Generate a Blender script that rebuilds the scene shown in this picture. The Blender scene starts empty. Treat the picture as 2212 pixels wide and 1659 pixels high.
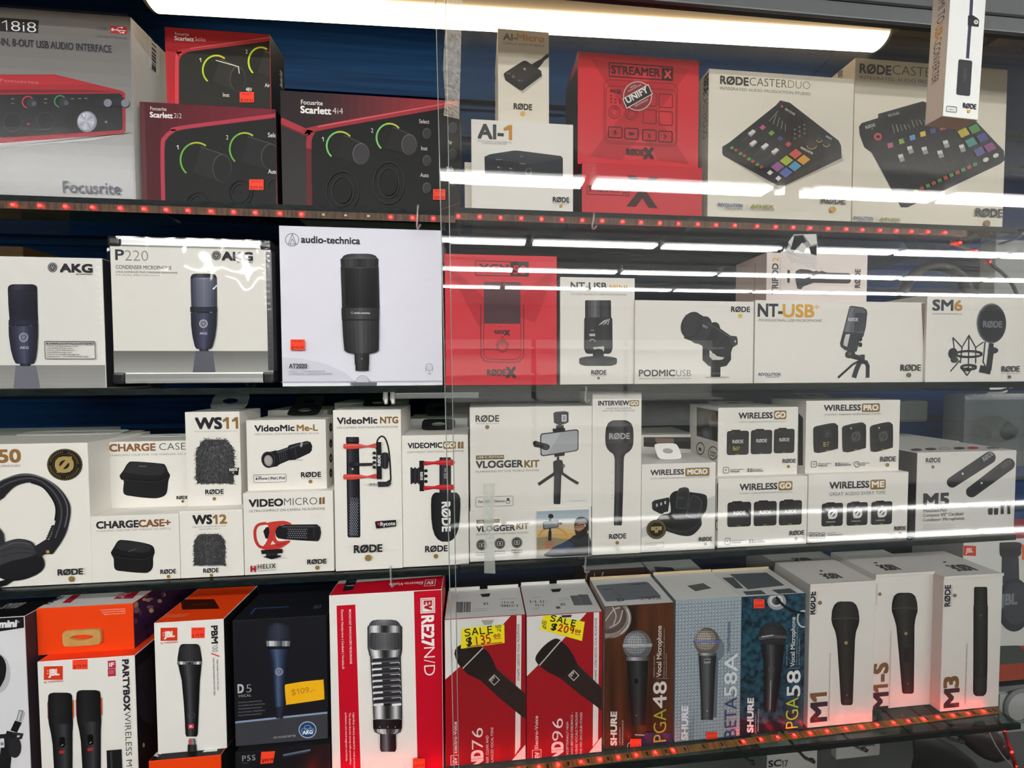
import bpy, bmesh, math, random
from mathutils import Vector, Matrix
random.seed(7)
sc = bpy.context.scene
COL = sc.collection

# ---------------------------------------------------------------- camera
FPX, CX, CY = 831.0, 1106.0, 829.5                  # focal length and centre in pixels of the 2212x1659 frame
EYE = Vector((0.0, -0.62, 1.45))
_ex = Vector((8894, -60, 831)).normalized()         # the shelf direction as the lens sees it
_ez = -Vector((-56, 28170, 831)).normalized()       # the plumb direction
_ez = (_ez - _ez.dot(_ex) * _ex).normalized()
_ey = _ez.cross(_ex)
CAMM = Matrix((_ex, _ey, _ez))
cam_data = bpy.data.cameras.new('camera')
cam_data.sensor_width = 36.0
cam_data.lens = FPX / 2212 * 36.0
cam_data.clip_start = 0.01
cam = bpy.data.objects.new('camera', cam_data)
COL.objects.link(cam)
_m = Matrix((CAMM.col[0], -CAMM.col[1], -CAMM.col[2])).transposed().to_4x4()
_m.translation = EYE
cam.matrix_world = _m
sc.camera = cam

# ---------------------------------------------------------------- world, exposure
sc.view_settings.view_transform = 'Standard'
sc.view_settings.look = 'None'
sc.view_settings.gamma = 1.0
sc.view_settings.use_curve_mapping = False
sc.view_settings.exposure = 0.6
sc.cycles.transparent_max_bounces = 24
sc.cycles.max_bounces = 7
sc.cycles.diffuse_bounces = 3
sc.cycles.glossy_bounces = 4
sc.cycles.caustics_reflective = False
sc.cycles.caustics_refractive = False
sc.cycles.adaptive_threshold = 0.02
world = bpy.data.worlds.new('world')
sc.world = world
world.use_nodes = True
world.node_tree.nodes['Background'].inputs[0].default_value = (0.9, 0.95, 1.0, 1)
world.node_tree.nodes['Background'].inputs[1].default_value = 0.05


def ray(p):
    return CAMM @ Vector(((p[0] - CX) / FPX, (p[1] - CY) / FPX, 1.0))


def at(p, Y):
    """the point of the plane y = Y that stands at frame position p"""
    d = ray(p)
    return EYE + d * ((Y - EYE.y) / d.y)


def atz(p, z):
    d = ray(p)
    return EYE + d * ((z - EYE.z) / d.z)


# ---------------------------------------------------------------- materials
def lin(h):
    h = h.lstrip('#')
    r = []
    for i in (0, 2, 4):
        c = int(h[i:i + 2], 16) / 255
        r.append(c / 12.92 if c <= 0.04045 else ((c + 0.055) / 1.055) ** 2.4)
    return (*r, 1.0)


def mix_hex(a, b, t):
    a, b = a.lstrip('#'), b.lstrip('#')
    return ''.join('%02x' % round(int(a[i:i + 2], 16) * (1 - t) + int(b[i:i + 2], 16) * t) for i in (0, 2, 4))


_mats = {}


def mat(col, rough=0.5, metal=0.0, spec=0.2, kind='ink'):
    key = (col, rough, metal, spec, kind)
    if key in _mats:
        return _mats[key]
    m = bpy.data.materials.new('%s_%s' % (kind, col.lstrip('#')))
    m.use_nodes = True
    b = m.node_tree.nodes['Principled BSDF']
    b.inputs['Base Color'].default_value = lin(col)
    b.inputs['Roughness'].default_value = rough
    b.inputs['Metallic'].default_value = metal
    b.inputs['Specular IOR Level'].default_value = spec
    _mats[key] = m
    return m


def new_mat(name):
    m = bpy.data.materials.new(name)
    m.use_nodes = True
    nt = m.node_tree
    nt.nodes.clear()
    out = nt.nodes.new('ShaderNodeOutputMaterial')
    return m, nt, out


def emit_mat(name, col, strength):
    m, nt, out = new_mat(name)
    e = nt.nodes.new('ShaderNodeEmission')
    e.inputs[0].default_value = lin(col)
    e.inputs[1].default_value = strength
    nt.links.new(e.outputs[0], out.inputs[0])
    return m


def clear_mat(name, tint='ffffff', ior=1.5, rough=0.0, haze=0.0, haze_col='ffffff', bump=0.0, bscale=40.0):
    """clear sheet: mirrors by Fresnel, lets the rest through, optional milky share"""
    m, nt, out = new_mat(name)
    N, L = nt.nodes.new, nt.links.new
    tr = N('ShaderNodeBsdfTransparent'); tr.inputs[0].default_value = lin(tint)
    gl = N('ShaderNodeBsdfGlossy'); gl.inputs['Roughness'].default_value = rough
    fr = N('ShaderNodeFresnel')
    ge = N('ShaderNodeNewGeometry'); ir = N('ShaderNodeMix'); ir.data_type = 'FLOAT'      # the same mirror share from either side
    ir.inputs[2].default_value = ior; ir.inputs[3].default_value = 1 / ior
    L(ge.outputs['Backfacing'], ir.inputs[0]); L(ir.outputs[0], fr.inputs[0])
    base = tr
    if haze > 0:
        df = N('ShaderNodeBsdfDiffuse'); df.inputs[0].default_value = lin(haze_col)
        mh = N('ShaderNodeMixShader'); mh.inputs[0].default_value = haze
        L(tr.outputs[0], mh.inputs[1]); L(df.outputs[0], mh.inputs[2]); base = mh
    mx = N('ShaderNodeMixShader')
    L(fr.outputs[0], mx.inputs[0]); L(base.outputs[0], mx.inputs[1]); L(gl.outputs[0], mx.inputs[2])
    if bump > 0:
        tc = N('ShaderNodeTexCoord'); nz = N('ShaderNodeTexNoise'); nz.inputs['Scale'].default_value = bscale
        bp = N('ShaderNodeBump'); bp.inputs['Strength'].default_value = bump; bp.inputs['Distance'].default_value = 0.002
        L(tc.outputs['Object'], nz.inputs['Vector']); L(nz.outputs['Fac'], bp.inputs['Height'])
        L(bp.outputs[0], gl.inputs['Normal']); L(bp.outputs[0], fr.inputs['Normal'])
    L(mx.outputs[0], out.inputs[0])
    return m


def noise_mat(name, c1, c2, scale=(8, 8, 8), rough=0.5, bump=0.0, detail=4.0, spec=0.35):
    m = bpy.data.materials.new(name)
    m.use_nodes = True
    nt = m.node_tree
    b = nt.nodes['Principled BSDF']
    N, L = nt.nodes.new, nt.links.new
    tc = N('ShaderNodeTexCoord'); mp = N('ShaderNodeMapping'); mp.inputs['Scale'].default_value = scale
    nz = N('ShaderNodeTexNoise'); nz.inputs['Scale'].default_value = 1.0; nz.inputs['Detail'].default_value = detail
    cr = N('ShaderNodeValToRGB'); cr.color_ramp.elements[0].color = lin(c1); cr.color_ramp.elements[1].color = lin(c2)
    cr.color_ramp.elements[0].position = 0.35; cr.color_ramp.elements[1].position = 0.65
    L(tc.outputs['Object'], mp.inputs[0]); L(mp.outputs[0], nz.inputs['Vector']); L(nz.outputs['Fac'], cr.inputs[0])
    L(cr.outputs[0], b.inputs['Base Color'])
    b.inputs['Roughness'].default_value = rough
    b.inputs['Specular IOR Level'].default_value = spec
    if bump > 0:
        bp = N('ShaderNodeBump'); bp.inputs['Strength'].default_value = bump; bp.inputs['Distance'].default_value = 0.001
        L(nz.outputs['Fac'], bp.inputs['Height']); L(bp.outputs[0], b.inputs['Normal'])
    return m


# ---------------------------------------------------------------- objects
def tag(o, label=None, cat=None, group=None, kind=None):
    for k, v in (('label', label), ('category', cat), ('group', group), ('kind', kind)):
        if v:
            o[k] = v
    return o


def empty(name, loc, yaw=0.0):
    o = bpy.data.objects.new(name, None)
    o.empty_display_size = 0.02
    COL.objects.link(o)
    o.location = loc
    o.rotation_euler = (0, 0, yaw)
    return o


class MB:
    """collects polygons with a material each and links them as ONE mesh object"""
    def __init__(self):
        self.v, self.f, self.m, self.mats = [], [], [], []

    def mi(self, m):
        if m not in self.mats:
            self.mats.append(m)
        return self.mats.index(m)

    def poly(self, pts, m):
        n = len(self.v)
        self.v += [tuple(p) for p in pts]
        self.f.append(list(range(n, n + len(pts))))
        self.m.append(self.mi(m))

    def mesh(self, vs, fs, m):
        n = len(self.v)
        self.v += [tuple(p) for p in vs]
        k = self.mi(m)
        for f in fs:
            self.f.append([i + n for i in f]); self.m.append(k)

    def box(self, a, b, m):
        x0, y0, z0 = a; x1, y1, z1 = b
        vs = [(x0, y0, z0), (x1, y0, z0), (x1, y1, z0), (x0, y1, z0), (x0, y0, z1), (x1, y0, z1), (x1, y1, z1), (x0, y1, z1)]
        self.mesh(vs, [(0, 3, 2, 1), (4, 5, 6, 7), (0, 1, 5, 4), (1, 2, 6, 5), (2, 3, 7, 6), (3, 0, 4, 7)], m)

    def tube(self, pts, r, m, n=8, cap=True):
        pts = [Vector(p) for p in pts]
        rr = r if isinstance(r, (list, tuple)) else [r] * len(pts)
        vs, fs = [], []
        ref = Vector((0, 0, 1))
        for i, p in enumerate(pts):
            t = (pts[min(i + 1, len(pts) - 1)] - pts[max(i - 1, 0)]).normalized()
            if abs(t.dot(ref)) > 0.95:
                ref = Vector((0, 1, 0)) if abs(t.y) < 0.9 else Vector((1, 0, 0))
            a = t.cross(ref).normalized(); b = t.cross(a)
            for k in range(n):
                w = 2 * math.pi * k / n
                vs.append(p + (a * math.cos(w) + b * math.sin(w)) * rr[i])
        for i in range(len(pts) - 1):
            for k in range(n):
                fs.append((i * n + k, i * n + (k + 1) % n, (i + 1) * n + (k + 1) % n, (i + 1) * n + k))
        if cap:
            fs.append(tuple(range(n))); fs.append(tuple(reversed(range((len(pts) - 1) * n, len(pts) * n))))
        self.mesh(vs, fs, m)

    def build(self, name, parent=None, smooth=False, bevel=0.0):
        me = bpy.data.meshes.new(name)
        me.from_pydata(self.v, [], self.f)
        for m in self.mats:
            me.materials.append(m)
        me.polygons.foreach_set('material_index', self.m)
        if bevel > 0:
            bm = bmesh.new(); bm.from_mesh(me)
            bmesh.ops.remove_doubles(bm, verts=bm.verts, dist=1e-6)
            bmesh.ops.recalc_face_normals(bm, faces=bm.faces)
            bmesh.ops.bevel(bm, geom=list(bm.edges), offset=bevel, segments=2, affect='EDGES', profile=0.6, clamp_overlap=True)
            bm.to_mesh(me); bm.free()
        if smooth:
            me.polygons.foreach_set('use_smooth', [True] * len(me.polygons))
        me.update()
        o = bpy.data.objects.new(name, me)
        COL.objects.link(o)
        if parent:
            o.parent = parent
        return o


# ---------------------------------------------------------------- lettering: outlines of Blender's built-in typeface, laid out by hand
_gl = {}


def _probe(s, off):
    c = bpy.data.curves.new('probe', 'FONT'); c.body = s; c.offset = off; c.resolution_u = 3
    o = bpy.data.objects.new('probe', c); COL.objects.link(o)
    dg = bpy.context.evaluated_depsgraph_get()
    me = bpy.data.meshes.new_from_object(o.evaluated_get(dg))
    vs = [(v.co.x, v.co.y) for v in me.vertices]; fs = [tuple(p.vertices) for p in me.polygons]
    bpy.data.meshes.remove(me); bpy.data.objects.remove(o); bpy.data.curves.remove(c)
    return vs, fs


def _width(s):
    vs, _ = _probe(s, 0.0)
    return max(x for x, y in vs) - min(x for x, y in vs)


_BAR = _width('HH')
CAPH = max(y for x, y in _probe('H', 0.0)[0])


def glyph(ch, light):
    k = (ch, light)
    if k not in _gl:
        if ch == ' ':
            _gl[k] = ([], [], 0.28)
        elif ch == '1':
            t = 0.045 if light else 0.075
            h = CAPH; x = 0.30
            vs = [(x - t, 0), (x, 0), (x, h), (x - t, h), (x - t, h - t * 1.15), (0.06, h - 0.17), (0.06, h - 0.17 - t), (x - t, h - t * 2.1)]
            _gl[k] = (vs, [(0, 1, 2, 3, 4, 7), (3, 5, 6, 7, 4)], 0.43)
        else:
            vs, fs = _probe(ch, -0.011 if light else 0.0)
            adv = _width('H' + ch + 'H') - _BAR
            h = _width('H'); lead = (_BAR - 2 * h) / 2
            _gl[k] = ([(x, y) for x, y in vs], fs, adv)
    return _gl[k]


def layout(s, light=False, track=0.0):
    """list of (verts, faces), total width; units of em"""
    x, out = 0.0, []
    for ch in s:
        vs, fs, adv = glyph(ch, light)
        out.append(([(x + a, b) for a, b in vs], fs))
        x += adv + track
    return out, x - track


# ---------------------------------------------------------------- cartons with printed faces
FR = {'A1': (0, 0, .28933), 'A2': (560, 0, .28933), 'A3': (960, 0, .28933), 'A4': (1500, 0, .32188),
      'B1': (0, 420, .28933), 'B2': (560, 420, .28933), 'B3': (1060, 420, .28933), 'B4': (1572, 420, .28933),
      'C1': (0, 820, .28933), 'C2': (500, 820, .28933), 'C3': (980, 820, .28933), 'C4': (1572, 820, .28933),
      'D1': (0, 1179, .28933), 'D2': (480, 1179, .28933), 'D3': (940, 1179, .28933), 'D4': (1572, 1179, .28933),
      'E1': (1900, 0, .14105), 'E4': (1892, 1130, .14467), 'E5': (1892, 1370, .1742), 'E7': (0, 1240, .2525), 'P': (0, 0, 1.0)}


class Face:
    def __init__(self, box, O, u, v, fr, w, hgt):
        self.b, self.O, self.u, self.v, self.w, self.hgt = box, O, u, v, w, hgt
        self.n = u.cross(v)                      # points out of the carton
        self.fr = FR[fr]
        self.k = 0

    def px(self, p):
        ox, oy, s = self.fr
        return (ox + p[0] * s, oy + p[1] * s)

    def loc(self, p):
        d = ray(self.px(p))
        w = EYE + d * ((self.O - EYE).dot(self.n) / d.dot(self.n)) - self.O
        return (w.dot(self.u), w.dot(self.v))

    def lift(self):
        self.k += 1
        return 0.00012 + self.k * 0.00003

    def put(self, part, col, polys, h=None):
        """polys: list of lists of (a, b) on the face"""
        h = self.lift() if h is None else h
        mb = self.b.part(part)
        m = mat(col) if isinstance(col, str) else col
        for pl in polys:
            pl = self.clip(pl)
            if len(pl) < 3:
                continue
            pts = [self.b.inv @ (self.O + self.u * a + self.v * b + self.n * h) for a, b in pl]
            mb.poly(pts, m)

    def clip(self, pl):
        """keeps the print on its face"""
        for ax, lo, hi in ((0, .0006, self.w - .0006), (1, .0006, self.hgt - .0006)):
            for sgn, lim in ((1, lo), (-1, -hi)):
                if all(sgn * p[ax] >= lim for p in pl):
                    continue
                out = []
                for i, p in enumerate(pl):
                    q = pl[(i + 1) % len(pl)]
                    dp, dq = sgn * p[ax] - lim, sgn * q[ax] - lim
                    if dp >= 0:
                        out.append(p)
                    if (dp >= 0) != (dq >= 0):
                        t = dp / (dp - dq)
                        out.append((p[0] + (q[0] - p[0]) * t, p[1] + (q[1] - p[1]) * t))
                pl = out
                if len(pl) < 3:
                    return pl
        return pl

    # shapes, given in frame positions
    def poly(self, part, col, pts):
        self.put(part, col, [[self.loc(p) for p in pts]])

    def rect(self, part, col, x0, y0, x1, y1, r=0.0):
        a0, b0 = self.loc((x0, y0)); a1, b1 = self.loc((x1, y1))
        self.put(part, col, [self.rr(a0, b0, a1, b1, r)])

    @staticmethod
    def rr(a0, b0, a1, b1, r):
        a0, a1 = min(a0, a1), max(a0, a1); b0, b1 = min(b0, b1), max(b0, b1)
        if r <= 0:
            return [(a0, b0), (a1, b0), (a1, b1), (a0, b1)]
        r = min(r, .5) * min(a1 - a0, b1 - b0)
        pts = []
        for cx, cy, t0 in ((a1 - r, b0 + r, -90), (a1 - r, b1 - r, 0), (a0 + r, b1 - r, 90), (a0 + r, b0 + r, 180)):
            for k in range(6):
                t = math.radians(t0 + 18 * k)
                pts.append((cx + r * math.cos(t), cy + r * math.sin(t)))
        return pts

    def frame(self, part, col, x0, y0, x1, y1, w, r=0.0):
        a0, b0 = self.loc((x0, y0)); a1, b1 = self.loc((x1, y1))
        pts = self.rr(a0, b0, a1, b1, r)
        self.put(part, col, ribbon(pts, w * self.scale((x0, y0)), True))

    def scale(self, p):
        a = self.loc(p); b = self.loc((p[0] + 10, p[1]))
        return math.hypot(b[0] - a[0], b[1] - a[1]) / 10

    def oval(self, part, col, cx, cy, rx, ry=None, rot=0.0, n=28):
        ry = rx if ry is None else ry
        c, s = math.cos(math.radians(rot)), math.sin(math.radians(rot))
        pts = []
        for k in range(n):
            t = -2 * math.pi * k / n
            x, y = rx * math.cos(t), ry * math.sin(t)
            pts.append((cx + x * c - y * s, cy + x * s + y * c))
        self.poly(part, col, pts)

    def arc(self, part, col, cx, cy, rx, ry, t0, t1, w, n=24, rot=0.0):
        c, s = math.cos(math.radians(rot)), math.sin(math.radians(rot))
        pts = []
        for k in range(n + 1):
            t = math.radians(t0 + (t1 - t0) * k / n)
            x, y = rx * math.cos(t), ry * math.sin(t)
            pts.append((cx + x * c - y * s, cy + x * s + y * c))
        self.line(part, col, pts, w)

    def ring(self, part, col, cx, cy, rx, ry, w):
        self.arc(part, col, cx, cy, rx, ry, 0, 360, w, 32)

    def line(self, part, col, pts, w, smooth=False, closed=False):
        if smooth:
            pts = catmull(pts)
        s = self.scale(pts[0])
        self.put(part, col, ribbon([self.loc(p) for p in pts], w * s, closed))

    def shade(self, part, cols, x0, y0, x1, y1, axis='x', n=10):
        """printed tone that runs from one ink to the next across a rectangle"""
        a0, b0 = self.loc((x0, y0)); a1, b1 = self.loc((x1, y1))
        h = self.lift()
        for k in range(n):
            t = (k + .5) / n * (len(cols) - 1); i = min(int(t), len(cols) - 2)
            c = mix_hex(cols[i], cols[i + 1], t - i)
            f0, f1 = k / n, (k + 1) / n
            if axis == 'x':
                q = self.rr(a0 + (a1 - a0) * f0, b0, a0 + (a1 - a0) * f1, b1, 0)
            else:
                q = self.rr(a0, b0 + (b1 - b0) * f0, a1, b0 + (b1 - b0) * f1, 0)
            self.put(part, c, [q], h)

    def body(self, part, rows, cols, n=9):
        """a printed turned shape: rows of (cx, y, halfwidth); cols run across it"""
        h = self.lift()
        L = [[self.loc((cx - hw + 2 * hw * k / n, y)) for k in range(n + 1)] for cx, y, hw in rows]
        for k in range(n):
            t = (k + .5) / n * (len(cols) - 1); i = min(int(t), len(cols) - 2)
            c = mix_hex(cols[i], cols[i + 1], t - i)
            self.put(part, c, [[L[j][k], L[j][k + 1], L[j + 1][k + 1], L[j + 1][k]][::-1] for j in range(len(rows) - 1)], h)

    def text(self, part, s, p0, p1, hpx, col='26262a', wt=0.0, rot=0, shear=0.0, track=0.0, light=False):
        """lettering on a baseline p0 -> p1, cap height hpx; rot 0, 90 (reads upward), -90, 180 or None (as drawn)"""
        a0, b0 = self.loc(p0); a1, b1 = self.loc(p1)
        if rot is None:
            L = math.hypot(a1 - a0, b1 - b0); dx, dy = (a1 - a0) / L, (b1 - b0) / L
        else:
            dx, dy = {0: (1, 0), 90: (0, 1), -90: (0, -1), 180: (-1, 0)}[rot]
            L = (a1 - a0) * dx + (b1 - b0) * dy
        if rot in (90, -90):
            q = self.loc((p0[0] + 10, p0[1]))
        else:
            q = self.loc((p0[0], p0[1] + 10))
        hh = hpx * math.hypot(q[0] - a0, q[1] - b0) / 10
        gl, W = layout(s, light, track)
        allv = [v for vs, _ in gl for v in vs]
        if not allv:
            return
        x0 = min(v[0] for v in allv); x1 = max(v[0] for v in allv)
        sx = L / max(x1 - x0, 1e-6); sy = hh / CAPH
        h = self.lift()
        mb = self.b.part(part)
        m = mat(col) if isinstance(col, str) else col
        offs = [(0, 0)] if wt <= 0 else [(wt, wt), (-wt, wt), (wt, -wt), (-wt, -wt)]
        iso = sy
        for ko, (ox, oy) in enumerate(offs):
            hk = h + ko * 7e-6                     # the strokes that thicken a letter never share a plane
            for vs, fs in gl:
                if not vs:
                    continue
                pts = []
                for x, y in vs:
                    X = (x - x0) * sx + ox * iso + shear * y * sy; Yy = y * sy + oy * iso
                    pts.append((a0 + dx * X - dy * Yy, b0 + dy * X + dx * Yy))
                W3 = lambda a, b: self.b.inv @ (self.O + self.u * a + self.v * b + self.n * hk)
                if all(.0006 <= a <= self.w - .0006 and .0006 <= b <= self.hgt - .0006 for a, b in pts):
                    mb.mesh([W3(a, b) for a, b in pts], fs, m)
                else:
                    for f in fs:
                        pl = self.clip([pts[i] for i in f])
                        if len(pl) > 2:
                            mb.poly([W3(a, b) for a, b in pl], m)


def catmull(P, n=6):
    P = [P[0]] + list(P) + [P[-1]]
    out = []
    for i in range(1, len(P) - 2):
        p0, p1, p2, p3 = P[i - 1], P[i], P[i + 1], P[i + 2]
        for k in range(n):
            t = k / n
            out.append(tuple(0.5 * (2 * p1[j] + (p2[j] - p0[j]) * t + (2 * p0[j] - 5 * p1[j] + 4 * p2[j] - p3[j]) * t * t
                                    + (3 * p1[j] - p0[j] - 3 * p2[j] + p3[j]) * t ** 3) for j in range(len(p1))))
    out.append(tuple(P[-2]))
    return out


def ribbon(pts, w, closed=False):
    n = len(pts)
    L, R = [], []
    for i, p in enumerate(pts):
        a = pts[(i - 1) % n] if (closed or i > 0) else p
        b = pts[(i + 1) % n] if (closed or i < n - 1) else p
        def nd(q, r):
            d = (r[0] - q[0], r[1] - q[1]); l = math.hypot(*d)
            return None if l < 1e-9 else (d[0] / l, d[1] / l)
        d1, d2 = nd(a, p), nd(p, b)
        d1 = d1 or d2 or (1, 0); d2 = d2 or d1
        m = (d1[0] + d2[0], d1[1] + d2[1]); l = math.hypot(*m)
        m = d1 if l < 1e-6 else (m[0] / l, m[1] / l)
        k = max(0.35, m[0] * d1[0] + m[1] * d1[1])
        o = (-m[1] * w / 2 / k, m[0] * w / 2 / k)
        L.append((p[0] + o[0], p[1] + o[1])); R.append((p[0] - o[0], p[1] - o[1]))
    q = []
    for i in range(n if closed else n - 1):
        j = (i + 1) % n
        q.append([R[i], R[j], L[j], L[i]])
    return q


ALL_BOXES = []


class Box:
    """a carton: front-bottom-left, front-bottom-right and a top-left position in the frame, on the plane y = Y"""
    def __init__(self, name, label, cat, bl, br, tl, Y=0.0, Yr=None, dep=0.08, z=None, H=None, col='e6e4df', faces=None,
                 group=None, rough=0.42, spec=0.25, bevel=0.0007, body='carton', roll=0.0):
        pl = at(bl, Y); pr = at(br, Y if Yr is None else Yr)
        if z is None:
            z = (pl.z + pr.z) / 2
        elif callable(z):
            z = z((pl.x + pr.x) / 2)
        self.O = Vector((pl.x, pl.y, z))
        u = Vector((pr.x - pl.x, pr.y - pl.y, 0)); self.W = u.length; self.u = u.normalized()
        self.n = Vector((-self.u.y, self.u.x, 0))           # into the shelf
        self.up = Vector((0, 0, 1))
        if roll:
            f = math.radians(roll); self.u, self.up = self.u * math.cos(f) + self.up * math.sin(f), self.up * math.cos(f) - self.u * math.sin(f)
        self.H = H if H is not None else at(tl, Y).z - z
        self.D = dep
        self.z, self.top = z, z + self.H
        c = self.O + self.u * self.W / 2 + self.n * dep / 2
        self.root = empty(name, c)
        tag(self.root, label, cat, group or next((g for zz, g in ((1.66, 'boxes on the top shelf'), (1.40, 'boxes on the second shelf'), (1.10, 'boxes on the third shelf'), (.815, 'boxes on the lowest shelf')) if z > zz and dep > .02 and pl.x < .985), None))
        mw = Matrix((self.u, self.n, self.up)).transposed().to_4x4()
        self.root.rotation_euler = mw.to_euler()
        mw.translation = c
        self.inv = mw.inverted()
        self.parts = {}
        ALL_BOXES.append(self)
        f = dict(faces or {})
        W, D, H = self.W / 2, dep / 2, self.H
        vs = [(-W, -D, 0), (W, -D, 0), (W, D, 0), (-W, D, 0), (-W, -D, H), (W, -D, H), (W, D, H), (-W, D, H)]
        names = ['B', 'T', 'F', 'R', 'K', 'L']
        fs = [(0, 3, 2, 1), (4, 5, 6, 7), (0, 1, 5, 4), (1, 2, 6, 5), (2, 3, 7, 6), (3, 0, 4, 7)]
        mb = MB()
        for nm, ff in zip(names, fs):
            c = f.get(nm, col)
            m = c if not isinstance(c, str) else mat(c, rough, 0, spec, 'card')
            mb.mesh([vs[i] for i in ff], [(0, 1, 2, 3)], m)
        self.carton = mb.build(body, self.root, bevel=bevel)

    def part(self, name):
        if name not in self.parts:
            self.parts[name] = MB()
        return self.parts[name]

    def face(self, which, fr='P'):
        O, u, n, up = self.O, self.u, self.n, self.up
        W, D, H = self.W, self.D, self.H
        o, a, b, w, h = {'F': (O, u, up, W, H), 'R': (O + u * W, n, up, D, H), 'L': (O + n * D, -n, up, D, H),
                         'T': (O + up * H, u, n, W, D), 'B': (O + n * D, u, -n, W, D)}[which]
        return Face(self, o, a, b, fr, w, h)

    def wrap(self, tilt=.012, lam=.05, rows=(.93, .72), rip=.00008, seed=3, nx=90, ny=70, name='shrink_wrap', m=None):
        """a sheet of clear film drawn over the front, swagged between its seams"""
        rnd = random.Random(seed)
        ph = [(rnd.uniform(.4, 1.6) * 130, rnd.uniform(.4, 1.6) * 90, rnd.uniform(0, 6)) for _ in range(6)]
        vs, fs = [], []
        for j in range(ny + 1):
            for i in range(nx + 1):
                a, b = i / nx, j / ny
                d = 0.0
                for r, c in enumerate(rows):
                    e = math.exp(-((b - c) / .10) ** 2)
                    d += tilt * e * (b - c) * self.H * (abs(math.sin(math.pi * a * self.W / lam + r * .9)) - .5)
                d += rip * .3 * sum(math.sin(p * a * self.W + q * b * self.H + r) for p, q, r in ph) + rip * 6 * math.exp(-((1 - a) / .03) ** 2) * math.sin(b * self.H * 700)
                vs.append(((a - .5) * self.W, -self.D / 2 - .0042 - d, b * self.H))
        for j in range(ny):
            for i in range(nx):
                k = j * (nx + 1) + i
                fs.append((k, k + 1, k + nx + 2, k + nx + 1))
        mb = MB(); mb.mesh(vs, fs, m or FILM)
        return mb.build(name, self.root, smooth=True)

    def tab(self, w=0.5, h=0.02, lean=0.6, y=0.9, col='e6e4df', hole=True, x=0.5, name='hang_tab'):
        """a hanger tab of card on the lid: w share of the width, h its length, lean 0 upright .. 1 flat to the back"""
        mb = MB()
        m = mat(col, 0.4, 0, .4, 'card') if isinstance(col, str) else col
        a = lean * math.pi / 2
        cx = (x - .5) * self.W; W = w * self.W / 2
        y0 = (y - .5) * self.D
        def P(s, t, k):
            return (cx + s, y0 + t * math.sin(a) + k * math.cos(a), self.H + 0.0004 + t * math.cos(a) - k * math.sin(a) + 0.0006 * math.sin(a))
        out, inn = [], []
        for k in range(24):
            t = 2 * math.pi * k / 24
            c, s = math.cos(t), math.sin(t)
            q = max(abs(c), abs(s))
            ex = (abs(c) ** 6 + abs(s) ** 6) ** (1 / 6)
            out.append((W * c / ex, h / 2 + h / 2 * s / ex))
            inn.append((W * .42 * c, h * .52 + h * .17 * s))
        for k in (0.0, 0.0005):
            pass
        n = 24
        vs = [P(s, t, 0) for s, t in out] + [P(s, t, 0) for s, t in inn] + [P(s, t, .0005) for s, t in out] + [P(s, t, .0005) for s, t in inn]
        fs = []
        for i in range(n):
            j = (i + 1) % n
            fs += [(i, j, n + j, n + i), (2 * n + j, 2 * n + i, 3 * n + i, 3 * n + j), (i, 2 * n + i, 2 * n + j, j), (n + j, 3 * n + j, 3 * n + i, n + i)]
        mb.mesh(vs, fs, m)
        return mb.build(name, self.root)

    def done(self):
        obs = {}
        for nm in sorted(self.parts, key=lambda s: s.count('/')):
            par = self.root
            if '/' in nm:
                p, nm2 = nm.split('/')
                par = obs[p]
            else:
                nm2 = nm
            nm2 = nm2.split('#')[0]                  # 'lit_arc#2' is one more part called lit_arc
            obs[nm] = self.parts[nm].build(nm2, par)
        return self


FILM = clear_mat('film', 'ffffff', 1.4, .03)
FILM2 = clear_mat('satin_film', 'ffffff', 1.4, .17, bump=.08, bscale=220)
GOLD, INK, GREY = '8f7440', '232327', '8b8b8b'


def brand(A, x0, x1, yb, h, col=INK, sub=True, dot=True, dcol=GOLD, dx=None, dy=None, dr=None, wt=0.03, part='brand_lettering'):
    """the five-letter maker's mark with its round dot below"""
    A.text(part, 'RØDE', (x0, yb), (x1, yb), h, col, wt)
    w = x1 - x0
    if sub:
        A.text(part, 'MICROPHONES', (x0 + .02 * w, yb + h * .42), (x1 - .02 * w, yb + h * .42), h * .22, '8d8d8d', 0, track=.1)
    if dot:
        A.oval('brand_dot', dcol, (x0 + x1) / 2 if dx is None else dx, yb + h * (1.05 if sub else .8) if dy is None else dy, h * .38 if dr is None else dr)


def sticker(A, x0, y0, x1, y1, s='', wx=(.08, .92), col='f8452c', skew=0):
    """orange-red price gun label with its lettering"""
    A.poly('price_sticker', col, [(x0, y1), (x1, y1 + skew), (x1, y0 + skew), (x0, y0)])
    if s:
        w, h = x1 - x0, y1 - y0
        A.text('price_sticker/price_lettering', s, (x0 + wx[0] * w, y1 - .1 * h), (x0 + wx[1] * w, y1 - .1 * h + skew), h * .27, '5e1512', .0)
        A.text('price_sticker/price_lettering', 'MUSIC', (x0 + .15 * w, y0 + .26 * h), (x0 + .85 * w, y0 + .26 * h + skew), h * .16, '8c1f15', .0)


def barcode(A, part, x0, y0, x1, y1, n=22, col='2b2b2b', vert=False):
    rnd = random.Random(int(x0 * 7 + y0))
    t, i, h = 0.0, 0, A.lift()
    while t < 1:
        w = rnd.choice((.4, .7, 1.1)) / n
        e = min(1, t + w)
        c0, c1 = ((x0, y0 + (y1 - y0) * t), (x1, y0 + (y1 - y0) * e)) if vert else ((x0 + (x1 - x0) * t, y0), (x0 + (x1 - x0) * e, y1))
        (a0, b0), (a1, b1) = A.loc(c0), A.loc(c1)
        A.put(part, col, [A.rr(a0, b0, a1, b1, 0)], h + i * 4e-6)
        i += 1
        t += w + rnd.choice((.4, .6, .9)) / n

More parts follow.
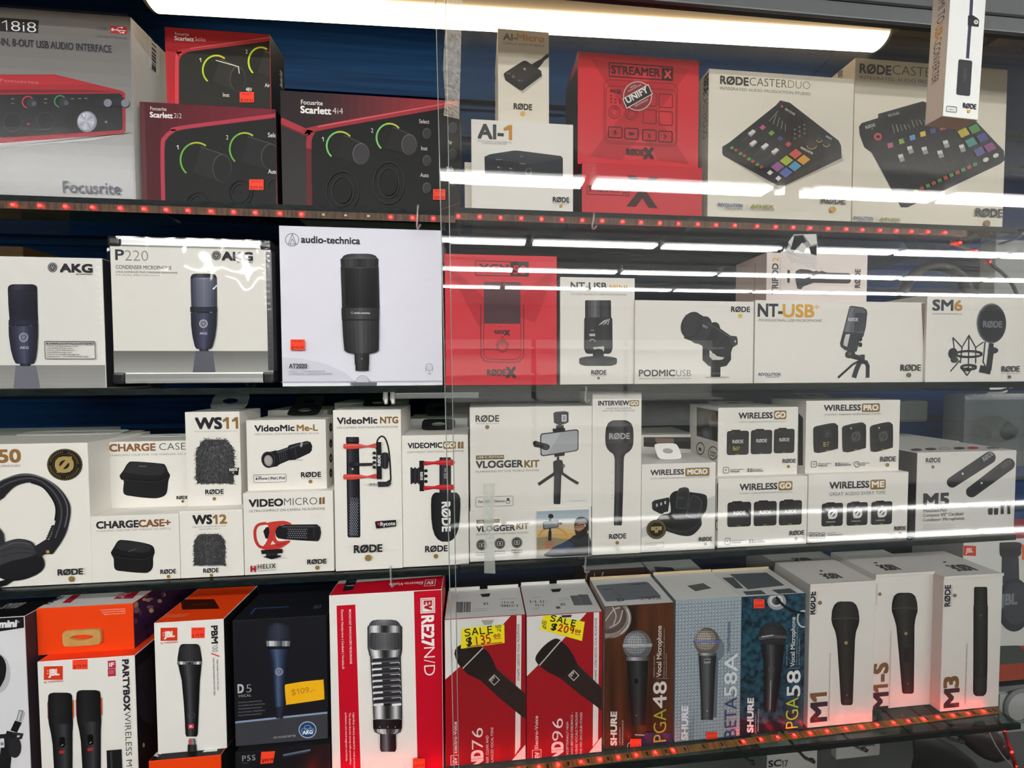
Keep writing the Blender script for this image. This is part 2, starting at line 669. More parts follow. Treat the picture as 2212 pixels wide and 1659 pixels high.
# ---------------------------------------------------------------- the shop the cabinet faces (its lamps light the boxes and mirror in the glass)
TUBE = emit_mat('shop_tube_light', 'fbfaf7', 24.0)
M_WALLP = mat('8f908e', .8, 0, .2, 'paint'); M_CEIL = mat('c9c9c6', .9, 0, .1, 'paint'); M_FLOOR = mat('8e8a84', .5, 0, .3, 'tile')
for nm, a, b, m in (('floor', (-6, -7.2, -.05), (12, .6, 0), M_FLOOR), ('ceiling', (-6, -7.2, 2.8), (12, .6, 2.85), M_CEIL),
                    ('wall_front', (-6, -7.25, 0), (12, -7.2, 2.8), M_WALLP), ('wall_left', (-6.05, -7.2, 0), (-6, .6, 2.8), M_WALLP),
                    ('wall_right', (12, -7.2, 0), (12.05, .6, 2.8), M_WALLP)):
    mb = MB(); mb.box(a, b, m); tag(mb.build(nm), kind='structure')

M_HOUS = mat('e8e8e6', .5, 0, .3, 'enamel')
for r, (yt, x0) in enumerate(((-2.03, .75), (-3.22, .52), (-4.23, .49), (-5.20, .40))):
    for k in range(-3, 7):
        xa, xb = x0 + 1.31 * k + .03, x0 + 1.31 * (k + 1) - .03
        t = empty('ceiling_light', ((xa + xb) / 2, yt, 2.70))
        tag(t, 'white two-tube fluorescent ceiling light of the shop, mirrored in the glass', 'ceiling light', 'shop ceiling lights')
        hb = MB(); hb.box((-(xb - xa) / 2, -.06, .02), ((xb - xa) / 2, .06, .099), M_HOUS); hb.build('housing', t)
        for s in (-.028, .028):
            tb = MB(); tb.tube([(-(xb - xa) / 2 + .01, s, 0), ((xb - xa) / 2 - .01, s, 0)], .013, TUBE, 6); tb.build('tube', t)

# the sales counter the photographer leans over, and pale wall shelving behind
t = empty('sales_counter', (0.6, -.76, 0)); tag(t, 'glass-topped sales counter in front of the cabinet', 'counter')
mb = MB(); mb.box((-1.9, -.28, 0), (2.4, .28, .93), mat('3b3b3d', .5, 0, .3, 'laminate')); mb.build('base', t)
mb = MB(); mb.box((-1.95, -.3, .931), (2.45, .3, .941), mat('20262a', .03, 0, .3, 'glass')); mb.build('glass_top', t)
for k, x in enumerate((-3.6, -1.7, .2, 2.1, 4.0)):
    t = empty('wall_shelving', (x, -6.9, 0)); tag(t, 'pale wall shelving across the shop', 'shelving', 'shelving across the shop')
    mb = MB(); mb.box((-.9, -.28, 0), (.9, -.2, 2.1), mat('e6e6e2', .7, 0, .2, 'paint')); mb.build('back_panel', t)
    for z in (.4, .9, 1.4, 1.9):
        mb = MB(); mb.box((-.9, -.2, z), (.9, .2, z + .03), mat('efefec', .6, 0, .2, 'paint')); mb.build('shelf', t)

# ---------------------------------------------------------------- the cabinet: slatted navy back, top, header
WALL_Y = .31
M_NAVY = noise_mat('navy_paint', '0d2b55', '12396b', (3, 3, 90), .75, .12, 6, .12)
M_NAVYG = mat('0a1c33', .6, 0, .2, 'paint')
mb = MB()
mb.box((-1.6, WALL_Y + .012, .3), (1.75, WALL_Y + .03, 2.5), M_NAVYG)
z = 2.092
mb.box((-1.6, WALL_Y, z), (1.75, WALL_Y + .012, 2.5), M_NAVY)
while z > .45:
    mb.box((-1.6, WALL_Y, z - .085), (1.75, WALL_Y + .012, z - .016), M_NAVY)
    mb.box((-1.6, WALL_Y - .004, z - .0235), (1.75, WALL_Y + .002, z - .016), M_NAVY)
    z -= .085
tag(mb.build('wall_back'), kind='structure')

M_TOP = mat('8f8578', .6, 0, .25, 'board'); M_ALU = mat('5f6163', .45, .3, .4, 'metal'); M_BLACK = mat('141517', .5, 0, .3, 'board')
zh, zl = at((1500, 8), -.082).z, at((1500, 25), -.070).z
t = empty('display_cabinet', (0, .1, .45)); tag(t, 'dark cabinet frame whose grey track holds the sliding glass', 'cabinet')


def cab(nm, a, b, m, bevel=0.0):
    mb = MB(); mb.box((a[0], a[1] - .1, a[2] - .45), (b[0], b[1] - .1, b[2] - .45), m)
    return mb.build(nm, t, bevel=bevel)


cab('top_board', (-1.6, -.082, 2.421), (1.75, .305, 2.44), mat('3d3a34', .7, 0, .2, 'board'))
cab('header_track', (-1.6, -.082, zh), (1.75, -.076, 2.42), M_ALU, .002)
cab('header_lip', (-1.6, -.076, zl), (1.75, -.070, 2.42), M_BLACK)
cab('added_bounce_board', (-1.6, -.070, zl + .004), (1.75, -.0692, 2.42), mat('d9cbb2', .6, 0, .2, 'board'))  # beige board added behind the lip to bounce lamp light onto the box fronts
cab('track_groove', (-1.6, -.0832, zh + .022), (1.75, -.082, zh + .026), M_BLACK)
cab('bottom_track', (-1.6, -.082, .44), (1.75, -.04, .529), M_BLACK)

# the strip lamp under the cabinet top
LZ, LY = 2.158, .20
p0, p1 = at((330, 38), LY), at((1898, 122), LY)
lx0, lx1 = p0.x, p1.x
t = empty('strip_lamp', ((lx0 + lx1) / 2, LY, LZ)); tag(t, 'long glowing warm-white strip lamp under the cabinet top', 'lamp')
LAMP = emit_mat('lamp_diffuser', 'ffe9c4', 6.0)
hl = (lx1 - lx0) / 2
tilt0, tilt1 = at((340, 33), LY).z - LZ, at((1890, 116), LY).z - LZ
mb = MB()
n = 12; vs = []; fs = []
for x, dz in ((-hl, tilt0), (hl, tilt1)):
    for k in range(n + 1):
        a = math.pi * k / n
        vs.append((x, -.023 * math.cos(a), dz + .031 - .020 * math.sin(a)))
for k in range(n):
    fs.append((k, k + 1, n + 2 + k, n + 1 + k))
mb.mesh(vs, fs, LAMP); mb.build('diffuser', t, smooth=True)
M_LHOUS = mat('d6c9b2', .5, 0, .3, 'enamel')
for x, dz, s in ((-hl, tilt0, -1), (hl, tilt1, 1)):
    mb = MB()
    cap = [(x + s * .006, -.0245 * math.cos(math.pi * k / n), dz + .0325 - .0215 * math.sin(math.pi * k / n)) for k in range(n + 1)]
    cin = [(x, p[1], p[2]) for p in cap]
    mb.poly(cap, M_LHOUS); mb.poly(cin, M_LHOUS)
    for k in range(n):
        mb.poly([cap[k], cap[k + 1], cin[k + 1], cin[k]], M_LHOUS)
    mb.build('end_cap', t)
mb = MB()
ya, yb = -.242, .026  # plate stretched forward of the lamp to bounce its light onto the boxes
mb.mesh([(-hl - .02, ya, tilt0 + .033), (hl + .02, ya, tilt1 + .033), (hl + .02, yb, tilt1 + .033), (-hl - .02, yb, tilt0 + .033),
         (-hl - .02, ya, tilt0 + .06), (hl + .02, ya, tilt1 + .06), (hl + .02, yb, tilt1 + .06), (-hl - .02, yb, tilt0 + .06)],
        [(0, 3, 2, 1), (4, 5, 6, 7), (0, 1, 5, 4), (1, 2, 6, 5), (2, 3, 7, 6), (3, 0, 4, 7)], mat('857a6a', .7, 0, .15, 'enamel'))
mb.build('base_plate', t)

# ---------------------------------------------------------------- glass shelves
GLASS = clear_mat('shelf_glass', 'c3d3cd', 1.5)
EDGE = noise_mat('shelf_edge', '0a1110', '182322', (60, 60, 200), .5, 0, 3, .15)
S1L = lambda x: 1.7015
S1R = lambda x: 1.7062
S2 = lambda x: 1.4296
S3 = lambda x: 1.1389 if x < -.03 else 1.1416 + .0076 * x
S4 = lambda x: .8238
TH = .009


def shelf(label, zf, x0, x1, yf, yb):
    t = empty('glass_shelf', ((x0 + x1) / 2, (yf + yb) / 2, zf((x0 + x1) / 2) - TH)); tag(t, label, 'shelf', 'glass shelves of the cabinet')
    ox, oy, oz = t.location
    zz = (zf(x0) - oz - .0008, zf(x1) - oz - .0008)
    def slab(nm, ya, yb_, m):
        mb = MB()
        vs = []
        for dz in (-TH, 0):
            vs += [(x0 - ox, ya - oy, zz[0] + dz), (x1 - ox, ya - oy, zz[1] + dz), (x1 - ox, yb_ - oy, zz[1] + dz), (x0 - ox, yb_ - oy, zz[0] + dz)]
        mb.mesh(vs, [(0, 3, 2, 1), (4, 5, 6, 7), (0, 1, 5, 4), (1, 2, 6, 5), (2, 3, 7, 6), (3, 0, 4, 7)], m)
        return mb.build(nm, t)
    slab('glass_plate', yf + .004, yb, GLASS)
    slab('front_edge', yf, yf + .004, EDGE)
    return t


shelf('top glass shelf left of the sliding door edges, red lights under its lip', S1L, -1.3, -.030, -.012, .29)
shelf('top glass shelf behind the sliding glass, red lights under its lip', S1R, -.027, .965, -.012, .29)
shelf('second glass shelf from the top, unlit dark edge', S2, -1.3, .985, -.022, .29)
shelf('third glass shelf from the top, left board under the headphone and windshield boxes', S3, -1.3, -.031, -.012, .29)
shelf('third glass shelf from the top, right board under the kit and wireless boxes', S3, -.0275, .985, -.012, .29)
shelf('lowest glass shelf with a lit strip lying along its front', S4, -1.3, .958, -.043, .29)

# ---------------------------------------------------------------- red LED strips
LED = emit_mat('red_led', 'ff0808', 65.0)
LEDH = mat('ff5a4a', .4, 0, .4, 'led')
TAPE = noise_mat('led_tape', '2e2014', '5c4026', (180, 30, 30), .5, 0, 2)
TAPE_TAN = noise_mat('led_tape_tan', '6b4a26', '9c7438', (180, 30, 30), .5, 0, 2)
TAPEK = mat('2c1a10', .6, 0, .2, 'ink')
DEAD = mat('c9b98a', .4, 0, .4, 'led')
yl = -.0145
t = empty('led_strip', (0, yl, 1.69)); tag(t, 'red light strip running along under the top shelf lip', 'light strip', 'red light strips')
mb = MB()
for x0, x1, zt in ((-1.3, -.03, S1L(0) - TH - .001), (-.03, .86, S1R(0) - TH - .001)):
    mb.box((x0, 0, zt - .0105 - 1.69), (x1, .0015, zt - 1.69), TAPE)
mb.build('tape', t)
xs_left = [29, 87, 142, 200, 260, 311, 359, 406, 456, 505, 551, 605, 651]
xs_dead = [699, 747, 796]
xs_mid = [843.5, 891, 936]
xs_right = [990, 1036, 1081, 1126, 1170, 1214, 1258, 1301, 1345, 1385, 1426, 1466, 1508, 1547, 1588, 1636, 1676, 1714, 1751, 1790, 1829, 1864, 1902, 1938, 1970, 2006, 2043]


def led(par, loc, nrm, up, m, s=.0018):
    c = Vector(loc); u = up.cross(nrm).normalized()
    mb = MB()
    q = [c + nrm * .0012 + u * a * s + up * b * s * .8 for a, b in ((-1, -1), (1, -1), (1, 1), (-1, 1))]
    b4 = [c + u * a * s * 1.15 + up * b * s * .95 for a, b in ((-1, -1), (1, -1), (1, 1), (-1, 1))]
    mb.poly(q, m)
    for i in range(4):
        mb.poly([b4[i], b4[(i + 1) % 4], q[(i + 1) % 4], q[i]], m)
    return mb.build('led', par)


for px_ in xs_left + xs_dead + xs_mid + xs_right:
    zt = (S1L(0) if px_ < 985 else S1R(0)) - TH - .0062
    x = at((px_, 460), yl).x
    led(t, (x, -.0001, zt - 1.69), Vector((0, -1, 0)), Vector((0, 0, 1)), DEAD if px_ in xs_dead else LED)
q = [at((2052, 518), yl), at((2075, 524), .0), at((2105, 541), .03), at((2140, 570), .10)]
wire = [at((2105, 541), .03), at((2140, 570), .10), at((2165, 590), .12), at((2185, 612), .12), at((2198, 640), .12), at((2201, 668), .12)]
mb = MB()
for i in range(len(q) - 1):
    a, b = q[i], q[i + 1]
    mb.poly([a - t.location, b - t.location, b + Vector((0, 0, -.009)) - t.location, a + Vector((0, 0, -.009)) - t.location], TAPE)
mb.build('tape_end', t)
mb = MB(); mb.tube(catmull([tuple(p - t.location) for p in wire]), .003, mat('3d3836', .5, 0, .3, 'rubber')); mb.build('lead_wire', t, smooth=True)
for p, Y in (((2071, 525), -.004), ((2105, 543), .028), ((2135, 566), .09)):
    led(t, at(p, Y) - t.location - Vector((0, .002, 0)), Vector((0, -1, 0)), Vector((0, 0, 1)), LED)

zt = S4(0)
t = empty('led_strip', (0, -.03, zt)); tag(t, 'red light strip lying on the front of the lowest shelf', 'light strip', 'red light strips')
mb = MB()
ya, yb = -.0395, -.0175
def ystrip(x):
    return ya + (x - .0) * (yb - ya) / .93
x = -1.3
while x < .955:
    x2 = min(x + .033, .955)
    y1, y2 = ystrip(x), ystrip(x2)
    mb.mesh([(x, y1 - .004 + .03, .0002), (x2, y2 - .004 + .03, .0002), (x2, y2 + .007 + .03, .0002), (x, y1 + .007 + .03, .0002),
             (x, y1 - .004 + .03, .0012), (x2, y2 - .004 + .03, .0012), (x2, y2 + .007 + .03, .0012), (x, y1 + .007 + .03, .0012)],
            [(0, 3, 2, 1), (4, 5, 6, 7), (0, 1, 5, 4), (1, 2, 6, 5), (2, 3, 7, 6), (3, 0, 4, 7)], TAPE_TAN)
    mb.box((x2 - .004, y2 - .0035 + .03, .0012), (x2 - .0032, y2 + .0065 + .03, .0013), TAPEK)
    mb.box((x2 - .011, y2 - .0015 + .03, .0012), (x2 - .0075, y2 + .0045 + .03, .0013), TAPEK)
    x = x2
mb.build('tape', t)
for px_ in (650, 700, 745, 790, 835, 880, 937, 986, 1035, 1076, 1121, 1164, 1206, 1255, 1296, 1336, 1375, 1416, 1455, 1608, 1646, 1682.5, 1719, 1754, 1791, 1832, 1866.5, 1901, 1937, 1970, 2003, 2035, 2068, 2101.5, 2135.6):
    y = 1656 + (px_ - 1163) * (1544 - 1656) / (2135 - 1163)
    P = atz((px_, y), zt + .0013)
    led(t, (P.x, ystrip(P.x) + .0015 + .03, .0013), Vector((0, 0, 1)), Vector((0, 1, 0)), LED)
q = [(at((2150, 1553), -.012)), at((2166, 1572), -.004), at((2180, 1610), -.02), at((2196, 1665), -.03), at((2204, 1720), -.03)]
mb = MB(); mb.tube(catmull([tuple(p - t.location) for p in q]), .003, mat('7a1d18', .5, 0, .3, 'rubber')); mb.build('hanging_end', t, smooth=True)
for p in ((2169, 1577), (2185, 1624), (2195, 1655)):
    led(t, at(p, -.03) - t.location, Vector((0, -1, 0)), Vector((0, 0, 1)), LED, .0016)

# ---------------------------------------------------------------- the sliding glass
PANE = clear_mat('pane_glass', 'ffffff', 1.4, haze=0.0025, haze_col='d5dad6')
PEDGE = clear_mat('pane_edge', 'aebfb8', 1.5, .15, .35, 'cfd9d2')


def pane(label, top, bot, Y):
    a, b = at(top, Y), at(bot, Y)
    k = (b.x - a.x) / (b.z - a.z)
    z0, z1 = .53, 2.30
    xa, xb = a.x + (z0 - a.z) * k, a.x + (z1 - a.z) * k
    t = empty('glass_door', (.75, Y, z0)); tag(t, label, 'glass door', 'sliding glass doors')
    ox, oy, oz = t.location
    def P(x, y, z): return (x - ox, y - oy, z - oz)
    for nm, d0, d1, m in (('pane', .0012, None, PANE), ('ground_edge', 0, .0012, PEDGE)):
        mb = MB()
        vs = []
        for y in (Y, Y + .005):
            vs += [P(xa + d0, y, z0), P(1.7 if d1 is None else xa + d1, y, z0), P(1.7 if d1 is None else xb + d1, y, z1), P(xb + d0, y, z1)]
        mb.mesh(vs, [(0, 1, 2, 3), (7, 6, 5, 4)] + ([(0, 3, 7, 4), (1, 5, 6, 2)] if d1 else []) + [(0, 4, 5, 1), (3, 2, 6, 7)], m)
        mb.build(nm, t)
    return t


pane('front sliding glass door, its bare edge the left one of the two', (940, 0), (980, 1659), -.068)
pane('rear sliding glass door, its taped edge the right one of the two', (962, 0), (990, 1659), -.052)

# ---------------------------------------------------------------- cartons, row by row (front-bottom-left, front-bottom-right, top-left)
WH = 'e7e4dc'
RED1, REDX = '8d1722', 'd32033'
# top row
b1 = Box('audio_interface_box', 'big glossy white box with a red rack unit pictured, far left of the top shelf', 'box', (-190, 433), (295, 437), (303, 38), 0, None, .085, S1L, None, 'a2a2a4', {'R': 'd8d6cf'})
b3 = Box('audio_interface_box', 'dark red box showing two green-ringed knobs, under the smaller red box', 'box', (308, 440), (600, 445), (301, 219), 0, None, .075, S1L, None, '551a22', {'R': '17171a', 'L': '17171a', 'T': '2a1215'})
b2 = Box('audio_interface_box', 'small bright red box with green-ringed knobs, standing on a larger red box', 'box', (360, 222), (586, 232), (360, 58), .022, None, .045, b3.top, None, 'b3242b', {'R': '15161a', 'L': '15161a'})
b4 = Box('audio_interface_box', 'widest dark box with green-ringed knobs and three push buttons, beside the glass edge', 'box', (610, 446), (995, 458), (611, 195), 0, None, .075, S1L, None, '1d1719', {'R': '17171a', 'L': '17171a', 'T': '2a1215'})
b5 = Box('small_box', 'narrow plain white box, mostly hidden left of the white interface box', 'box', (1004, 452), (1030, 453), (1004, 350), .012, None, .05, S1R, None, 'd9d3c6')
b6 = Box('audio_interface_box', 'white box picturing a flat black unit with two knobs, on the top shelf', 'box', (1019, 451), (1238, 459), (1020, 257), 0, None, .10, S1R, None, WH)
b5.root.location.y += 0
b7 = Box('audio_interface_box', 'narrow white box with a tilted black dongle pictured, in front of the lamp', 'box', (1076, 262), (1186, 266), (1076, 61), .008, None, .09, b6.top, None, 'e4dccb', {'L': 'ece6da'})
b9 = Box('streaming_console_box', 'low red box with a big dark X, bottom of the two red boxes', 'box', (1257, 463), (1516, 471), (1258, 350), -.002, None, .10, S1R, None, 'c5202f', {'R': '1a1416', 'L': '1a1416'})
b8 = Box('streaming_console_box', 'square red box with outlined pad grid and round seal, upper of two red boxes', 'box', (1248, 354), (1508, 363), (1252, 111), 0.004, None, .085, b9.top, None, 'd02331', {'R': '1a1416', 'L': '1c1517'})
b10 = Box('mixer_box', 'large white box with a small colour-padded mixer pictured, beside the red boxes', 'box', (1528, 473), (1838, 486), (1535, 148), 0, None, .09, S1R, None, 'e3ddcd', {'L': 'e9dfcb'})
b11 = Box('mixer_box', 'large white box with a long colour-padded mixer pictured, right end of the top shelf', 'box', (1840, 487), (2165, 503), (1841, 124), .014, None, .06, S1R, None, 'dfd8c6', {'L': 'e9dfcb'})
# second row
c1 = Box('microphone_box', 'shrink-wrapped white box with a dark microphone and a warning panel, far left', 'box', (-80, 840), (230, 838), (222, 558), 0, None, .09, S2, None, 'e3e2dc', {'R': '2a2b30'})
c3 = Box('microphone_box', 'tall bluish-white box with a large black studio microphone and corner price sticker', 'box', (610, 835), (956, 830), (600, 487), 0, None, .10, S2, None, 'dfdfea', {'R': 'c9c9d2'})
c4 = Box('microphone_box', 'square red box with an outlined microphone behind the glass, second shelf', 'box', (963, 830), (1203, 832), (963, 548), 0, None, .09, S2, None, 'd11c31', {'L': '1a1416', 'R': '1a1416'})
c5 = Box('microphone_box', 'slim white box with a squat black desk microphone, right of the red box', 'box', (1210, 829), (1370, 829), (1211, 598), .004, None, .09, S2, None, WH)
c6 = Box('microphone_box', 'wide low white box with a tilted black broadcast microphone on a yoke', 'box', (1371, 831), (1626, 831), (1372, 648), 0, None, .09, S2, None, WH)
c7 = Box('microphone_box', 'wide white box with gold lettering and a microphone on a small tripod', 'box', (1629, 830), (1995, 830), (1630, 648), 0.001, None, .10, S2, None, WH, {'R': 'b9a99c'})
c8 = Box('shock_mount_box', 'white box with a round pop shield and spidery shock mount, right shelf end', 'box', (1998, 830), (2240, 830), (2003, 636), -.003, None, .09, S2, None, WH)
c9 = Box('tripod_box', 'pinkish-white box with sideways lettering and a folded tripod, on a wide white box', 'box', (1655, 650), (1872, 652), (1660, 545), .012, None, .08, c7.top, None, 'e2d6cf', {'L': 'd9bfb4'})
# third row
d1 = Box('headphone_box', 'tall white box with black headphones and a round black seal, third shelf', 'box', (-150, 1278), (200, 1263), (193, 956), 0, None, .11, S3, None, WH)
d3 = Box('charging_case_box', 'white box with a black zip case, under the other charging case box', 'box', (200, 1265), (390, 1256), (193, 1116), 0, None, .10, S3, None, WH)
d2 = Box('charging_case_box', 'white box with a black zip case, on top of the other charging case box', 'box', (223, 1100), (408, 1091), (219, 955), .034, None, .06, d3.top, None, WH)
d5 = Box('windshield_box', 'small square white box with a round grey fur windshield', 'box', (391, 1256), (527, 1246), (387, 1105), 0, None, .09, S3, None, WH)
d4 = Box('windshield_box', 'upright white box with a tall grey fur windshield, on the smaller fur box', 'box', (405, 1092), (522, 1090), (409, 890), .022, None, .06, d5.top, None, WH)
d7 = Box('microphone_box', 'white box with a red cradle holding a stubby black microphone', 'box', (529, 1247), (722, 1236), (524, 1066), 0, None, .09, S3, None, WH)
d6 = Box('microphone_box', 'white box with a small ribbed clip-on microphone, icons down its side', 'box', (535, 1058), (706, 1054), (534, 908), .012, None, .07, d7.top, None, WH)
d8 = Box('microphone_box', 'tall white box with a long black shotgun microphone in red clips', 'box', (725, 1230), (870, 1221), (719, 886), -.002, None, .09, S3, None, WH)
d9 = Box('microphone_box', 'tall white box cut by the glass edge, a foam-covered microphone in red clips', 'box', (871, 1221), (1013, 1216), (869, 941), 0, None, .09, S3, None, WH)
d11 = Box('vlogging_kit_box', 'low white box with a photo of a bearded person filming, under a bigger box', 'box', (1015, 1217), (1277, 1198), (1015, 1105), 0, None, .10, S3, None, WH)
d10 = Box('vlogging_kit_box', 'big white box with a phone on a little tripod, upper of two kit boxes', 'box', (1016, 1102), (1279, 1090), (1014, 880), .002, None, .10, d11.top, None, WH)
d12 = Box('adaptor_box', 'very tall slim white box with a handheld reporter microphone', 'box', (1279, 1200), (1384, 1194), (1284, 848), 0, None, .08, S3, None, WH)
d13 = Box('wireless_microphone_box', 'white box with an open black charging pod and a round gold-black seal', 'box', (1385, 1188), (1544, 1181), (1387, 1003), 0, None, .08, S3, None, WH)
d15 = Box('wireless_microphone_box', 'white box with three black square units, lower left of the stacked four', 'box', (1550, 1183), (1742, 1173), (1556, 1034), 0, None, .09, S3, None, WH)
d14 = Box('wireless_microphone_box', 'white box with three black square units and a photo on its left side', 'box', (1550, 1030), (1722, 1018), (1557, 881), .014, None, .09, d15.top, None, WH)
d17 = Box('wireless_microphone_box', 'white box with three black units marked by large slashed rings', 'box', (1744, 1171), (1959, 1159), (1745, 1026), 0, None, .09, S3, None, WH)
d16 = Box('wireless_microphone_box', 'white box with three thick black units seen at an angle, upper right of four', 'box', (1739, 1020), (1941, 1018), (1742, 866), .010, None, .08, d17.top, None, WH)
d18 = Box('microphone_box', 'white box with two slanting black pencil microphones, right end of its shelf', 'box', (1977, 1163), (2190, 1148), (1987, 978), -.004, None, .16, S3, None, 'd9d8d2', {'L': '1c1b1c'})
c2 = Box('aluminium_case_box', 'silver-railed white case in clear film, between the white and bluish boxes', 'case', (247, 829), (592, 829), (240, 511), .004, None, .10, lambda x: S2(x) + .006, None, 'e4e2db', {'R': '1e1f24', 'L': '1e1f24', 'T': '26262a', 'B': '26262a'}, body='case_shell')
b12 = Box('cable_adaptor_box', 'slim white box hanging in front of the glass, top right, a black adaptor cable pictured', 'box', (2036, 250), (2113, 257), (2054, -90), -.19, None, .019, None, None, 'e3e5e3', {'L': 'd9d0c2', 'B': 'b9b4a4'}, roll=-2.3)
# lowest row
Y4 = -.02
e1 = Box('dj_microphone_box', 'white box with black lid band, cut by the left frame edge', 'box', (-150, 1715), (68, 1700), (54, 1331), Y4, None, .05, S4, None, 'dcdce0', {'T': '131315', 'R': '3b3036'})
e3 = Box('wireless_microphone_box', 'orange and white box with two black microphones, under the flat orange box', 'box', (92, 1712), (300, 1700), (81, 1430), Y4, None, .10, S4, None, 'e8e6e0', {'T': 'f0401a', 'R': '1b171b', 'L': '1b171b'})
e2 = Box('wireless_microphone_box', 'orange box lying flat with a cardboard hanger tab, on the two-microphone box', 'box', (82, 1415), (290, 1397), (77, 1315), -.006, None, .15, e3.top, None, 'ee4312', {'T': 'dddad6', 'R': '40233f', 'L': '40233f'})
e5 = Box('microphone_box', 'orange-fronted box lying under the tall white and orange box', 'box', (322, 1680), (478, 1672), (320, 1645), -.032, None, .12, S4, None, 'ee4312', {'T': '17171a', 'R': '151518'})
e4 = Box('microphone_box', 'white box with orange lid and one slim black microphone', 'box', (341, 1618), (490, 1611), (334, 1346), -.022, None, .09, e5.top, None, 'e8e6e0', {'T': 'ee4312', 'R': '151518', 'L': '151518'})
e7 = Box('microphone_box', 'flat black box with orange sticker, lying under the dark blue-grey box', 'box', (509, 1672), (712, 1655), (508, 1626), -.028, None, .10, S4, None, '1a1a1d')
e6 = Box('microphone_box', 'black box with a blue-grey microphone and a yellow price label', 'box', (509, 1618), (709, 1590), (501, 1341), -.018, None, .09, e7.top, None, '1b1c21')
e8 = Box('microphone_box', 'tall red and white box with a silver broadcast microphone', 'box', (718, 1690), (958, 1672), (707, 1287), -.024, None, .07, S4, None, 'e6e4de', {'T': 'c41026', 'R': 'b90f22'})
e9 = Box('microphone_box', 'red and white box, yellow sale note level across its microphone, left of pair', 'box', (963, 1676), (1136, 1657), (967, 1338), Y4, None, .08, S4, None, '9c121d', {'T': 'e2e2e0'})
e10 = Box('microphone_box', 'red and white box, tilted yellow sale note above its microphone, right of pair', 'box', (1138, 1655), (1300, 1640), (1139, 1331), Y4, None, .09, S4, None, '9c121d', {'T': 'e2e2e0'})
e11 = Box('microphone_box', 'brown wood-patterned box with a silver-headed microphone', 'box', (1305, 1636), (1453, 1616), (1302, 1311), -.016, None, .085, S4, None, '54301f', {'T': 'e2e2e0', 'L': 'c9c4b8', 'R': '2a1a12'})
e12 = Box('microphone_box', 'studded silver-blue box with a silver ball-head microphone', 'box', (1457, 1612), (1598, 1592), (1455, 1298), -.016, None, .085, S4, None, '98a5ac', {'T': 'e6e6e2'})
e13 = Box('microphone_box', 'mottled blue box with a black ball-head microphone and orange sticker', 'box', (1598, 1592), (1735, 1575), (1601, 1290), -.016, None, .085, S4, None, '17334a', {'T': 'dededb'})
e14 = Box('microphone_box', 'white box with sideways lettering, first of three from the mottled blue box', 'box', (1744, 1581), (1884, 1568), (1735, 1264), -.014, None, .08, S4, None, 'e2dfd8')
e15 = Box('microphone_box', 'white box with slimmer microphone, between two like it and set back', 'box', (1884, 1560), (2008, 1545), (1876, 1243), .008, None, .09, S4, None, 'e2dfd8')
e16 = Box('microphone_box', 'white box with a straight black pencil microphone, right end of lowest shelf', 'box', (2030, 1550), (2156, 1539), (2027, 1247), -.008, None, .09, S4, None, 'e2dfd8', {'L': 'dccfc8'})

# ================================================================ print: top shelf
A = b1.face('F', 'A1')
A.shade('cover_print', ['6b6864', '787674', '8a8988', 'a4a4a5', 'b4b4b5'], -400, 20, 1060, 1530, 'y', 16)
A.poly('title_panel', '1a1a1c', [(-200, 118), (290, 152), (286, 250), (-200, 222)])
A.text('title_lettering', '18i8', (16, 226), (272, 238), 76, 'e8e8e8', light=True)
A.text('title_lettering', 'USB', (728, 226), (805, 230), 27, '55555a', .01)
A.rect('usb_badge', 'b3222c', 826, 193, 950, 258)
A.line('usb_badge', 'f0e4e2', [(842, 222), (940, 232)], 7); A.line('usb_badge', 'f0e4e2', [(868, 224), (888, 206), (908, 208)], 5)
A.line('usb_badge', 'f0e4e2', [(882, 228), (902, 246), (922, 246)], 5); A.oval('usb_badge', 'f0e4e2', 843, 222, 11)
A.oval('usb_badge', 'f0e4e2', 912, 208, 7); A.rect('usb_badge', 'f0e4e2', 916, 240, 930, 252)
A.text('title_lettering', '24-bit/192 kHz', (728, 280), (950, 290), 18, '55555a')
A.text('title_lettering', '-IN, 8-OUT USB AUDIO INTERFACE', (-4, 338), (836, 388), 52, '2b2c33', .02)
P = 'product_picture'
A.poly(P, 'b9b9bc', [(-300, 1090), (915, 1005), (985, 990), (700, 1050), (-300, 1130)])
A.poly(P, 'a3202c', [(-300, 560), (410, 557), (915, 680), (936, 697), (938, 980), (915, 1000), (-300, 1095)])
A.poly(P, 'b3242f', [(-300, 562), (400, 560), (700, 632), (-300, 640)])
A.poly(P, '7c1420', [(-300, 672), (640, 672), (900, 690), (-300, 700)])
A.poly(P, '15161d', [(-300, 712), (900, 700), (915, 715), (918, 965), (900, 975), (-300, 1050)])
A.text(P, 'Focusrite', (0, 612), (290, 612), 22, 'c9787c', shear=.3)
for x, y, r in ((100, 915, 78), (345, 905, 70)):
    A.oval(P, '0c0d12', x, y, r); A.ring(P, '2c2d38', x, y, r * .9, r * .9, 6); A.oval(P, '07080b', x, y, r * .5)
for x, y, c in ((215, 765, 'b8323a'), (455, 760, '3d8a56')):
    A.arc(P, c, x, y, 42, 42, 100, 320, 10); A.oval(P, '2c2d36', x + 25, y + 5, 32); A.oval(P, '50525f', x + 45, y + 12, 18)
A.oval(P, '0a0a0e', 545, 900, 66, 78); A.poly(P, '0c0d12', [(530, 822), (655, 838), (655, 988), (530, 975)])
A.oval(P, '8c8d98', 655, 912, 74, 78); A.oval(P, 'b2b3c0', 650, 908, 62, 66)
for k in range(8):
    A.poly(P, '9b9cab' if k % 2 else 'c3c4d0', [(650, 908), (650 + 60 * math.cos(k * .785), 908 + 64 * math.sin(k * .785)), (650 + 60 * math.cos(k * .785 + .4), 908 + 64 * math.sin(k * .785 + .4))])
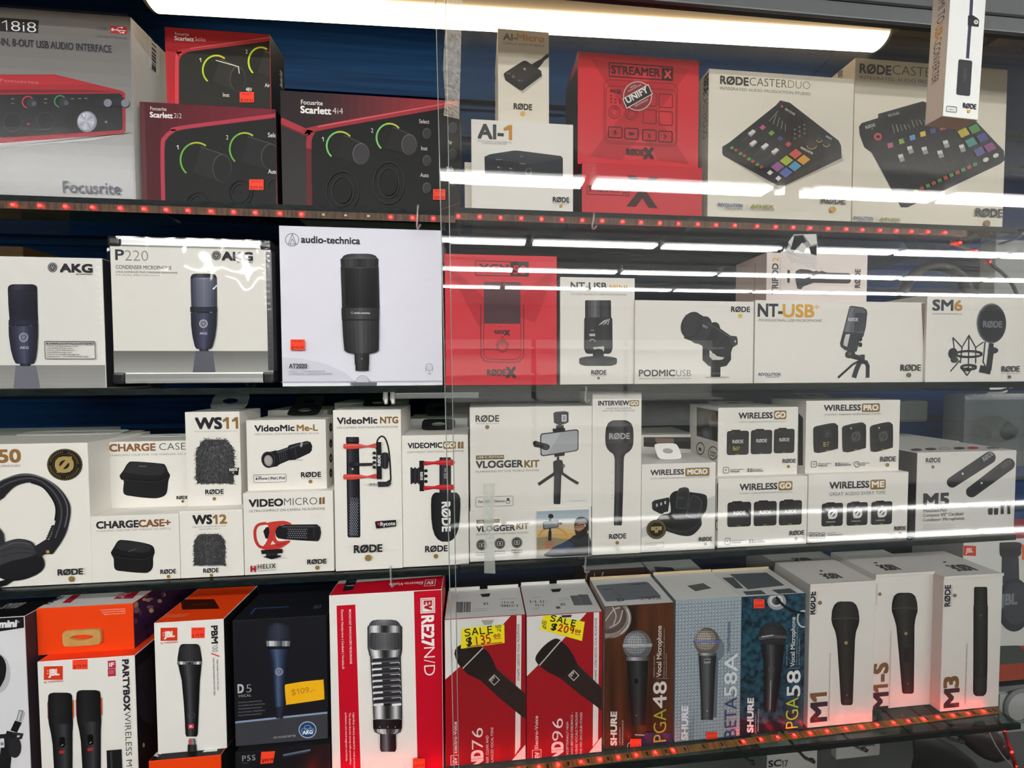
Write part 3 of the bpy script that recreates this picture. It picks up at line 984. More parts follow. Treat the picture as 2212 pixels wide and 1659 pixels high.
A.line(P, 'f0f0f4', [(628, 852), (638, 876)], 8)
for x, y in ((798, 770), (928, 772)):
    A.oval(P, '1c1d24', x - 50, y - 12, 36); A.poly(P, '1f2028', [(x - 50, y - 44), (x + 10, y - 34), (x + 10, y + 34), (x - 50, y + 22)]); A.oval(P, '7d7f8c', x + 14, y + 4, 30)
A.oval(P, '6f7486', 800, 916, 10); A.oval(P, '0b0b0f', 862, 916, 24); A.oval(P, 'c23a44', 222, 932, 12, 6)
for x, y in ((105, 745), (105, 778), (350, 745), (350, 775), (552, 744), (605, 743), (652, 742)):
    A.rect(P, '56705f' if y > 750 else '8a7a52', x - 12, y - 4, x + 12, y + 4)
A.text('brand_lettering', 'Focusrite', (482, 1440), (908, 1448), 84, '44485c', .012)
R = b1.face('R', 'A1')
R.poly('barcode_label', 'e9e8e4', [(1112, 196), (1190, 262), (1190, 560), (1112, 500)])
barcode(R, 'barcode_label', 1132, 236, 1164, 520, 15, '4a4a4c', True)


def scarlett_knob(A, cx, cy, rx, ry, t0, t1, tx, ty, cr, col, body, cap, w=13):
    """printed knob: lit arc, barrel and cap"""
    K_ = 'knob_picture#%d' % cx
    A.oval(K_, mix_hex(body, '000000', .25), cx + 8, cy + 8, rx * .86, ry * .86)
    dx, dy = tx - cx, ty - cy
    L = math.hypot(dx, dy); ox, oy = -dy / L, dx / L
    A.poly(K_, body, [(cx + ox * rx * .8, cy + oy * ry * .8), (tx + ox * cr[0] * 1.05, ty + oy * cr[1]), (tx - ox * cr[0] * 1.05, ty - oy * cr[1]), (cx - ox * rx * .8, cy - oy * ry * .8)])
    A.line(K_, mix_hex(body, 'ffffff', .22), [(cx - ox * rx * .8, cy - oy * ry * .8), (tx - ox * cr[0], ty - oy * cr[1] * .98)], 5)
    A.oval(K_, mix_hex(cap, 'ffffff', .18), tx, ty, cr[0], cr[1]); A.oval(K_, cap, tx + 2, ty + 3, cr[0] * .93, cr[1] * .95)
    m = (t0 + t1 * 2) / 3
    g = 'lit_arc#%d' % cx
    A.arc(g, col, cx, cy, rx, ry, t0, m, w); A.arc(g, mix_hex(col, 'ddc23a', .6), cx, cy, rx, ry, m, t1, w, 10)


# small bright red box
A = b2.face('F', 'A1')
A.shade('cover_print', ['c4323a', 'a8242c', 'c0202a'], 1246, 200, 2030, 790, 'y', 8)
A.poly('cover_print', '2b2a26', [(1338, 900), (1338, 450), (1362, 408), (1410, 386), (2040, 305), (2040, 900)])
A.line('cover_print', 'd0424c', [(1322, 900), (1322, 450), (1345, 402), (1400, 375), (2040, 290)], 26, True)
A.line('cover_print', 'ee8f8c', [(1420, 362), (2040, 276)], 5)
A.text('brand_lettering', 'Focusrite', (1308, 262), (1412, 264), 21, 'f6ece6', .01)
A.text('title_lettering', 'Scarlett', (1305, 300), (1448, 306), 30, 'fff8f2', .03); A.text('title_lettering', 'Solo', (1458, 307), (1534, 310), 30, 'f6ece6', light=True)
A.text('caption_lettering#1', '1', (1491, 463), (1503, 463), 28, 'ece7d8', .02); A.text('caption_lettering#2', '2', (1835, 400), (1850, 400), 28, 'ece7d8')
scarlett_knob(A, 1617, 525, 101, 108, 130, 308, 1775, 590, (58, 92), 'b6d62a', '34322d', '2b2925')
A.line('knob_picture#1617', 'f0ece0', [(1612, 452), (1782, 500), (1788, 552)], 6)
scarlett_knob(A, 1950, 465, 92, 108, 130, 300, 2100, 520, (58, 90), 'c6d832', '34322d', '2b2925')
A.text('caption_lettering#3', '48V', (1838, 683), (1884, 680), 27, 'ece7d8', .01); A.text('caption_lettering#4', 'Inst', (1668, 724), (1716, 720), 28, 'ece7d8', .01)
A.text('caption_lettering#5', 'Air', (1980, 652), (2018, 650), 27, 'ece7d8', .01)
sticker(A, 1792, 690, 1900, 768, '$159.99')
R = b2.face('R', 'A1'); R.text('side_lettering', 'Scarlett Solo', (2108, 662), (2108, 545), 14, 'c9c9c9', .01, 90)

# dark red box
A = b3.face('F', 'A1')
A.shade('cover_print', ['4a1620', '641c28', '7a2030'], 1076, 700, 2050, 1600, 'x', 8)
A.poly('cover_print', '191a1b', [(1238, 1600), (1228, 1110), (1250, 1035), (1300, 992), (1370, 968), (2060, 882), (2060, 1600)])
A.line('cover_print', 'b03a4c', [(1222, 1600), (1214, 1110), (1236, 1026), (1290, 980), (1370, 952), (2060, 862)], 30, True)
A.text('brand_lettering', 'Focusrite', (1124, 822), (1244, 826), 25, 'd9cfc9', .01)
A.text('title_lettering', 'Scarlett', (1122, 875), (1290, 881), 38, 'ece6e2', .03); A.text('title_lettering', '2i2', (1300, 881), (1358, 884), 36, 'd9d2ce', light=True)
A.text('caption_lettering#6', '1', (1321, 1115), (1334, 1115), 30, 'e4e4e0', .015); A.text('caption_lettering#7', '2', (1690, 1042), (1706, 1042), 32, 'e4e4e0')
scarlett_knob(A, 1470, 1195, 120, 128, 130, 305, 1660, 1255, (72, 104), '66aa40', '222324', '1d1e1f')
scarlett_knob(A, 1828, 1115, 110, 120, 130, 305, 2022, 1172, (72, 98), '66aa40', '222324', '1d1e1f')
A.text('caption_lettering#8', 'Select', (2003, 1026), (2098, 1030), 33, 'dadad6', .01); A.text('caption_lettering#9', 'Auto', (2005, 1297), (2074, 1300), 31, 'dadad6', .01)
for x, y in ((1480, 1530), (1800, 1440)):
    g = 'socket_picture#%d' % x; A.ring(g, '101112', x, y, 85, 92, 10); A.ring(g, '242526', x, y, 62, 66, 6)
A.ring('button_picture', '303132', 2050, 1390, 45, 50, 6)
sticker(A, 1863, 1342, 1971, 1420, '$279.99')

# widest dark box
A = b4.face('F', 'A2')
hh = A.lift()
for k in range(22):
    x0, x1 = 160 + k * 64, 160 + (k + 1) * 64
    f = max(0, min(1, (k - 3) / 17))
    bot = lambda x: 895 + (x - 175) * .45 if x < 395 else 950 - (x - 430) * .178
    A.put('cover_print', mix_hex('291e20', 'b4343f', f), [[A.loc(q) for q in ((x0, bot(x0)), (x1, bot(x1)), (x1, 600), (x0, 600))]], hh)
A.poly('cover_print', '121213', [(388, 1620), (384, 1070), (400, 1010), (450, 968), (1560, 772), (1560, 1620)])
A.line('cover_print', 'a8343f', [(160, 902), (350, 988)], 54); A.line('cover_print', '6e2028', [(160, 930), (350, 1014)], 14)
A.line('cover_print', '9c2f3a', [(372, 1120), (372, 1050), (390, 998), (440, 958), (1560, 758)], 40, True)
A.line('cover_print', 'cf5a60', [(440, 946), (1560, 744)], 10); A.line('cover_print', '5e2026', [(378, 1620), (370, 1110)], 40)
A.text('brand_lettering', 'Focusrite', (313, 779), (474, 783), 33, 'e6dedb', .012)
A.text('title_lettering', 'Scarlett', (311, 843), (536, 849), 50, 'f2ecea', .03); A.text('title_lettering', '4i4', (548, 850), (626, 853), 46, 'e2dad8', light=True)
A.text('caption_lettering#10', '1', (469, 1055), (482, 1055), 31, 'd4d2ce', .01); A.text('caption_lettering#11', '2', (835, 990), (852, 990), 31, 'd4d2ce')
scarlett_knob(A, 605, 1090, 100, 104, 130, 318, 760, 1150, (62, 80), '74bd66', '1d1c1d', '3a393b')
scarlett_knob(A, 973, 1030, 96, 104, 130, 318, 1120, 1082, (58, 78), '74bd66', '1d1c1d', '3a393b')
for s, x0, x1, yb in (('Select', 1195, 1270, 922), ('Inst', 1210, 1256, 1123), ('Auto', 1203, 1265, 1323), ('Air', 1408, 1441, 1079), ('Safe', 1400, 1450, 1276)):
    A.text('caption_lettering#' + s, s, (x0, yb), (x1, yb), 29, 'cfccca', .008)
for x, y in ((1252, 1000), (1252, 1202), (1252, 1406), (1446, 957), (1444, 1154), (1444, 1352)):
    g = 'button_picture#%d%d' % (x, y); A.oval(g, '555356', x, y, 32, 41); A.oval(g, '38363a', x + 2, y + 3, 29, 37)
for x, y, a, b in ((625, 1432, 122, 150), (970, 1370, 115, 155)):
    g = 'socket_picture#%d' % x; A.ring(g, '29282a', x, y, a, b, 7); A.ring(g, '343336', x, y, a * .66, b * .72, 5); A.oval(g, '0b0b0c', x, y, a * .55, b * .6)
A.line('cover_print', '7a2030', [(1300, 1590), (1560, 1496)], 5)
sticker(A, 1299, 1416, 1390, 1496, '$299.99')
R = b4.face('R', 'P'); R.text('side_lettering', 'Scarlett', (1004, 452), (1003, 425), 5, 'b9b9b9', .02, 90)

# white box, flat black unit
A = b6.face('F', 'A3')
A.text('title_lettering', 'AI-', (252, 1030), (438, 1036), 102, '3a3d40', .035); A.text('title_lettering', '1', (446, 1040), (502, 1041), 104, 'c98d36', .03)
A.text('caption_lettering', 'STUDIO-QUALITY AUDIO INTERFACE', (250, 1058), (502, 1070), 12, '8d8d88'); A.text('caption_lettering', '& HEADPHONE AMPLIFIER', (286, 1074), (466, 1083), 12, '8d8d88')
A.poly(P, '3b3e43', [(300, 1170), (340, 1152), (520, 1124), (560, 1126), (870, 1165), (884, 1182), (640, 1228), (310, 1184)])
A.poly(P, '212429', [(299, 1172), (310, 1182), (640, 1226), (645, 1335), (330, 1312), (302, 1295)])
A.poly(P, '2a2e34', [(640, 1226), (884, 1180), (884, 1315), (870, 1328), (645, 1335)])
for x, y in ((412, 1258), (502, 1268)):
    A.oval(P, '0f1113', x, y, 32); A.oval(P, '34383d', x + 3, y + 4, 24); A.line(P, 'c9ccd0', [(x - 18, y - 12), (x, y - 6)], 5)
A.ring(P, '6d7278', 628, 1283, 20, 25, 6); A.oval(P, '0d0e10', 628, 1283, 15, 20)
A.line(P, '9aa0a6', [(562, 1168), (588, 1170)], 4); A.text(P, 'phones', (385, 1195), (428, 1198), 10, 'c4c8cc'); A.text(P, 'input', (562, 1226), (608, 1230), 10, 'c4c8cc')
A.text(P, 'RØDE', (560, 1330), (612, 1333), 14, 'a9a9a5')
brand(A, 810, 930, 1508, 36, dx=870, dy=1539, dr=12, dcol='c9962f')

# narrow box before the lamp
A = b7.face('F', 'A3')
A.text('title_lettering', 'AI-', (440, 297), (537, 300), 48, '6a6258', .03); A.text('title_lettering', 'Micro', (541, 300), (746, 303), 48, 'dba650', .035)
A.text('caption_lettering', 'COMPACT AUDIO INTERFACE', (436, 330), (743, 345), 17, '857a69')
A.poly(P, 'c2bcae', [(470, 610), (585, 700), (735, 580), (728, 560)])
A.line(P, '2b2925', [(680, 492), (720, 460), (760, 425), (800, 402)], 24, True)
A.poly(P, '2a2826', [(640, 488), (700, 452), (745, 430), (738, 468), (700, 512)])
A.poly(P, '262422', [(442, 556), (452, 542), (590, 454), (612, 456), (722, 530), (728, 568), (580, 678), (560, 672), (455, 600)])
A.poly(P, '35322f', [(450, 552), (595, 460), (720, 535), (572, 632)])
A.oval(P, 'c9c4b8', 598, 517, 8); A.ring(P, 'a9a49a', 515, 574, 8, 8, 3); A.text(P, 'in 1', (552, 606), (580, 600), 10, 'c9c4b8'); A.text(P, 'in 2', (466, 552), (490, 545), 9, 'c9c4b8')
brand(A, 518, 653, 815, 42, sub=False, dx=586, dy=848, dr=17, dcol='e2b650', col='3a3833')
L = b7.face('L', 'A3')
for y in (590, 780):
    L.oval('side_print', '34302b', 372, y, 9, 42)

# square red box
A = b8.face('F', 'A3')
A.poly('cover_print', 'b51d2a', [(1090, 438), (1325, 472), (1830, 1228), (1600, 1196)]); A.poly('cover_print', 'b51d2a', [(1836, 516), (1615, 488), (1082, 1168), (1325, 1196)])
A.frame('title_panel', '2b1418', 1231, 468, 1702, 602, 8)
A.text('title_lettering', 'STREAMER', (1248, 548), (1608, 576), 58, '2b1418', .03); A.rect('title_panel', '1f1416', 1624, 508, 1702, 602); A.text('title_lettering', 'X', (1642, 582), (1692, 585), 54, 'd23a38', .04)
A.frame(P, '8b1822', 1192, 592, 1736, 1098, 6, .1); A.frame(P, '8b1822', 1206, 640, 1726, 1085, 6, .09)
for x0, y0, x1, y1 in ((1225, 947, 1325, 1032), (1346, 957, 1446, 1042), (1479, 968, 1580, 1054), (1600, 978, 1699, 1064)):
    A.frame(P, '3d1016', x0, y0, x1, y1, 8, .14)
for x0, y0, x1, y1 in ((1490, 690, 1582, 795), (1602, 700, 1702, 806), (1485, 818, 1580, 925), (1602, 830, 1702, 938)):
    A.frame(P, '7a1721', x0, y0, x1, y1, 7, .1)
for x, y in ((1268, 838), (1396, 850)):
    A.ring(P, '7a1721', x, y, 44, 46, 6); A.ring(P, '7a1721', x, y, 26, 28, 5)
A.oval(P, '3d1016', 1273, 988, 10, 15); A.arc(P, '3d1016', 1273, 992, 17, 18, 0, 180, 4); A.rect(P, '2b1014', 1378, 988, 1402, 1012, .2); A.poly(P, '2b1014', [(1402, 1000), (1414, 990), (1414, 1012)])
A.line(P, '2b1014', [(1538, 998), (1522, 1013), (1538, 1030)], 7); A.line(P, '2b1014', [(1638, 1005), (1654, 1021), (1638, 1038)], 7)
A.text(P, 'RØDE', (1236, 690), (1292, 696), 20, '5a121b', .03); A.text(P, 'X', (1290, 700), (1318, 702), 32, '5a121b', .04)
for x, y in ((1243, 716), (1243, 740), (1243, 765), (1276, 745), (1276, 768), (1310, 750), (1310, 772)):
    A.oval(P, '6a141e', x, y, 7)
A.oval('seal', 'c9bdb6', 1440, 721, 108, 110); A.oval('seal', '8a2427', 1440, 721, 101, 103)
A.poly('seal', 'd9d2cc', [(1326, 742), (1520, 632), (1554, 706), (1358, 816)]); A.poly('seal', '2a2423', [(1334, 744), (1517, 641), (1546, 704), (1361, 807)])
A.text('seal', 'UNIFY', (1366, 776), (1522, 689), 46, 'e8e4e0', .03, None)
A.text('seal', 'VIRTUAL', (1386, 666), (1432, 643), 13, 'd9b9b4', .01, None); A.text('seal', 'MIXING SOFTWARE', (1372, 692), (1470, 640), 11, 'd9b9b4', .01, None); A.text('seal', 'FREE DOWNLOAD', (1424, 803), (1520, 752), 13, 'd9b9b4', .01, None)
A.text('brand_lettering', 'RØDE', (1358, 1156), (1484, 1163), 42, '2b1216', .035); A.text('brand_lettering', 'X', (1486, 1182), (1558, 1187), 74, '2b1216', .05)
L = b8.face('L', 'A3'); L.poly('side_print', 'b81f2c', [(960, 505), (1000, 440), (1000, 490), (935, 620)])

A = b9.face('F', 'A3')
A.poly('cover_print', '3b1217', [(1362, 1309), (1428, 1312), (1594, 1556), (1524, 1552)]); A.poly('cover_print', '3b1217', [(1598, 1326), (1532, 1322), (1356, 1542), (1428, 1546)])
A.frame('title_panel', '5a141d', 1065, 1386, 1376, 1462, 6); A.text('title_lettering', 'STREAMER', (1078, 1428), (1300, 1442), 36, '5a141d', .03); A.text('title_lettering', 'X', (1330, 1448), (1364, 1450), 40, '5a141d', .03)

# mixer boxes


def dia(A, x, y, rx, ry, c, part=P):
    A.poly(part, c, [(x - rx, y + ry * .08), (x + rx * .04, y - ry), (x + rx, y - ry * .06), (x - rx * .04, y + ry)])


A = b10.face('F', 'A4')
A.text('title_lettering', 'RØDE', (174, 562), (361, 571), 52, '3a3732', .035); A.text('title_lettering', 'CASTER', (370, 573), (620, 585), 54, '4a463f', light=True); A.text('title_lettering', 'DUO', (627, 590), (776, 598), 52, '9c8a6a', light=True)
A.text('caption_lettering', 'INTEGRATED AUDIO PRODUCTION STUDIO', (172, 600), (778, 634), 19, '857f72', .004)
A.poly(P, 'b9b4a6', [(185, 1040), (560, 1275), (1000, 1080), (985, 1000)])
A.poly(P, '303032', [(575, 674), (640, 690), (968, 945), (984, 980), (986, 1062), (610, 1245), (555, 1245), (195, 1045), (186, 1030), (187, 985), (440, 830)])
A.poly(P, '222325', [(575, 684), (632, 700), (955, 950), (975, 975), (970, 1000), (590, 1212), (560, 1215), (200, 1000), (198, 985)])
A.poly(P, '1a1c1f', [(560, 735), (590, 702), (775, 838), (655, 960), (455, 850)])
for k in range(5):
    A.line(P, 'a5a072' if k % 2 else '8a8f94', [(500 + k * 27, 815 + k * 17), (560 + k * 20 - (k > 0) * 30, 745 + k * 22)], 4)
for k in range(9):
    A.oval(P, '7a7e84', 672 + (k % 3) * 32, 870 + (k // 3) * 30 - (k % 3) * 16, 6)
A.line(P, 'c04a4a', [(578, 712), (592, 720)], 12); A.text(P, '00:15:03', (604, 738), (668, 778), 15, 'd0d0cc', .01, None)
for x, y, c in ((455, 857, 'c65585'), (515, 895, '74a33c'), (573, 932, '4a3f82'), (628, 970, 'c4494c')):
    dia(A, x, y, 22, 19, c)
for x, y in ((383, 897), (392, 967), (470, 988), (538, 1021)):
    A.line(P, '46474a', [(x - 70, y + 58), (x + 40, y - 35)], 5)
    A.poly(P, '9d9d9c', [(x - 28, y + 8), (x + 6, y - 22), (x + 28, y - 8), (x - 6, y + 24)]); A.poly(P, 'dcdcda', [(x - 28, y), (x + 6, y - 26), (x + 26, y - 14), (x - 6, y + 10)])
for k, (x, y) in enumerate(((248, 995), (275, 1010), (306, 1034), (332, 1048), (362, 1070), (388, 1085), (419, 1107), (446, 1123))):
    dia(A, x, y, 16, 13, 'b04038' if k % 2 else '5d9a3e')
for x, y, c in ((673, 1036, 'c85450'), (727, 1076, 'd9a038'), (612, 1081, 'a3b534'), (668, 1119, '4f98bd'), (553, 1122, '955a94'), (609, 1161, '5468ab')):
    dia(A, x, y, 45, 35, c)
for x, y in ((502, 1162), (558, 1200)):
    dia(A, x, y, 21, 18, 'dededc')
for x, y, r in ((780, 970, 34), (880, 962, 24), (832, 935, 20)):
    A.oval(P, '35363a', x, y, r, r * .9); A.arc(P, 'b09c4a', x, y + 6, r, r * .85, 10, 170, 5)
A.text(P, 'RØDECASTER', (705, 1000), (786, 1042), 14, 'd9d9d6', .02, None); A.text(P, 'RØDE', (874, 924), (912, 944), 12, 'c9c9c6', .02, None)
brand(A, 846, 1006, 1366, 46, sub=False, dx=922, dy=1409, dr=20, dcol='d6a83e', col='4a4741')
A.text('caption_lettering', 'REVOLUTION', (156, 1388), (318, 1396), 22, '3d5c8c', .02); A.text('caption_lettering', 'PREAMPS', (202, 1408), (318, 1412), 14, '8a8a86', .004)
A.line('caption_lettering', 'b0aca0', [(347, 1376), (347, 1410)], 3)
A.text('caption_lettering', 'APHEX', (372, 1396), (526, 1402), 22, '98983e', .02); A.text('caption_lettering', 'PROCESSING', (370, 1412), (528, 1418), 15, '8a8a72', .004)
L = b10.face('L', 'A4')
L.text('side_lettering', 'RØDE', (64, 528), (64, 638), 24, '2e2c29', .03, -90); L.text('side_lettering', 'CASTERDUO', (60, 645), (54, 945), 24, '4a463f', 0, -90, light=True)

A = b11.face('F', 'A4')
A.text('title_lettering', 'RØDE', (1110, 488), (1318, 494), 60, '35342f', .035); A.text('title_lettering', 'CASTER', (1328, 498), (1640, 512), 62, '5a564c', light=True); A.text('title_lettering', 'PRO II', (1655, 512), (1880, 522), 60, '9c8a6a', light=True)
A.text('caption_lettering', 'INTEGRATED AUDIO PRODUCTION STUDIO', (1110, 528), (1900, 574), 22, '837d70', .004)
A.poly(P, '2a2a2c', [(1103, 850), (1122, 826), (1232, 792), (1232, 765), (1532, 680), (1560, 692), (1890, 815), (2076, 1012), (2082, 1075), (2050, 1102), (1430, 1392), (1385, 1392), (1190, 1025), (1140, 990), (1108, 905)])
A.poly(P, '202124', [(1120, 840), (1540, 712), (1880, 822), (2065, 1020), (2060, 1060), (1400, 1370), (1210, 1010), (1130, 960)])
A.poly(P, '17191c', [(1250, 780), (1530, 698), (1680, 770), (1640, 860), (1330, 940)])
for k in range(9):
    A.line(P, '8c9468' if k % 2 else '6f7480', [(1342 + k * 26, 895 - k * 8), (1326 + k * 26, 835 - k * 7 + (k * 37 % 30))], 6)
A.text(P, '00:15:03', (1300, 786), (1372, 768), 17, 'b9b9b4', .01, None)
A.ring(P, 'b8483e', 1230, 919, 20, 18, 14); A.text(P, 'RØDE', (1148, 868), (1212, 848), 20, 'c4c4c0', .02, None); A.oval(P, 'b08a4a', 1190, 868, 5)
for x, y, c in ((1312, 977, 'bb5c84'), (1388, 950, '86a83e'), (1460, 925, '5f93c0'), (1530, 901, 'd2b44a'), (1597, 880, '544a80'), (1662, 858, 'b04a50')):
    A.poly(P, c, [(x - 21, y - 11), (x + 14, y - 21), (x + 21, y + 11), (x - 14, y + 21)])
for x, y in ((1383, 1062), (1443, 1008), (1540, 1013), (1645, 1037), (1682, 970), (1790, 998)):
    A.line(P, '3c3e42', [(x - 55, y - 90), (x + 60, y + 130)], 4)
    A.poly(P, '9a9a98', [(x - 22, y - 20), (x + 10, y - 28), (x + 26, y + 18), (x - 6, y + 28)]); A.poly(P, 'd2d2ce', [(x - 22, y - 20), (x + 10, y - 28), (x + 16, y - 8), (x - 16, y + 2)])
for x, y, c in ((1800, 893, 'bfae3c'), (1873, 867, '4c9048'), (1850, 957, '4a8f86'), (1925, 926, '4a5088'), (1905, 1019, '50558c'), (1976, 990, '8d4a7c')):
    A.poly(P, c, [(x - 42, y - 8), (x + 14, y - 34), (x + 42, y + 10), (x - 14, y + 36)])
for x, y in ((1948, 1075), (2015, 1047)):
    A.oval(P, 'cfcfca', x, y, 20, 14, -25)
for k in range(11):
    x, y = 1480 + k * 39.5, 1285 - k * 17.8
    A.poly(P, 'a83c38' if k % 2 else '4f8a48', [(x - 18, y - 4), (x + 8, y - 16), (x + 18, y + 4), (x - 8, y + 16)])
A.text('caption_lettering', 'REVOLUTION', (1051, 1474), (1192, 1482), 20, '3f5f90', .02); A.text('caption_lettering', 'PREAMPS', (1086, 1492), (1190, 1497), 14, '8a8a86', .004); A.line('caption_lettering', 'b0aca0', [(1215, 1464), (1215, 1494)], 3)
A.text('caption_lettering', 'APHEX', (1238, 1482), (1376, 1488), 20, '98983e', .02); A.text('caption_lettering', 'PROCESSING', (1234, 1500), (1376, 1506), 15, '8a8a72', .004)
brand(A, 1880, 2056, 1453, 52, sub=False, dx=1955, dy=1502, dr=22, dcol='8d6f3e', col='3c3b37')
L = b11.face('L', 'A4'); L.text('side_lettering', 'RØDE', (966, 468), (966, 560), 22, '3c3a36', .03, -90)

# the box hanging in front of the glass
A = b12.face('F', 'A4')
A.line(P, '3a3650', [(1866, -120), (1854, 108)], 21); A.line(P, '3a3650', [(1848, 172), (1832, 392)], 21)
A.poly(P, '232228', [(1836, 106), (1862, 100), (1898, 122), (1910, 138), (1906, 182), (1834, 172)]); A.oval(P, 'cfd2d2', 1889, 149, 15); A.oval(P, '8a8d90', 1889, 149, 8)
A.rect(P, '2c2c31', 1772, 398, 1848, 646, .12); A.text(P, 'RØDE', (1820, 548), (1824, 462), 18, '4a4a50', .01, 90)
A.frame('caption_lettering', '7d8284', 1692, 712, 1757, 755, 4, .15); A.text('caption_lettering', 'USB-C', (1703, 738), (1746, 740), 10, '6a6e70')
brand(A, 1800, 1888, 724, 32, sub=False, dx=1840, dy=749, dr=11, dcol='d2983a')
L = b12.face('L', 'A4')
L.text('side_lettering', 'HDMI TO', (1642, -60), (1622, 176), 34, '5a5348', .004, -90, light=True); L.text('side_lettering', 'USB-C', (1620, 186), (1612, 302), 34, 'dba040', .012, -90); L.text('side_lettering', 'CONVERTER', (1608, 308), (1590, 572), 34, '5a5348', .004, -90, light=True)
mb = MB(); mb.tube([(0, .0, b12.H), (0, .002, b12.H + .03), (0, .05, b12.H + .035)], .0015, M_ALU, 6); mb.build('hanging_wire', b12.root)
b1.wrap(.002, .05, (.1,), .00003, 5, m=FILM2)

# ================================================================ print: second shelf


def trefoil(A, part, cx, cy, r, col, w):
    """round mark with three linked rings"""
    A.ring(part, col, cx, cy, r, r, w)
    for k in range(3):
        t = math.radians(-90 + 120 * k)
        A.ring(part, col, cx + r * .33 * math.cos(t), cy + r * .33 * math.sin(t), r * .36, r * .36, w * .7)


def akg(A, x0, x1, yb, h, cx, cy, r):
    A.oval('brand_lettering', '26262a', cx, cy, r); trefoil(A, 'brand_lettering', cx, cy, r * .8, 'cfcfca', r * .09)
    A.text('brand_lettering', 'AKG', (x0, yb), (x1, yb), h, '26262a', .05)
    A.text('brand_lettering', 'by HARMAN', (x1 - (x1 - x0) * .5, yb + h * .38), (x1, yb + h * .38), h * .2, '3d3d42', .01)


MICB = ['1d1e2b', '34364a', '4c4f68', '2a2c40', '1b1c28']
A = c1.face('F', 'B1')
akg(A, 452, 690, 578, 58, 393, 545, 36)
A.shade('floor_band', ['8b8b89', 'a3a3a0'], -300, 1276, 800, 1470, 'y', 6)
A.poly('floor_band', '6f707a', [(120, 1278), (272, 1278), (308, 1470), (100, 1470)])
A.body(P, [(171, 671, 74), (171, 678, 96), (171, 690, 108), (171, 716, 111)], ['15161f', '3a3c4c', '20212c', '15161f'])
A.body(P, [(171, 714, 110), (174, 830, 109), (180, 940, 106)], ['161722', '262838', '1c1d2a', '161722'])
for k in range(22):
    A.line(P, '2d2f40', [(68 + k * .4, 728 + k * 9.6), (274 + k * .7, 728 + k * 9.6)], 2)
A.body(P, [(180, 936, 108), (180, 980, 110)], ['1d1e2b', '2d2f42', '1d1e2b'])
A.rect(P, '0d0e14', 76, 976, 290, 984); A.rect(P, '5f627a', 118, 977, 126, 984); A.rect(P, '5f627a', 226, 977, 244, 986)
A.body(P, [(181, 984, 110), (182, 1060, 108), (186, 1160, 98), (190, 1225, 84), (192, 1258, 70), (194, 1264, 62)], MICB)
A.body(P, [(196, 1262, 40), (196, 1280, 36)], ['101118', '3a3c4c', '101118'])
A.ring(P, 'b9bac8', 184, 1068, 32, 32, 5); trefoil(A, P, 184, 1068, 24, 'b9bac8', 3); A.text(P, 'AKG', (158, 1153), (222, 1153), 18, 'b9bac8', .03)
A.frame('warning_panel', '55555a', 340, 1097, 720, 1228, 5, .06)
A.text('warning_panel', 'WARNING/ADVERTENCIA/AVERTISSEMENT', (372, 1119), (712, 1119), 13, '33333a', .02); A.poly('warning_panel', '33333a', [(350, 1119), (361, 1104), (370, 1119)])
for k, (s, x1) in enumerate((('- Cancer and Reproductive Harm -', 600), ('  www.P65Warnings.ca.gov.', 556), ('- Cáncer y Daño Reproductivo -', 576), ('  www.P65Warnings.ca.gov.', 552), ('- Cancer et Troubles de l\'appareil', 600), ('  reproducteur - www.P65Warnings.ca.gov.', 672))):
    A.text('warning_panel', s.strip(), (352 + 10 * (k % 2), 1137 + k * 15.4), (x1, 1137 + k * 15.4), 9.5, '44444a', .008)
A.line('warning_panel', '44444a', [(350, 1124), (712, 1124)], 2)
c1.wrap(.006, .012, (.93, .8), .00012, 4)

A = c2.face('F', 'B1')
A.text('title_lettering', 'P', (864, 488), (926, 489), 76, '33333a', .02); A.text('title_lettering', '220', (934, 494), (1108, 496), 78, '8f8f92', light=True)
A.text('title_lettering', 'CONDENSER MICROPHONE', (866, 555), (1282, 558), 28, '4c4d52', .003); A.text('title_lettering', 'LARGE DIAPHRAGM TRUE CONDENSER MICROPHONE', (866, 584), (1326, 586), 13, '6c6d72', .004); A.text('title_lettering', 'STUDIO RECORDING', (866, 606), (1190, 607), 11, '9a9a9c')
akg(A, 1660, 1886, 489, 58, 1616, 457, 35)
A.shade('floor_band', ['6b6b69', 'a5a5a2'], 820, 1168, 2040, 1330, 'y', 8)
A.poly('floor_band', '5f606a', [(1462, 1168), (1590, 1168), (1612, 1330), (1440, 1330)])
A.body(P, [(1522, 592, 62), (1522, 597, 84), (1522, 612, 95), (1522, 625, 98)], ['14151e', '454759', '20212c', '14151e'])
A.body(P, [(1522, 622, 98), (1524, 730, 98), (1526, 842, 96)], ['20212e', '6d6f84', '8f91a2', '6a6c80', '252634'])
for k in range(20):
    A.line(P, '5c5e72', [(1430, 640 + k * 10), (1616, 640 + k * 10)], 2)
for k in range(16):
    A.line(P, '5c5e72', [(1434 + k * 12, 632), (1434 + k * 12, 838)], 2)
A.body(P, [(1526, 840, 100), (1527, 878, 101)], ['1b1c28', '33354a', '1b1c28'])
A.rect(P, '0d0e14', 1432, 876, 1624, 886); A.rect(P, '7d7f92', 1466, 878, 1474, 886); A.rect(P, '7d7f92', 1572, 878, 1590, 888)
A.body(P, [(1528, 886, 98), (1528, 980, 95), (1528, 1060, 85), (1527, 1130, 68), (1527, 1148, 58), (1527, 1153, 50)], MICB)
A.body(P, [(1528, 1152, 34), (1528, 1168, 32)], ['101118', '4a4c5c', '101118'])
A.ring(P, 'c4c5d0', 1525, 966, 29, 29, 5); trefoil(A, P, 1525, 966, 22, 'c4c5d0', 3); A.text(P, 'AKG', (1498, 1046), (1553, 1046), 16, 'b9bac8', .03)
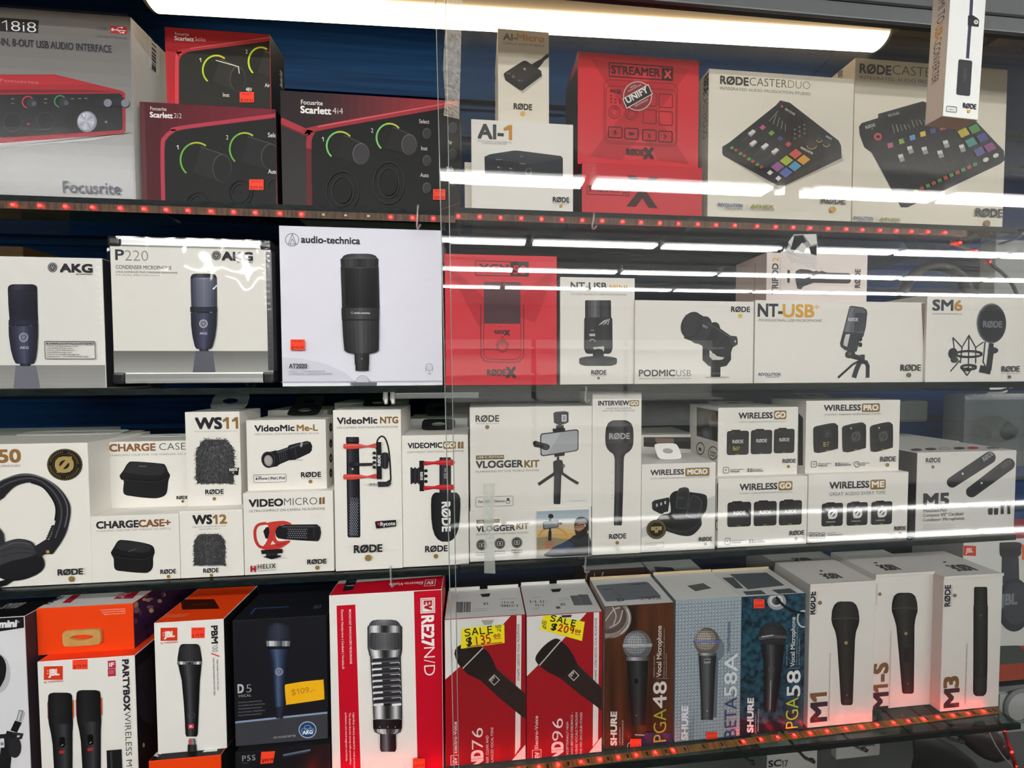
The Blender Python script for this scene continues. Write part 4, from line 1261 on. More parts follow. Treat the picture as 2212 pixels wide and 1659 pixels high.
M_RAIL = noise_mat('brushed_rail', 'b9bab8', 'd8d9d6', (4, 200, 200), .3, 0, 2); M_CORN = mat('141518', .3, 0, .5, 'plastic')
_r = bpy.data.materials['brushed_rail'].node_tree.nodes['Principled BSDF']; _r.inputs['Metallic'].default_value = .7
w, hh_, dd = c2.W / 2, c2.H, c2.D / 2
for z0, z1 in ((0, .0165), (hh_ - .0138, hh_)):
    mb = MB(); mb.box((-w + .016, -dd - .0022, z0), (w - .014, -dd + .01, z1), M_RAIL); mb.build('rail', c2.root, bevel=.002)
    for s in (-1, 1):
        mb = MB(); x0, x1 = sorted((s * (w - .016), s * (w + .001))); mb.box((x0, -dd - .003, z0 - .0005), (x1, -dd + .016, z1 + .0005), M_CORN); mb.build('corner_cap', c2.root, bevel=.004)
mb = MB(); mb.box((w - .0075, -dd - .001, .019), (w + .0008, -dd + .01, hh_ - .017), mat('3c3d42', .25, 0, .6, 'plastic')); mb.build('side_rail', c2.root)
for s in (-.62, .62):
    mb = MB(); mb.tube([(s * w, -dd + .02, -.0062), (s * w, -dd + .02, .0005)], [.007, .011], M_CORN, 14); mb.build('foot', c2.root)
mb = MB(); mb.tube(catmull([(-.03, -dd + .045, hh_ - .002), (-.02, -dd + .045, hh_ + .006), (.02, -dd + .045, hh_ + .006), (.03, -dd + .045, hh_ - .002)]), .003, mat('c98f93', .3, 0, .5, 'plastic'), 8); mb.build('handle', c2.root)
c2.wrap(.034, .052, (.90, .70), .00004, 11)

A = c3.face('F', 'B2')
A.ring('brand_lettering', '55565e', 246, 339, 50, 47, 4); A.line('brand_lettering', '55565e', [(218, 370), (247, 296), (276, 372)], 4); A.line('brand_lettering', '55565e', [(232, 371), (247, 332), (268, 371)], 4); A.line('brand_lettering', '55565e', [(218, 370), (276, 372)], 4)
A.text('brand_lettering', 'audio-technica', (315, 360), (752, 368), 50, '2e3036', .03)
A.poly('cover_print', 'd2d2de', [(150, 1215), (320, 1225), (500, 1265), (640, 1330), (720, 1400), (150, 1400)])
DK = ['131314', '2c2c2e', '4a4a4d', '2a2a2c', '151516']
A.body(P, [(750, 443, 60), (750, 447, 92), (750, 458, 120), (750, 478, 134), (750, 492, 134)], ['262628', '4a4a4c', '2c2c2e'])
for k in range(26):
    A.line(P, '5a5a5d', [(632 + k * 9.4, 462 + abs(k - 12.5) * 1.2), (640 + k * 9.4, 484)], 2.5)
A.body(P, [(750, 482, 142), (750, 488, 142), (751, 532, 140), (751, 545, 136)], ['0f0f10', '3c3c3f', '1c1c1e', '303033', '0f0f10'])
A.body(P, [(751, 540, 142), (756, 700, 141), (760, 855, 140)], ['101011', '3a3a3c', '18181a', '18181a', '3a3a3c', '101011'])
A.body(P, [(752, 545, 120), (756, 700, 121), (760, 850, 112)], ['232325', '3a3a3d', '58585c', '3a3a3d', '1f1f21'])
for k in range(34):
    y = 552 + k * 8.8
    A.line(P, '111112', [(634 + k * .3, y), (870 + k * .3, y)], 2.6)
for k in range(20):
    for q in (0, 1):
        x = 640 + k * 12 + q * 5
        A.line(P, '111112', [(x, 550), (x + 8, 848)], 2.2)
A.body(P, [(760, 850, 140), (760, 870, 141), (761, 936, 139)], DK)
A.body(P, [(761, 934, 139), (762, 944, 138)], ['060606', '0c0c0d', '060606'])
A.text(P, 'audio-technica', (716, 893), (832, 893), 13, 'd9d9d9', .02); A.ring(P, 'bdbdbd', 700, 887, 8, 8, 2)
A.body(P, [(762, 944, 137), (765, 1060, 134), (768, 1150, 129), (768, 1168, 126), (768, 1182, 100), (769, 1188, 60)], DK)
A.body(P, [(771, 1186, 57), (771, 1200, 55), (772, 1270, 53), (773, 1274, 50), (773, 1312, 49), (773, 1316, 44)], ['101011', '3d3d40', '222224', '101011'])
A.oval(P, '8a8a8d', 771, 1228, 6); A.oval(P, '0a0a0a', 772, 1230, 3)
sticker(A, 242, 1084, 347, 1164, '$119.99')
A.text('title_lettering', 'AT2020', (231, 1298), (364, 1300), 33, '3a3b42', .02)
A.text('title_lettering', 'CARDIOID CONDENSER MICROPHONE', (232, 1325), (500, 1326), 11, '8c8c94'); A.text('title_lettering', 'MICROPHONE À CONDENSATEUR CARDIOÏDE', (232, 1344), (553, 1345), 11, '9a9aa2')
A.arc('connector_symbol', '77787f', 1271, 1290, 25, 27, 0, 360, 3); A.line('connector_symbol', '77787f', [(1246, 1292), (1246, 1318)], 3); A.line('connector_symbol', '77787f', [(1296, 1292), (1296, 1318)], 3)
for x, y in ((1260, 1288), (1282, 1288), (1271, 1302)):
    A.oval('connector_symbol', '77787f', x, y, 3)
A.text('connector_symbol', 'XLR', (1262, 1343), (1283, 1343), 9, '55565c', .02)
A.line('bottom_flap_and_shade', '8d8d97', [(165, 1401), (1370, 1394)], 5); A.poly('bottom_flap_and_shade', 'efeff4', [(186, 1410), (684, 1408), (690, 1438), (190, 1440)]); A.poly('bottom_flap_and_shade', 'efeff4', [(886, 1406), (1368, 1402), (1368, 1422), (882, 1432)])  # the grey line over the pale flaps is painted shade
A.poly('bottom_flap_and_shade', '6c6c76', [(686, 1404), (886, 1402), (880, 1430), (712, 1432)]); A.oval('bottom_flap_and_shade', 'b4b4be', 776, 1395, 46, 46); A.oval('bottom_flap_and_shade', 'c6c6d0', 776, 1398, 42, 42); A.rect('bottom_flap_and_shade', '6c6c76', 720, 1402, 832, 1430)

A = c4.face('F', 'B2')
A.poly('cover_print', 'b91829', [(1395, 520), (1500, 600), (1790, 880), (1640, 990)]); A.poly('cover_print', 'b91829', [(2212, 560), (2110, 620), (1840, 870), (2060, 960)])
A.frame('title_panel', '35121a', 1615, 497, 2010, 612, 6); A.rect('title_panel', '2a1216', 1874, 502, 2010, 612)
A.text('title_lettering', 'XCM', (1640, 582), (1862, 588), 62, '3a131b', .02); A.text('title_lettering', '50', (1896, 594), (1992, 596), 62, 'd02a38', .02)
A.shade(P, ['5d3d44', '4d2b34', '45242d'], 1676, 652, 1952, 966, 'y', 6)
A.line(P, '5e1420', [(1655, 822), (1655, 1180), (1670, 1220), (1705, 1248), (1920, 1252), (1955, 1225), (1973, 1185), (1973, 822)], 6, True); A.line(P, '7a1522', [(1676, 966), (1676, 1180), (1692, 1212), (1720, 1228), (1905, 1232), (1938, 1212), (1952, 1180), (1952, 966)], 5, True)
A.ring(P, '4a0f19', 1815, 1136, 40, 40, 6); A.ring(P, '4a0f19', 1815, 1136, 28, 28, 4); A.line(P, '4a0f19', [(1815, 1112), (1815, 1134)], 5)
for k in range(9):
    t = math.radians(200 + k * 17.5)
    A.line(P, '35121a', [(1815 + 46 * math.cos(t), 1136 + 46 * math.sin(t)), (1815 + 54 * math.cos(t), 1136 + 54 * math.sin(t))], 8)
A.line(P, '4a0f19', [(1678, 1156), (1776, 1156)], 5); A.line(P, '4a0f19', [(1855, 1157), (1950, 1157)], 5)
A.line(P, '35121a', [(1809, 1075), (1809, 1063), (1820, 1063), (1820, 1075)], 4); A.text(P, 'in', (1790, 990), (1806, 990), 9, '35121a'); A.text(P, 'out', (1822, 990), (1840, 990), 9, '35121a')
A.text('brand_lettering#2', 'RØDE', (1757, 1040), (1830, 1042), 25, '3a1119', .03); A.text('brand_lettering#2', 'X', (1830, 1052), (1870, 1053), 38, '3a1119', .05)
A.text('brand_lettering', 'RØDE', (1702, 1350), (1840, 1353), 42, '2c1015', .035); A.text('brand_lettering', 'X', (1842, 1366), (1916, 1368), 74, '2c1015', .05)

DK2 = ['17181a', '303235', '4b4d50', '2a2c2f', '17181a']
A = c5.face('F', 'B3')
A.text('title_lettering', 'NT-USB', (598, 708), (864, 718), 52, '3a3c3f', .03); A.text('title_lettering', 'MINI', (888, 714), (1018, 718), 38, 'd2a63c', .012)
A.text('title_lettering', 'STUDIO-QUALITY USB MICROPHONE', (600, 750), (1013, 762), 14, '85857f')
A.body(P, [(801, 790, 95), (801, 800, 97), (802, 925, 97)], ['1b1c1e', '4c4e51', '6a6c6e', '303235', '3f4144', '1b1c1e'])
A.body(P, [(803, 918, 98), (803, 930, 105), (803, 1150, 107), (803, 1180, 96), (803, 1190, 80)], ['1b1c1e', '2f3134', '232527', '2f3134', '1b1c1e'])
A.poly(P, 'b9bab6', [(762, 1142), (846, 1133), (846, 1172), (780, 1168)]); A.oval(P, '1f2123', 803, 1166, 32, 14)
A.body(P, [(803, 1160, 32), (803, 1190, 40), (803, 1230, 42)], ['17181a', '35373a', '17181a'])
A.oval(P, '2c2e31', 801, 1228, 141, 22); A.body(P, [(801, 1226, 141), (801, 1258, 141), (801, 1270, 132), (801, 1280, 95)], ['1c1d1f', '3b3d40', '232527', '1c1d1f'])
A.text(P, 'RØDE', (737, 1057), (779, 1058), 16, 'd9d9d6', .03); A.text(P, 'usb', (745, 1017), (770, 1018), 8, 'c4c4c2'); A.arc(P, 'c9c9c6', 758, 1104, 22, 22, 200, 350, 4); A.oval(P, '101112', 758, 1108, 15)
for k in range(5):
    A.line(P, 'cfcfcc', [(808 + k * 16, 975 - k % 2 * 6), (850 + k * 9, 940 - k * 3)], 4)
brand(A, 750, 861, 1344, 31, dx=804, dy=1371, dr=10)

A = c6.face('F', 'B3')
A.text('title_lettering', 'PODMIC', (1107, 1357), (1374, 1359), 46, '4a4b4a', .03); A.text('title_lettering', 'USB', (1384, 1357), (1494, 1358), 46, '5d5e5c', light=True)
A.text('title_lettering', 'VERSATILE DYNAMIC BROADCAST MICROPHONE', (1107, 1381), (1495, 1382), 11, '8c8c87')
brand(A, 1795, 1934, 876, 38, sub=False, dx=1862, dy=908, dr=16, dcol='d9b846')
A.oval(P, 'b9bab4', 1690, 1366, 95, 9)
A.line(P, '1e2023', [(1607, 1130), (1607, 1225), (1640, 1256), (1690, 1266), (1745, 1256), (1768, 1225), (1768, 1110)], 52)
A.rect(P, '1d1f21', 1644, 1240, 1714, 1363, .1); A.rect(P, '2e3033', 1656, 1240, 1672, 1360)
A.poly(P, '232528', [(1530, 880), (1580, 905), (1640, 950), (1690, 985), (1790, 1055), (1835, 1060), (1843, 1085), (1842, 1120), (1806, 1142), (1790, 1190), (1735, 1216), (1690, 1208), (1620, 1150), (1540, 1110), (1440, 1072)])
A.oval(P, '1a1b1d', 1640, 1050, 60, 105, 28); A.oval(P, '292b2e', 1570, 1012, 70, 110, 28); A.oval(P, '18191b', 1500, 975, 78, 102, 24); A.oval(P, '242629', 1494, 972, 68, 92, 24)
for k in range(13):
    y = 895 + k * 13
    A.line(P, '45484b', [(1438 - abs(k - 5) * -2, y + 6), (1545 - k * 2, y)], 2.5)
A.line(P, '55585b', [(1620, 960), (1800, 1075)], 5); A.line(P, '101113', [(1650, 1190), (1760, 1060)], 6); A.oval(P, '37393c', 1812, 1098, 24, 34); A.oval(P, 'c9b9b4', 1822, 1098, 6, 9)
A.poly(P, 'cfd0cb', [(1640, 1180), (1700, 1215), (1735, 1218), (1712, 1236), (1650, 1236)]); A.oval(P, '1d1f21', 1680, 1244, 36, 9)
A.text(P, 'RØDE', (1575, 985), (1612, 1005), 18, '8a8c8f', .03, None)

A = c7.face('F', 'B4')
A.text('title_lettering', 'NT-', (226, 910), (406, 914), 92, '3b3d42', .03); A.text('title_lettering', 'USB', (412, 914), (642, 918), 92, 'd6a443', .03); A.text('title_lettering', '+', (642, 862), (686, 863), 44, 'd6b35c', .01)
A.text('title_lettering', 'PROFESSIONAL USB MICROPHONE', (230, 948), (702, 954), 19, '7c7d78', .003)
A.text('caption_lettering', 'REVOLUTION', (228, 1354), (392, 1356), 21, '3b5478', .025, shear=.1); A.text('caption_lettering', 'PREAMP', (286, 1369), (388, 1370), 12, '6d7c90', .006)
A.poly(P, '30343a', [(908, 838), (926, 832), (1010, 843), (1036, 862), (1041, 885), (1030, 990), (1012, 1060), (985, 1085), (962, 1172), (930, 1182), (870, 1160), (842, 1135), (838, 1110), (868, 1000)])
A.poly(P, '5b5f66', [(910, 842), (1008, 850), (1030, 872), (1012, 1035), (868, 1028)]); A.poly(P, '3d4148', [(950, 885), (1030, 885), (1018, 1020), (940, 1030)]); A.poly(P, '6f747a', [(912, 846), (940, 848), (905, 1026), (872, 1026)])
A.poly(P, 'c9cac5', [(880, 1045), (912, 1042), (890, 1138), (862, 1126), (866, 1090)])
for y in (1080, 1122):
    A.oval(P, '1d2024', 988, y, 15, 18)
A.text(P, 'RØDE', (898, 946), (970, 952), 24, 'd2d4d4', .02)
A.oval(P, '24272b', 912, 1192, 38, 30, -20); A.oval(P, '55584f', 908, 1190, 14)
A.line(P, '24272b', [(925, 1205), (985, 1222), (1010, 1215)], 34); A.rect(P, '2b2e33', 985, 1196, 1020, 1245)
A.line(P, '24272b', [(985, 1240), (930, 1270), (822, 1368)], 15); A.line(P, '2b2e33', [(990, 1240), (962, 1300), (940, 1368)], 34); A.line(P, '24272b', [(985, 1248), (1030, 1252), (1044, 1280), (1042, 1368)], 26)
brand(A, 1288, 1436, 1316, 44, sub=False, dx=1350, dy=1348, dr=18, dcol='7c6c50', col='3c3d3e')
c7b = c7.face('F', 'P'); c7b.poly('torn_edge', '8d7669', [(1990, 655), (1998, 655), (1998, 828), (1993, 828), (1996, 780)])

A = c8.face('F', 'B4')
A.text('title_lettering', 'SM', (1530, 864), (1680, 867), 76, '3e4047', .035); A.text('title_lettering', '6', (1692, 866), (1748, 868), 74, 'b98a45', .035); A.text('title_lettering', 'SHOCK MOUNT WITH POP FILTER', (1528, 896), (1748, 897), 9, '8c8d8a', .006)
A.oval(P, '6e7175', 1968, 962, 111, 150); A.oval(P, '3a3d42', 1971, 964, 104, 142); A.oval(P, '26292d', 1975, 965, 96, 135)
A.text(P, 'RØDE', (1905, 992), (2046, 992), 46, '777b80', .03)
for q in ([(1680, 1068), (1690, 1150)], [(1680, 1068), (1748, 1142), (1800, 1052), (1850, 1142), (1908, 1102)], [(1800, 1052), (1795, 1310)], [(1748, 1142), (1735, 1260)], [(1850, 1142), (1850, 1260)], [(1660, 1322), (1730, 1240)], [(1785, 1352), (1738, 1285)], [(1785, 1352), (1830, 1285)], [(1920, 1100), (1905, 1250), (1935, 1310)]):
    A.line(P, '34373c', q, 8)
A.ring(P, '2a2d31', 1797, 1192, 98, 22, 15); A.ring(P, '34373c', 1797, 1290, 55, 16, 16); A.oval(P, '26292d', 1785, 1306, 40, 14)
A.oval(P, '2d3034', 1680, 1188, 34, 42); A.oval(P, '3d4045', 1690, 1235, 28, 22)
A.line(P, '2a2d31', [(1966, 1112), (1962, 1150)], 34); A.oval(P, '34373c', 1978, 1165, 38, 24); A.line(P, '2d3034', [(1962, 1180), (1945, 1310)], 40); A.line(P, '26292d', [(1880, 1300), (1960, 1318)], 46)
brand(A, 2042, 2174, 1323, 40, dx=2100, dy=1362, dr=12, dcol='6e5a48', col='44464a')

A = c9.face('F', 'B4')
A.text('title_lettering', 'TRIPOD', (373, 745), (371, 516), 44, '45444a', .03, 90); A.text('title_lettering', '2', (378, 500), (378, 472), 42, 'd8b04c', .02, 90); A.text('title_lettering', 'CAMERA AND ACCESSORY MOUNT', (394, 745), (396, 470), 9, '98928e', 0, 90)
A.rect(P, '28282b', 445, 565, 462, 660); A.rect(P, '28282b', 437, 604, 505, 622)
A.poly(P, '26262a', [(500, 610), (508, 572), (540, 557), (600, 562), (640, 575), (660, 568), (680, 578), (700, 570), (740, 584), (905, 588), (920, 602), (918, 652), (902, 666), (640, 660), (562, 688), (548, 708), (520, 704), (512, 672)])
A.line(P, '3d3d42', [(620, 590), (900, 604)], 6); A.oval(P, '3d3d42', 538, 690, 10); A.poly(P, '34343a', [(520, 575), (590, 570), (590, 600), (520, 600)])
A.text('brand_lettering', 'RØDE', (986, 697), (990, 560), 38, '45444a', .035, 90); A.oval('brand_dot', 'c79a6a', 1010, 626, 11)
L = c9.face('L', 'B4'); L.line('side_print', '9d7f76', [(207, 515), (198, 780)], 4)

# ================================================================ print: third shelf
def fur(A, cx, top, bot, hw, seed, lean=.35):
    """printed shaggy windshield: a soft dome of many drawn strands"""
    rnd = random.Random(seed)
    H = bot - top
    def prof(f):
        return hw * (.30 + .70 * math.sqrt(max(0, 1 - (1 - f / .4) ** 2)) if f < .4 else 1 - .05 * (f - .4))
    edge = []
    for k in range(40):
        f = .02 + .96 * k / 39; edge.append((cx - prof(f) * rnd.uniform(.93, 1.02), top + f * H))
    for k in range(39, -1, -1):
        f = .02 + .96 * k / 39; edge.append((cx + prof(f) * rnd.uniform(.93, 1.02), top + f * H))
    A.poly(P, '39393b', edge)
    h = A.lift()
    tones = ('232325', '2c2c2f', '3d3d40', '4b4b4e', '5c5c5f', '6f6f72', '858588', '9a9a9c')
    for k in range(1300):
        f = rnd.random() ** .9; x = rnd.uniform(-1, 1); y = top + f * H
        px_ = cx + x * prof(max(f, .03)) * .98
        L = rnd.uniform(.05, .11) * H
        ang = -x * .9 + rnd.uniform(-.45, .45)
        dx, dy = -math.sin(ang) * L, (math.cos(ang) if f > .12 else -math.cos(ang) * .6) * L * rnd.uniform(.6, 1)
        w = rnd.uniform(.005, .009) * H
        if y + dy > bot + .02 * H:
            dy = bot - y
        n = math.hypot(dx, dy) or 1
        nx, ny = -dy / n * w, dx / n * w
        c = tones[min(7, max(0, int(rnd.gauss(3.0 + (1 - abs(x)) * 1.2 - f * 1.0, 1.2))))]
        A.put(P, c, [[A.loc(q) for q in ((px_ + nx, y + ny), (px_ - nx, y - ny), (px_ + dx, y + dy))]], h + k * 4e-8)


def gold_tag(A, x0, y0, x1, y1, s, part='title_lettering', r=.18):
    A.rect(part, GOLD, x0, y0, x1, y1, r)
    w, h = x1 - x0, y1 - y0
    A.text(part, s, (x0 + .1 * w, y1 - .2 * h), (x1 - .1 * w, y1 - .2 * h), h * .6, 'f2efe8', .035)


A = d1.face('F', 'C1')
A.text('title_lettering', 'NTH-', (-250, 632), (-20, 628), 92, '33333a', .03); A.text('title_lettering', '50', (-8, 618), (154, 614), 92, '8f6a3c', .035)
A.text('title_lettering', 'PROFESSIONAL HEADPHONES', (-320, 662), (153, 655), 17, '7f7f7f')
A.oval('seal', '171611', 485, 635, 133, 119); A.ring('seal', '8f7c48', 485, 635, 126, 112, 2.5); A.ring('seal', '6b5d36', 485, 635, 88, 78, 2)
A.text('seal', 'Ø', (420, 690), (548, 688), 108, 'a8905a', .04)
for k in range(44):
    t = math.radians(k * 360 / 44)
    if k % 11 not in (0, 1):
        A.line('seal', '8f7c48', [(485 + 100 * math.cos(t), 635 + 89 * math.sin(t)), (485 + 112 * math.cos(t + .03), 635 + 100 * math.sin(t + .03))], 5)
A.poly(P, '222226', catmull([(-120, 850), (-10, 770), (110, 712), (230, 700), (350, 740), (450, 810), (515, 900), (533, 980), (510, 1110), (470, 1200), (400, 1300)]) + catmull([(320, 1300), (390, 1160), (420, 1060), (432, 960), (400, 880), (330, 795), (240, 765), (130, 790), (60, 850), (20, 890), (-120, 960)]))
A.line(P, '66666c', [(-60, 800), (60, 735), (200, 708), (330, 735), (430, 805), (495, 900), (512, 990), (490, 1100)], 10, True)
A.line(P, '4a4a50', [(-40, 840), (70, 770), (200, 735), (310, 755), (410, 840), (462, 940), (462, 1050), (420, 1180)], 12, True)
A.line(P, '101012', [(240, 765), (330, 800), (400, 885), (428, 960), (420, 1050)], 14, True)
for k in range(6):
    A.oval(P, '2c2c30', 402 - k * 7, 1092 + k * 17, 15, 8, -25)
A.poly(P, '2c2c30', [(-60, 1090), (10, 1110), (38, 1150), (44, 1220), (-60, 1260)])
A.poly(P, '1b1b1e', catmull([(-20, 1250), (60, 1205), (150, 1185), (240, 1205), (285, 1260), (330, 1330), (340, 1390), (300, 1440), (200, 1485), (100, 1498), (20, 1480), (-30, 1440)]))
A.poly(P, '3b3b40', catmull([(-20, 1255), (60, 1208), (150, 1190), (235, 1210), (275, 1265), (280, 1300), (190, 1330), (90, 1352), (-20, 1395)]))
A.line(P, '17171a', [(-20, 1290), (120, 1250), (275, 1270)], 4, True); A.line(P, '17171a', [(-20, 1330), (130, 1290), (280, 1295)], 4, True); A.line(P, '5a5a60', [(-10, 1270), (120, 1215), (240, 1225)], 6, True)
A.poly(P, '26262a', [(262, 1245), (360, 1185), (415, 1215), (340, 1300), (300, 1330)])
A.poly(P, '141416', [(-60, 1520), (80, 1480), (120, 1490), (60, 1530), (-40, 1560)])
A.oval(P, 'b28f4c', 368, 1281, 14, 12)
brand(A, 443, 629, 1456, 42, sub=False, dx=542, dy=1484, dr=21)
d1.tab(.75, .03, .93, .72)
d1.tab(.9, .018, .98, .9, name='back_flap', col='c9c7c2')


def zip_case(A, pts, top, seam):
    A.poly(P, '1a1a1c', catmull(pts + [pts[0]])); A.poly(P, '2a2a2d', catmull(top + [top[0]])); A.line(P, '0b0b0c', seam, 9, True); A.line(P, '333337', [(x, y + 10) for x, y in seam], 4, True)


A = d2.face('F', 'C1')
A.text('title_lettering', 'CHARGE', (820, 536), (1160, 528), 52, '8a5f3c', .035); A.text('title_lettering', 'CASE', (1190, 527), (1386, 522), 52, '47464a', light=True)
A.text('title_lettering', 'CHARGING CASE FOR THE WIRELESS GO II', (818, 573), (1388, 556), 14, '8a8a87')
zip_case(A, [(893, 715), (905, 745), (925, 760), (925, 850), (1000, 872), (1110, 884), (1190, 882), (1243, 850), (1258, 760), (1270, 715), (1255, 685), (1235, 640), (1200, 626), (1000, 611), (955, 625), (920, 680)],
         [(928, 690), (962, 636), (1010, 618), (1190, 632), (1232, 665), (1190, 715), (1000, 702)], [(896, 722), (940, 738), (1100, 752), (1190, 750), (1268, 716)])
A.line(P, '77777a', [(1035, 645), (1095, 648)], 5)
brand(A, 1320, 1404, 893, 23, sub=False, dx=1366, dy=908, dr=11)
d2.tab(.72, .022, .97, .7)
A = d3.face('F', 'C1')
A.text('title_lettering', 'CHARGE', (722, 1112), (1034, 1102), 50, '2f2d34', .04); A.text('title_lettering', 'CASE+', (1038, 1100), (1273, 1092), 50, '7d5537', .035)
A.text('title_lettering', 'CHARGING CASE FOR THE WIRELESS GO (GEN 3)', (722, 1138), (1275, 1120), 13, '8d8d8a')
zip_case(A, [(828, 1290), (842, 1322), (850, 1340), (860, 1415), (930, 1432), (1060, 1443), (1110, 1438), (1142, 1400), (1145, 1330), (1156, 1285), (1138, 1240), (1062, 1216), (925, 1197), (882, 1205), (852, 1250)],
         [(862, 1255), (890, 1215), (930, 1205), (1060, 1222), (1128, 1250), (1080, 1290), (920, 1275)], [(832, 1298), (900, 1318), (1020, 1330), (1090, 1325), (1154, 1288)])
A.line(P, '6a6a6d', [(960, 1285), (990, 1270), (1020, 1265)], 4)
brand(A, 1200, 1316, 1450, 31, sub=False, dx=1260, dy=1470, dr=14)

A = d4.face('F', 'C1')
A.text('title_lettering', 'WS', (1462, 368), (1655, 366), 80, '26262a', .04); A.text('title_lettering', '11', (1668, 365), (1776, 364), 80, '8f6d3a', .03)
A.text('title_lettering', 'DELUXE WINDSHIELD FOR VIDEOMIC NTG', (1456, 393), (1773, 388), 9, '9a9a96')
fur(A, 1607, 440, 782, 146, 3)
A.poly('sewn_tag', '1c1c1e', [(1708, 662), (1786, 656), (1780, 714), (1712, 706)]); A.text('sewn_tag', 'RØDE', (1714, 682), (1774, 680), 18, 'e4e4e2', .03, None); A.oval('sewn_tag', 'a8905a', 1742, 694, 8)
brand(A, 1535, 1671, 855, 33, dx=1601, dy=889, dr=13)
M_CLRT = clear_mat('clear_tab', 'e8eaec', 1.45, .1, .25, 'c9cbcd')
d4.tab(.72, .03, .35, .62, M_CLRT)
A = d5.face('F', 'C1')
A.text('title_lettering', 'WS', (1442, 1080), (1582, 1078), 64, '26262a', .04); A.text('title_lettering', '12', (1594, 1076), (1692, 1074), 64, '8f6d3a', .035)
A.text('title_lettering', 'DELUXE WINDSHIELD FOR', (1438, 1106), (1690, 1100), 10, '8d8d8a'); A.text('title_lettering', 'VIDEOMIC GO II', (1485, 1123), (1645, 1119), 10, '8d8d8a')
A.oval(P, 'bcbcc2', 1565, 1382, 130, 14)
fur(A, 1566, 1148, 1390, 122, 5)
brand(A, 1520, 1633, 1442, 31, sub=False, dx=1580, dy=1460, dr=13)

A = d6.face('F', 'C2')
A.text('title_lettering', 'VideoMic', (174, 387), (470, 383), 44, '29292e', .035); A.text('title_lettering', 'Me-L', (490, 383), (643, 381), 44, '8f6d3a', .035)
A.text('title_lettering', 'DIRECTIONAL MICROPHONE FOR APPLE DEVICES', (174, 415), (653, 410), 12, '85858a')
A.oval(P, 'c4c2c6', 500, 600, 40, 6)
A.poly(P, '18181d', [(240, 560), (262, 545), (330, 528), (345, 530), (420, 505), (430, 490), (480, 476), (565, 458), (590, 466), (604, 495), (600, 530), (585, 548), (500, 588), (470, 600), (430, 602), (360, 632), (340, 648), (290, 656)])
A.line(P, '474752', [(340, 545), (420, 518), (490, 492), (575, 472)], 12)
for x in (352, 368, 384, 400):
    A.line(P, '3d3d46', [(x, 532 - (x - 352) * .35), (x + 14, 618 - (x - 352) * .4)], 5)
A.line(P, '0a0a0c', [(428, 496), (446, 600)], 8); A.line(P, '35353e', [(470, 482), (488, 592)], 6)
A.oval(P, '101014', 276, 598, 52, 62, -12); A.ring(P, '3d3d48', 276, 598, 47, 57, 6); A.oval(P, '8f8b86', 277, 604, 32, 42, -10); A.oval(P, 'a5a19b', 274, 602, 24, 34, -10)
A.text(P, 'RØDE', (528, 502), (534, 468), 14, 'c4c4c8', .02, None)
A.frame('device_note', '6a6a6e', 167, 710, 410, 762, 3, .12); A.text('device_note', 'iPhone | iPad | iPod', (202, 747), (398, 745), 19, '35353a', .012); A.oval('device_note', '35353a', 189, 740, 7, 8); A.text('device_note', 'Made for', (182, 726), (228, 725), 9, '55555a')
brand(A, 522, 669, 728, 36, dx=591, dy=760, dr=14)
R = d6.face('R', 'C2')
for y, s in ((356, '2'), (476, 'x'), (586, 'i'), (696, 'o')):
    R.oval('icon_column', '1f1f22', 741, y, 11, 33)
    R.text('icon_column', s, (737, y + 12), (745, y + 12), 22, 'd9d9d6', .01)
d6.tab(.44, .028, .62, .78, '1b1b1d')

A = d7.face('F', 'C2')
A.text('title_lettering', 'VIDEO', (133, 950), (384, 942), 52, '29292e', .04); A.text('title_lettering', 'MICRO', (394, 940), (641, 932), 54, '4c4c50', light=True)
A.poly('title_lettering', '7d6034', [(655, 884), (662, 878), (673, 878), (673, 930), (655, 931)]); A.poly('title_lettering', '7d6034', [(679, 882), (686, 876), (697, 876), (697, 928), (679, 929)])
A.text('title_lettering', 'ULTRA-COMPACT ON-CAMERA MICROPHONE', (135, 991), (698, 966), 18, '6f6f70', .003)
A.oval(P, 'd0cdc8', 330, 1330, 90, 10)
A.line(P, 'b9352f', [(262, 1072), (205, 1082), (178, 1120), (180, 1190), (205, 1240), (245, 1256)], 22, True)
A.poly(P, '17171a', [(238, 1130), (262, 1100), (300, 1098), (300, 1190), (255, 1186)])
A.poly(P, 'c23a33', catmull([(250, 1072), (310, 1060), (390, 1054), (435, 1066), (446, 1082), (380, 1084), (340, 1108), (328, 1150), (336, 1190), (360, 1206), (434, 1200), (430, 1220), (370, 1258), (310, 1272), (230, 1262), (262, 1210), (284, 1140), (275, 1090)]))
A.poly(P, 'd9d6d0', [(292, 1232), (308, 1202), (330, 1226)]); A.poly(P, 'a52d28', [(330, 1228), (400, 1214), (420, 1216), (360, 1244), (330, 1240)])
A.body(P, [(345, 1140, 4)] * 2, ['1b1b1d', '1b1b1d'], 1)
A.poly(P, '1b1b1e', [(329, 1140), (336, 1110), (356, 1092), (400, 1082), (640, 1079), (664, 1100), (671, 1145), (660, 1185), (636, 1206), (520, 1200), (400, 1192), (350, 1184), (334, 1168)])
A.line(P, '47474d', [(380, 1098), (620, 1096)], 12)
for r in range(5):
    for k in range(9 - r % 2):
        A.oval(P, '6d6d74', 426 + k * 17 + r % 2 * 8, 1116 + r * 15, 5.5, 5)
A.oval(P, '26262a', 642, 1142, 28, 62); A.ring(P, '3a3a3f', 642, 1142, 25, 58, 4)
for r in range(6):
    for k in range(3):
        A.oval(P, '0d0d0f', 628 + k * 14, 1104 + r * 15 + k % 2 * 7, 5, 5)
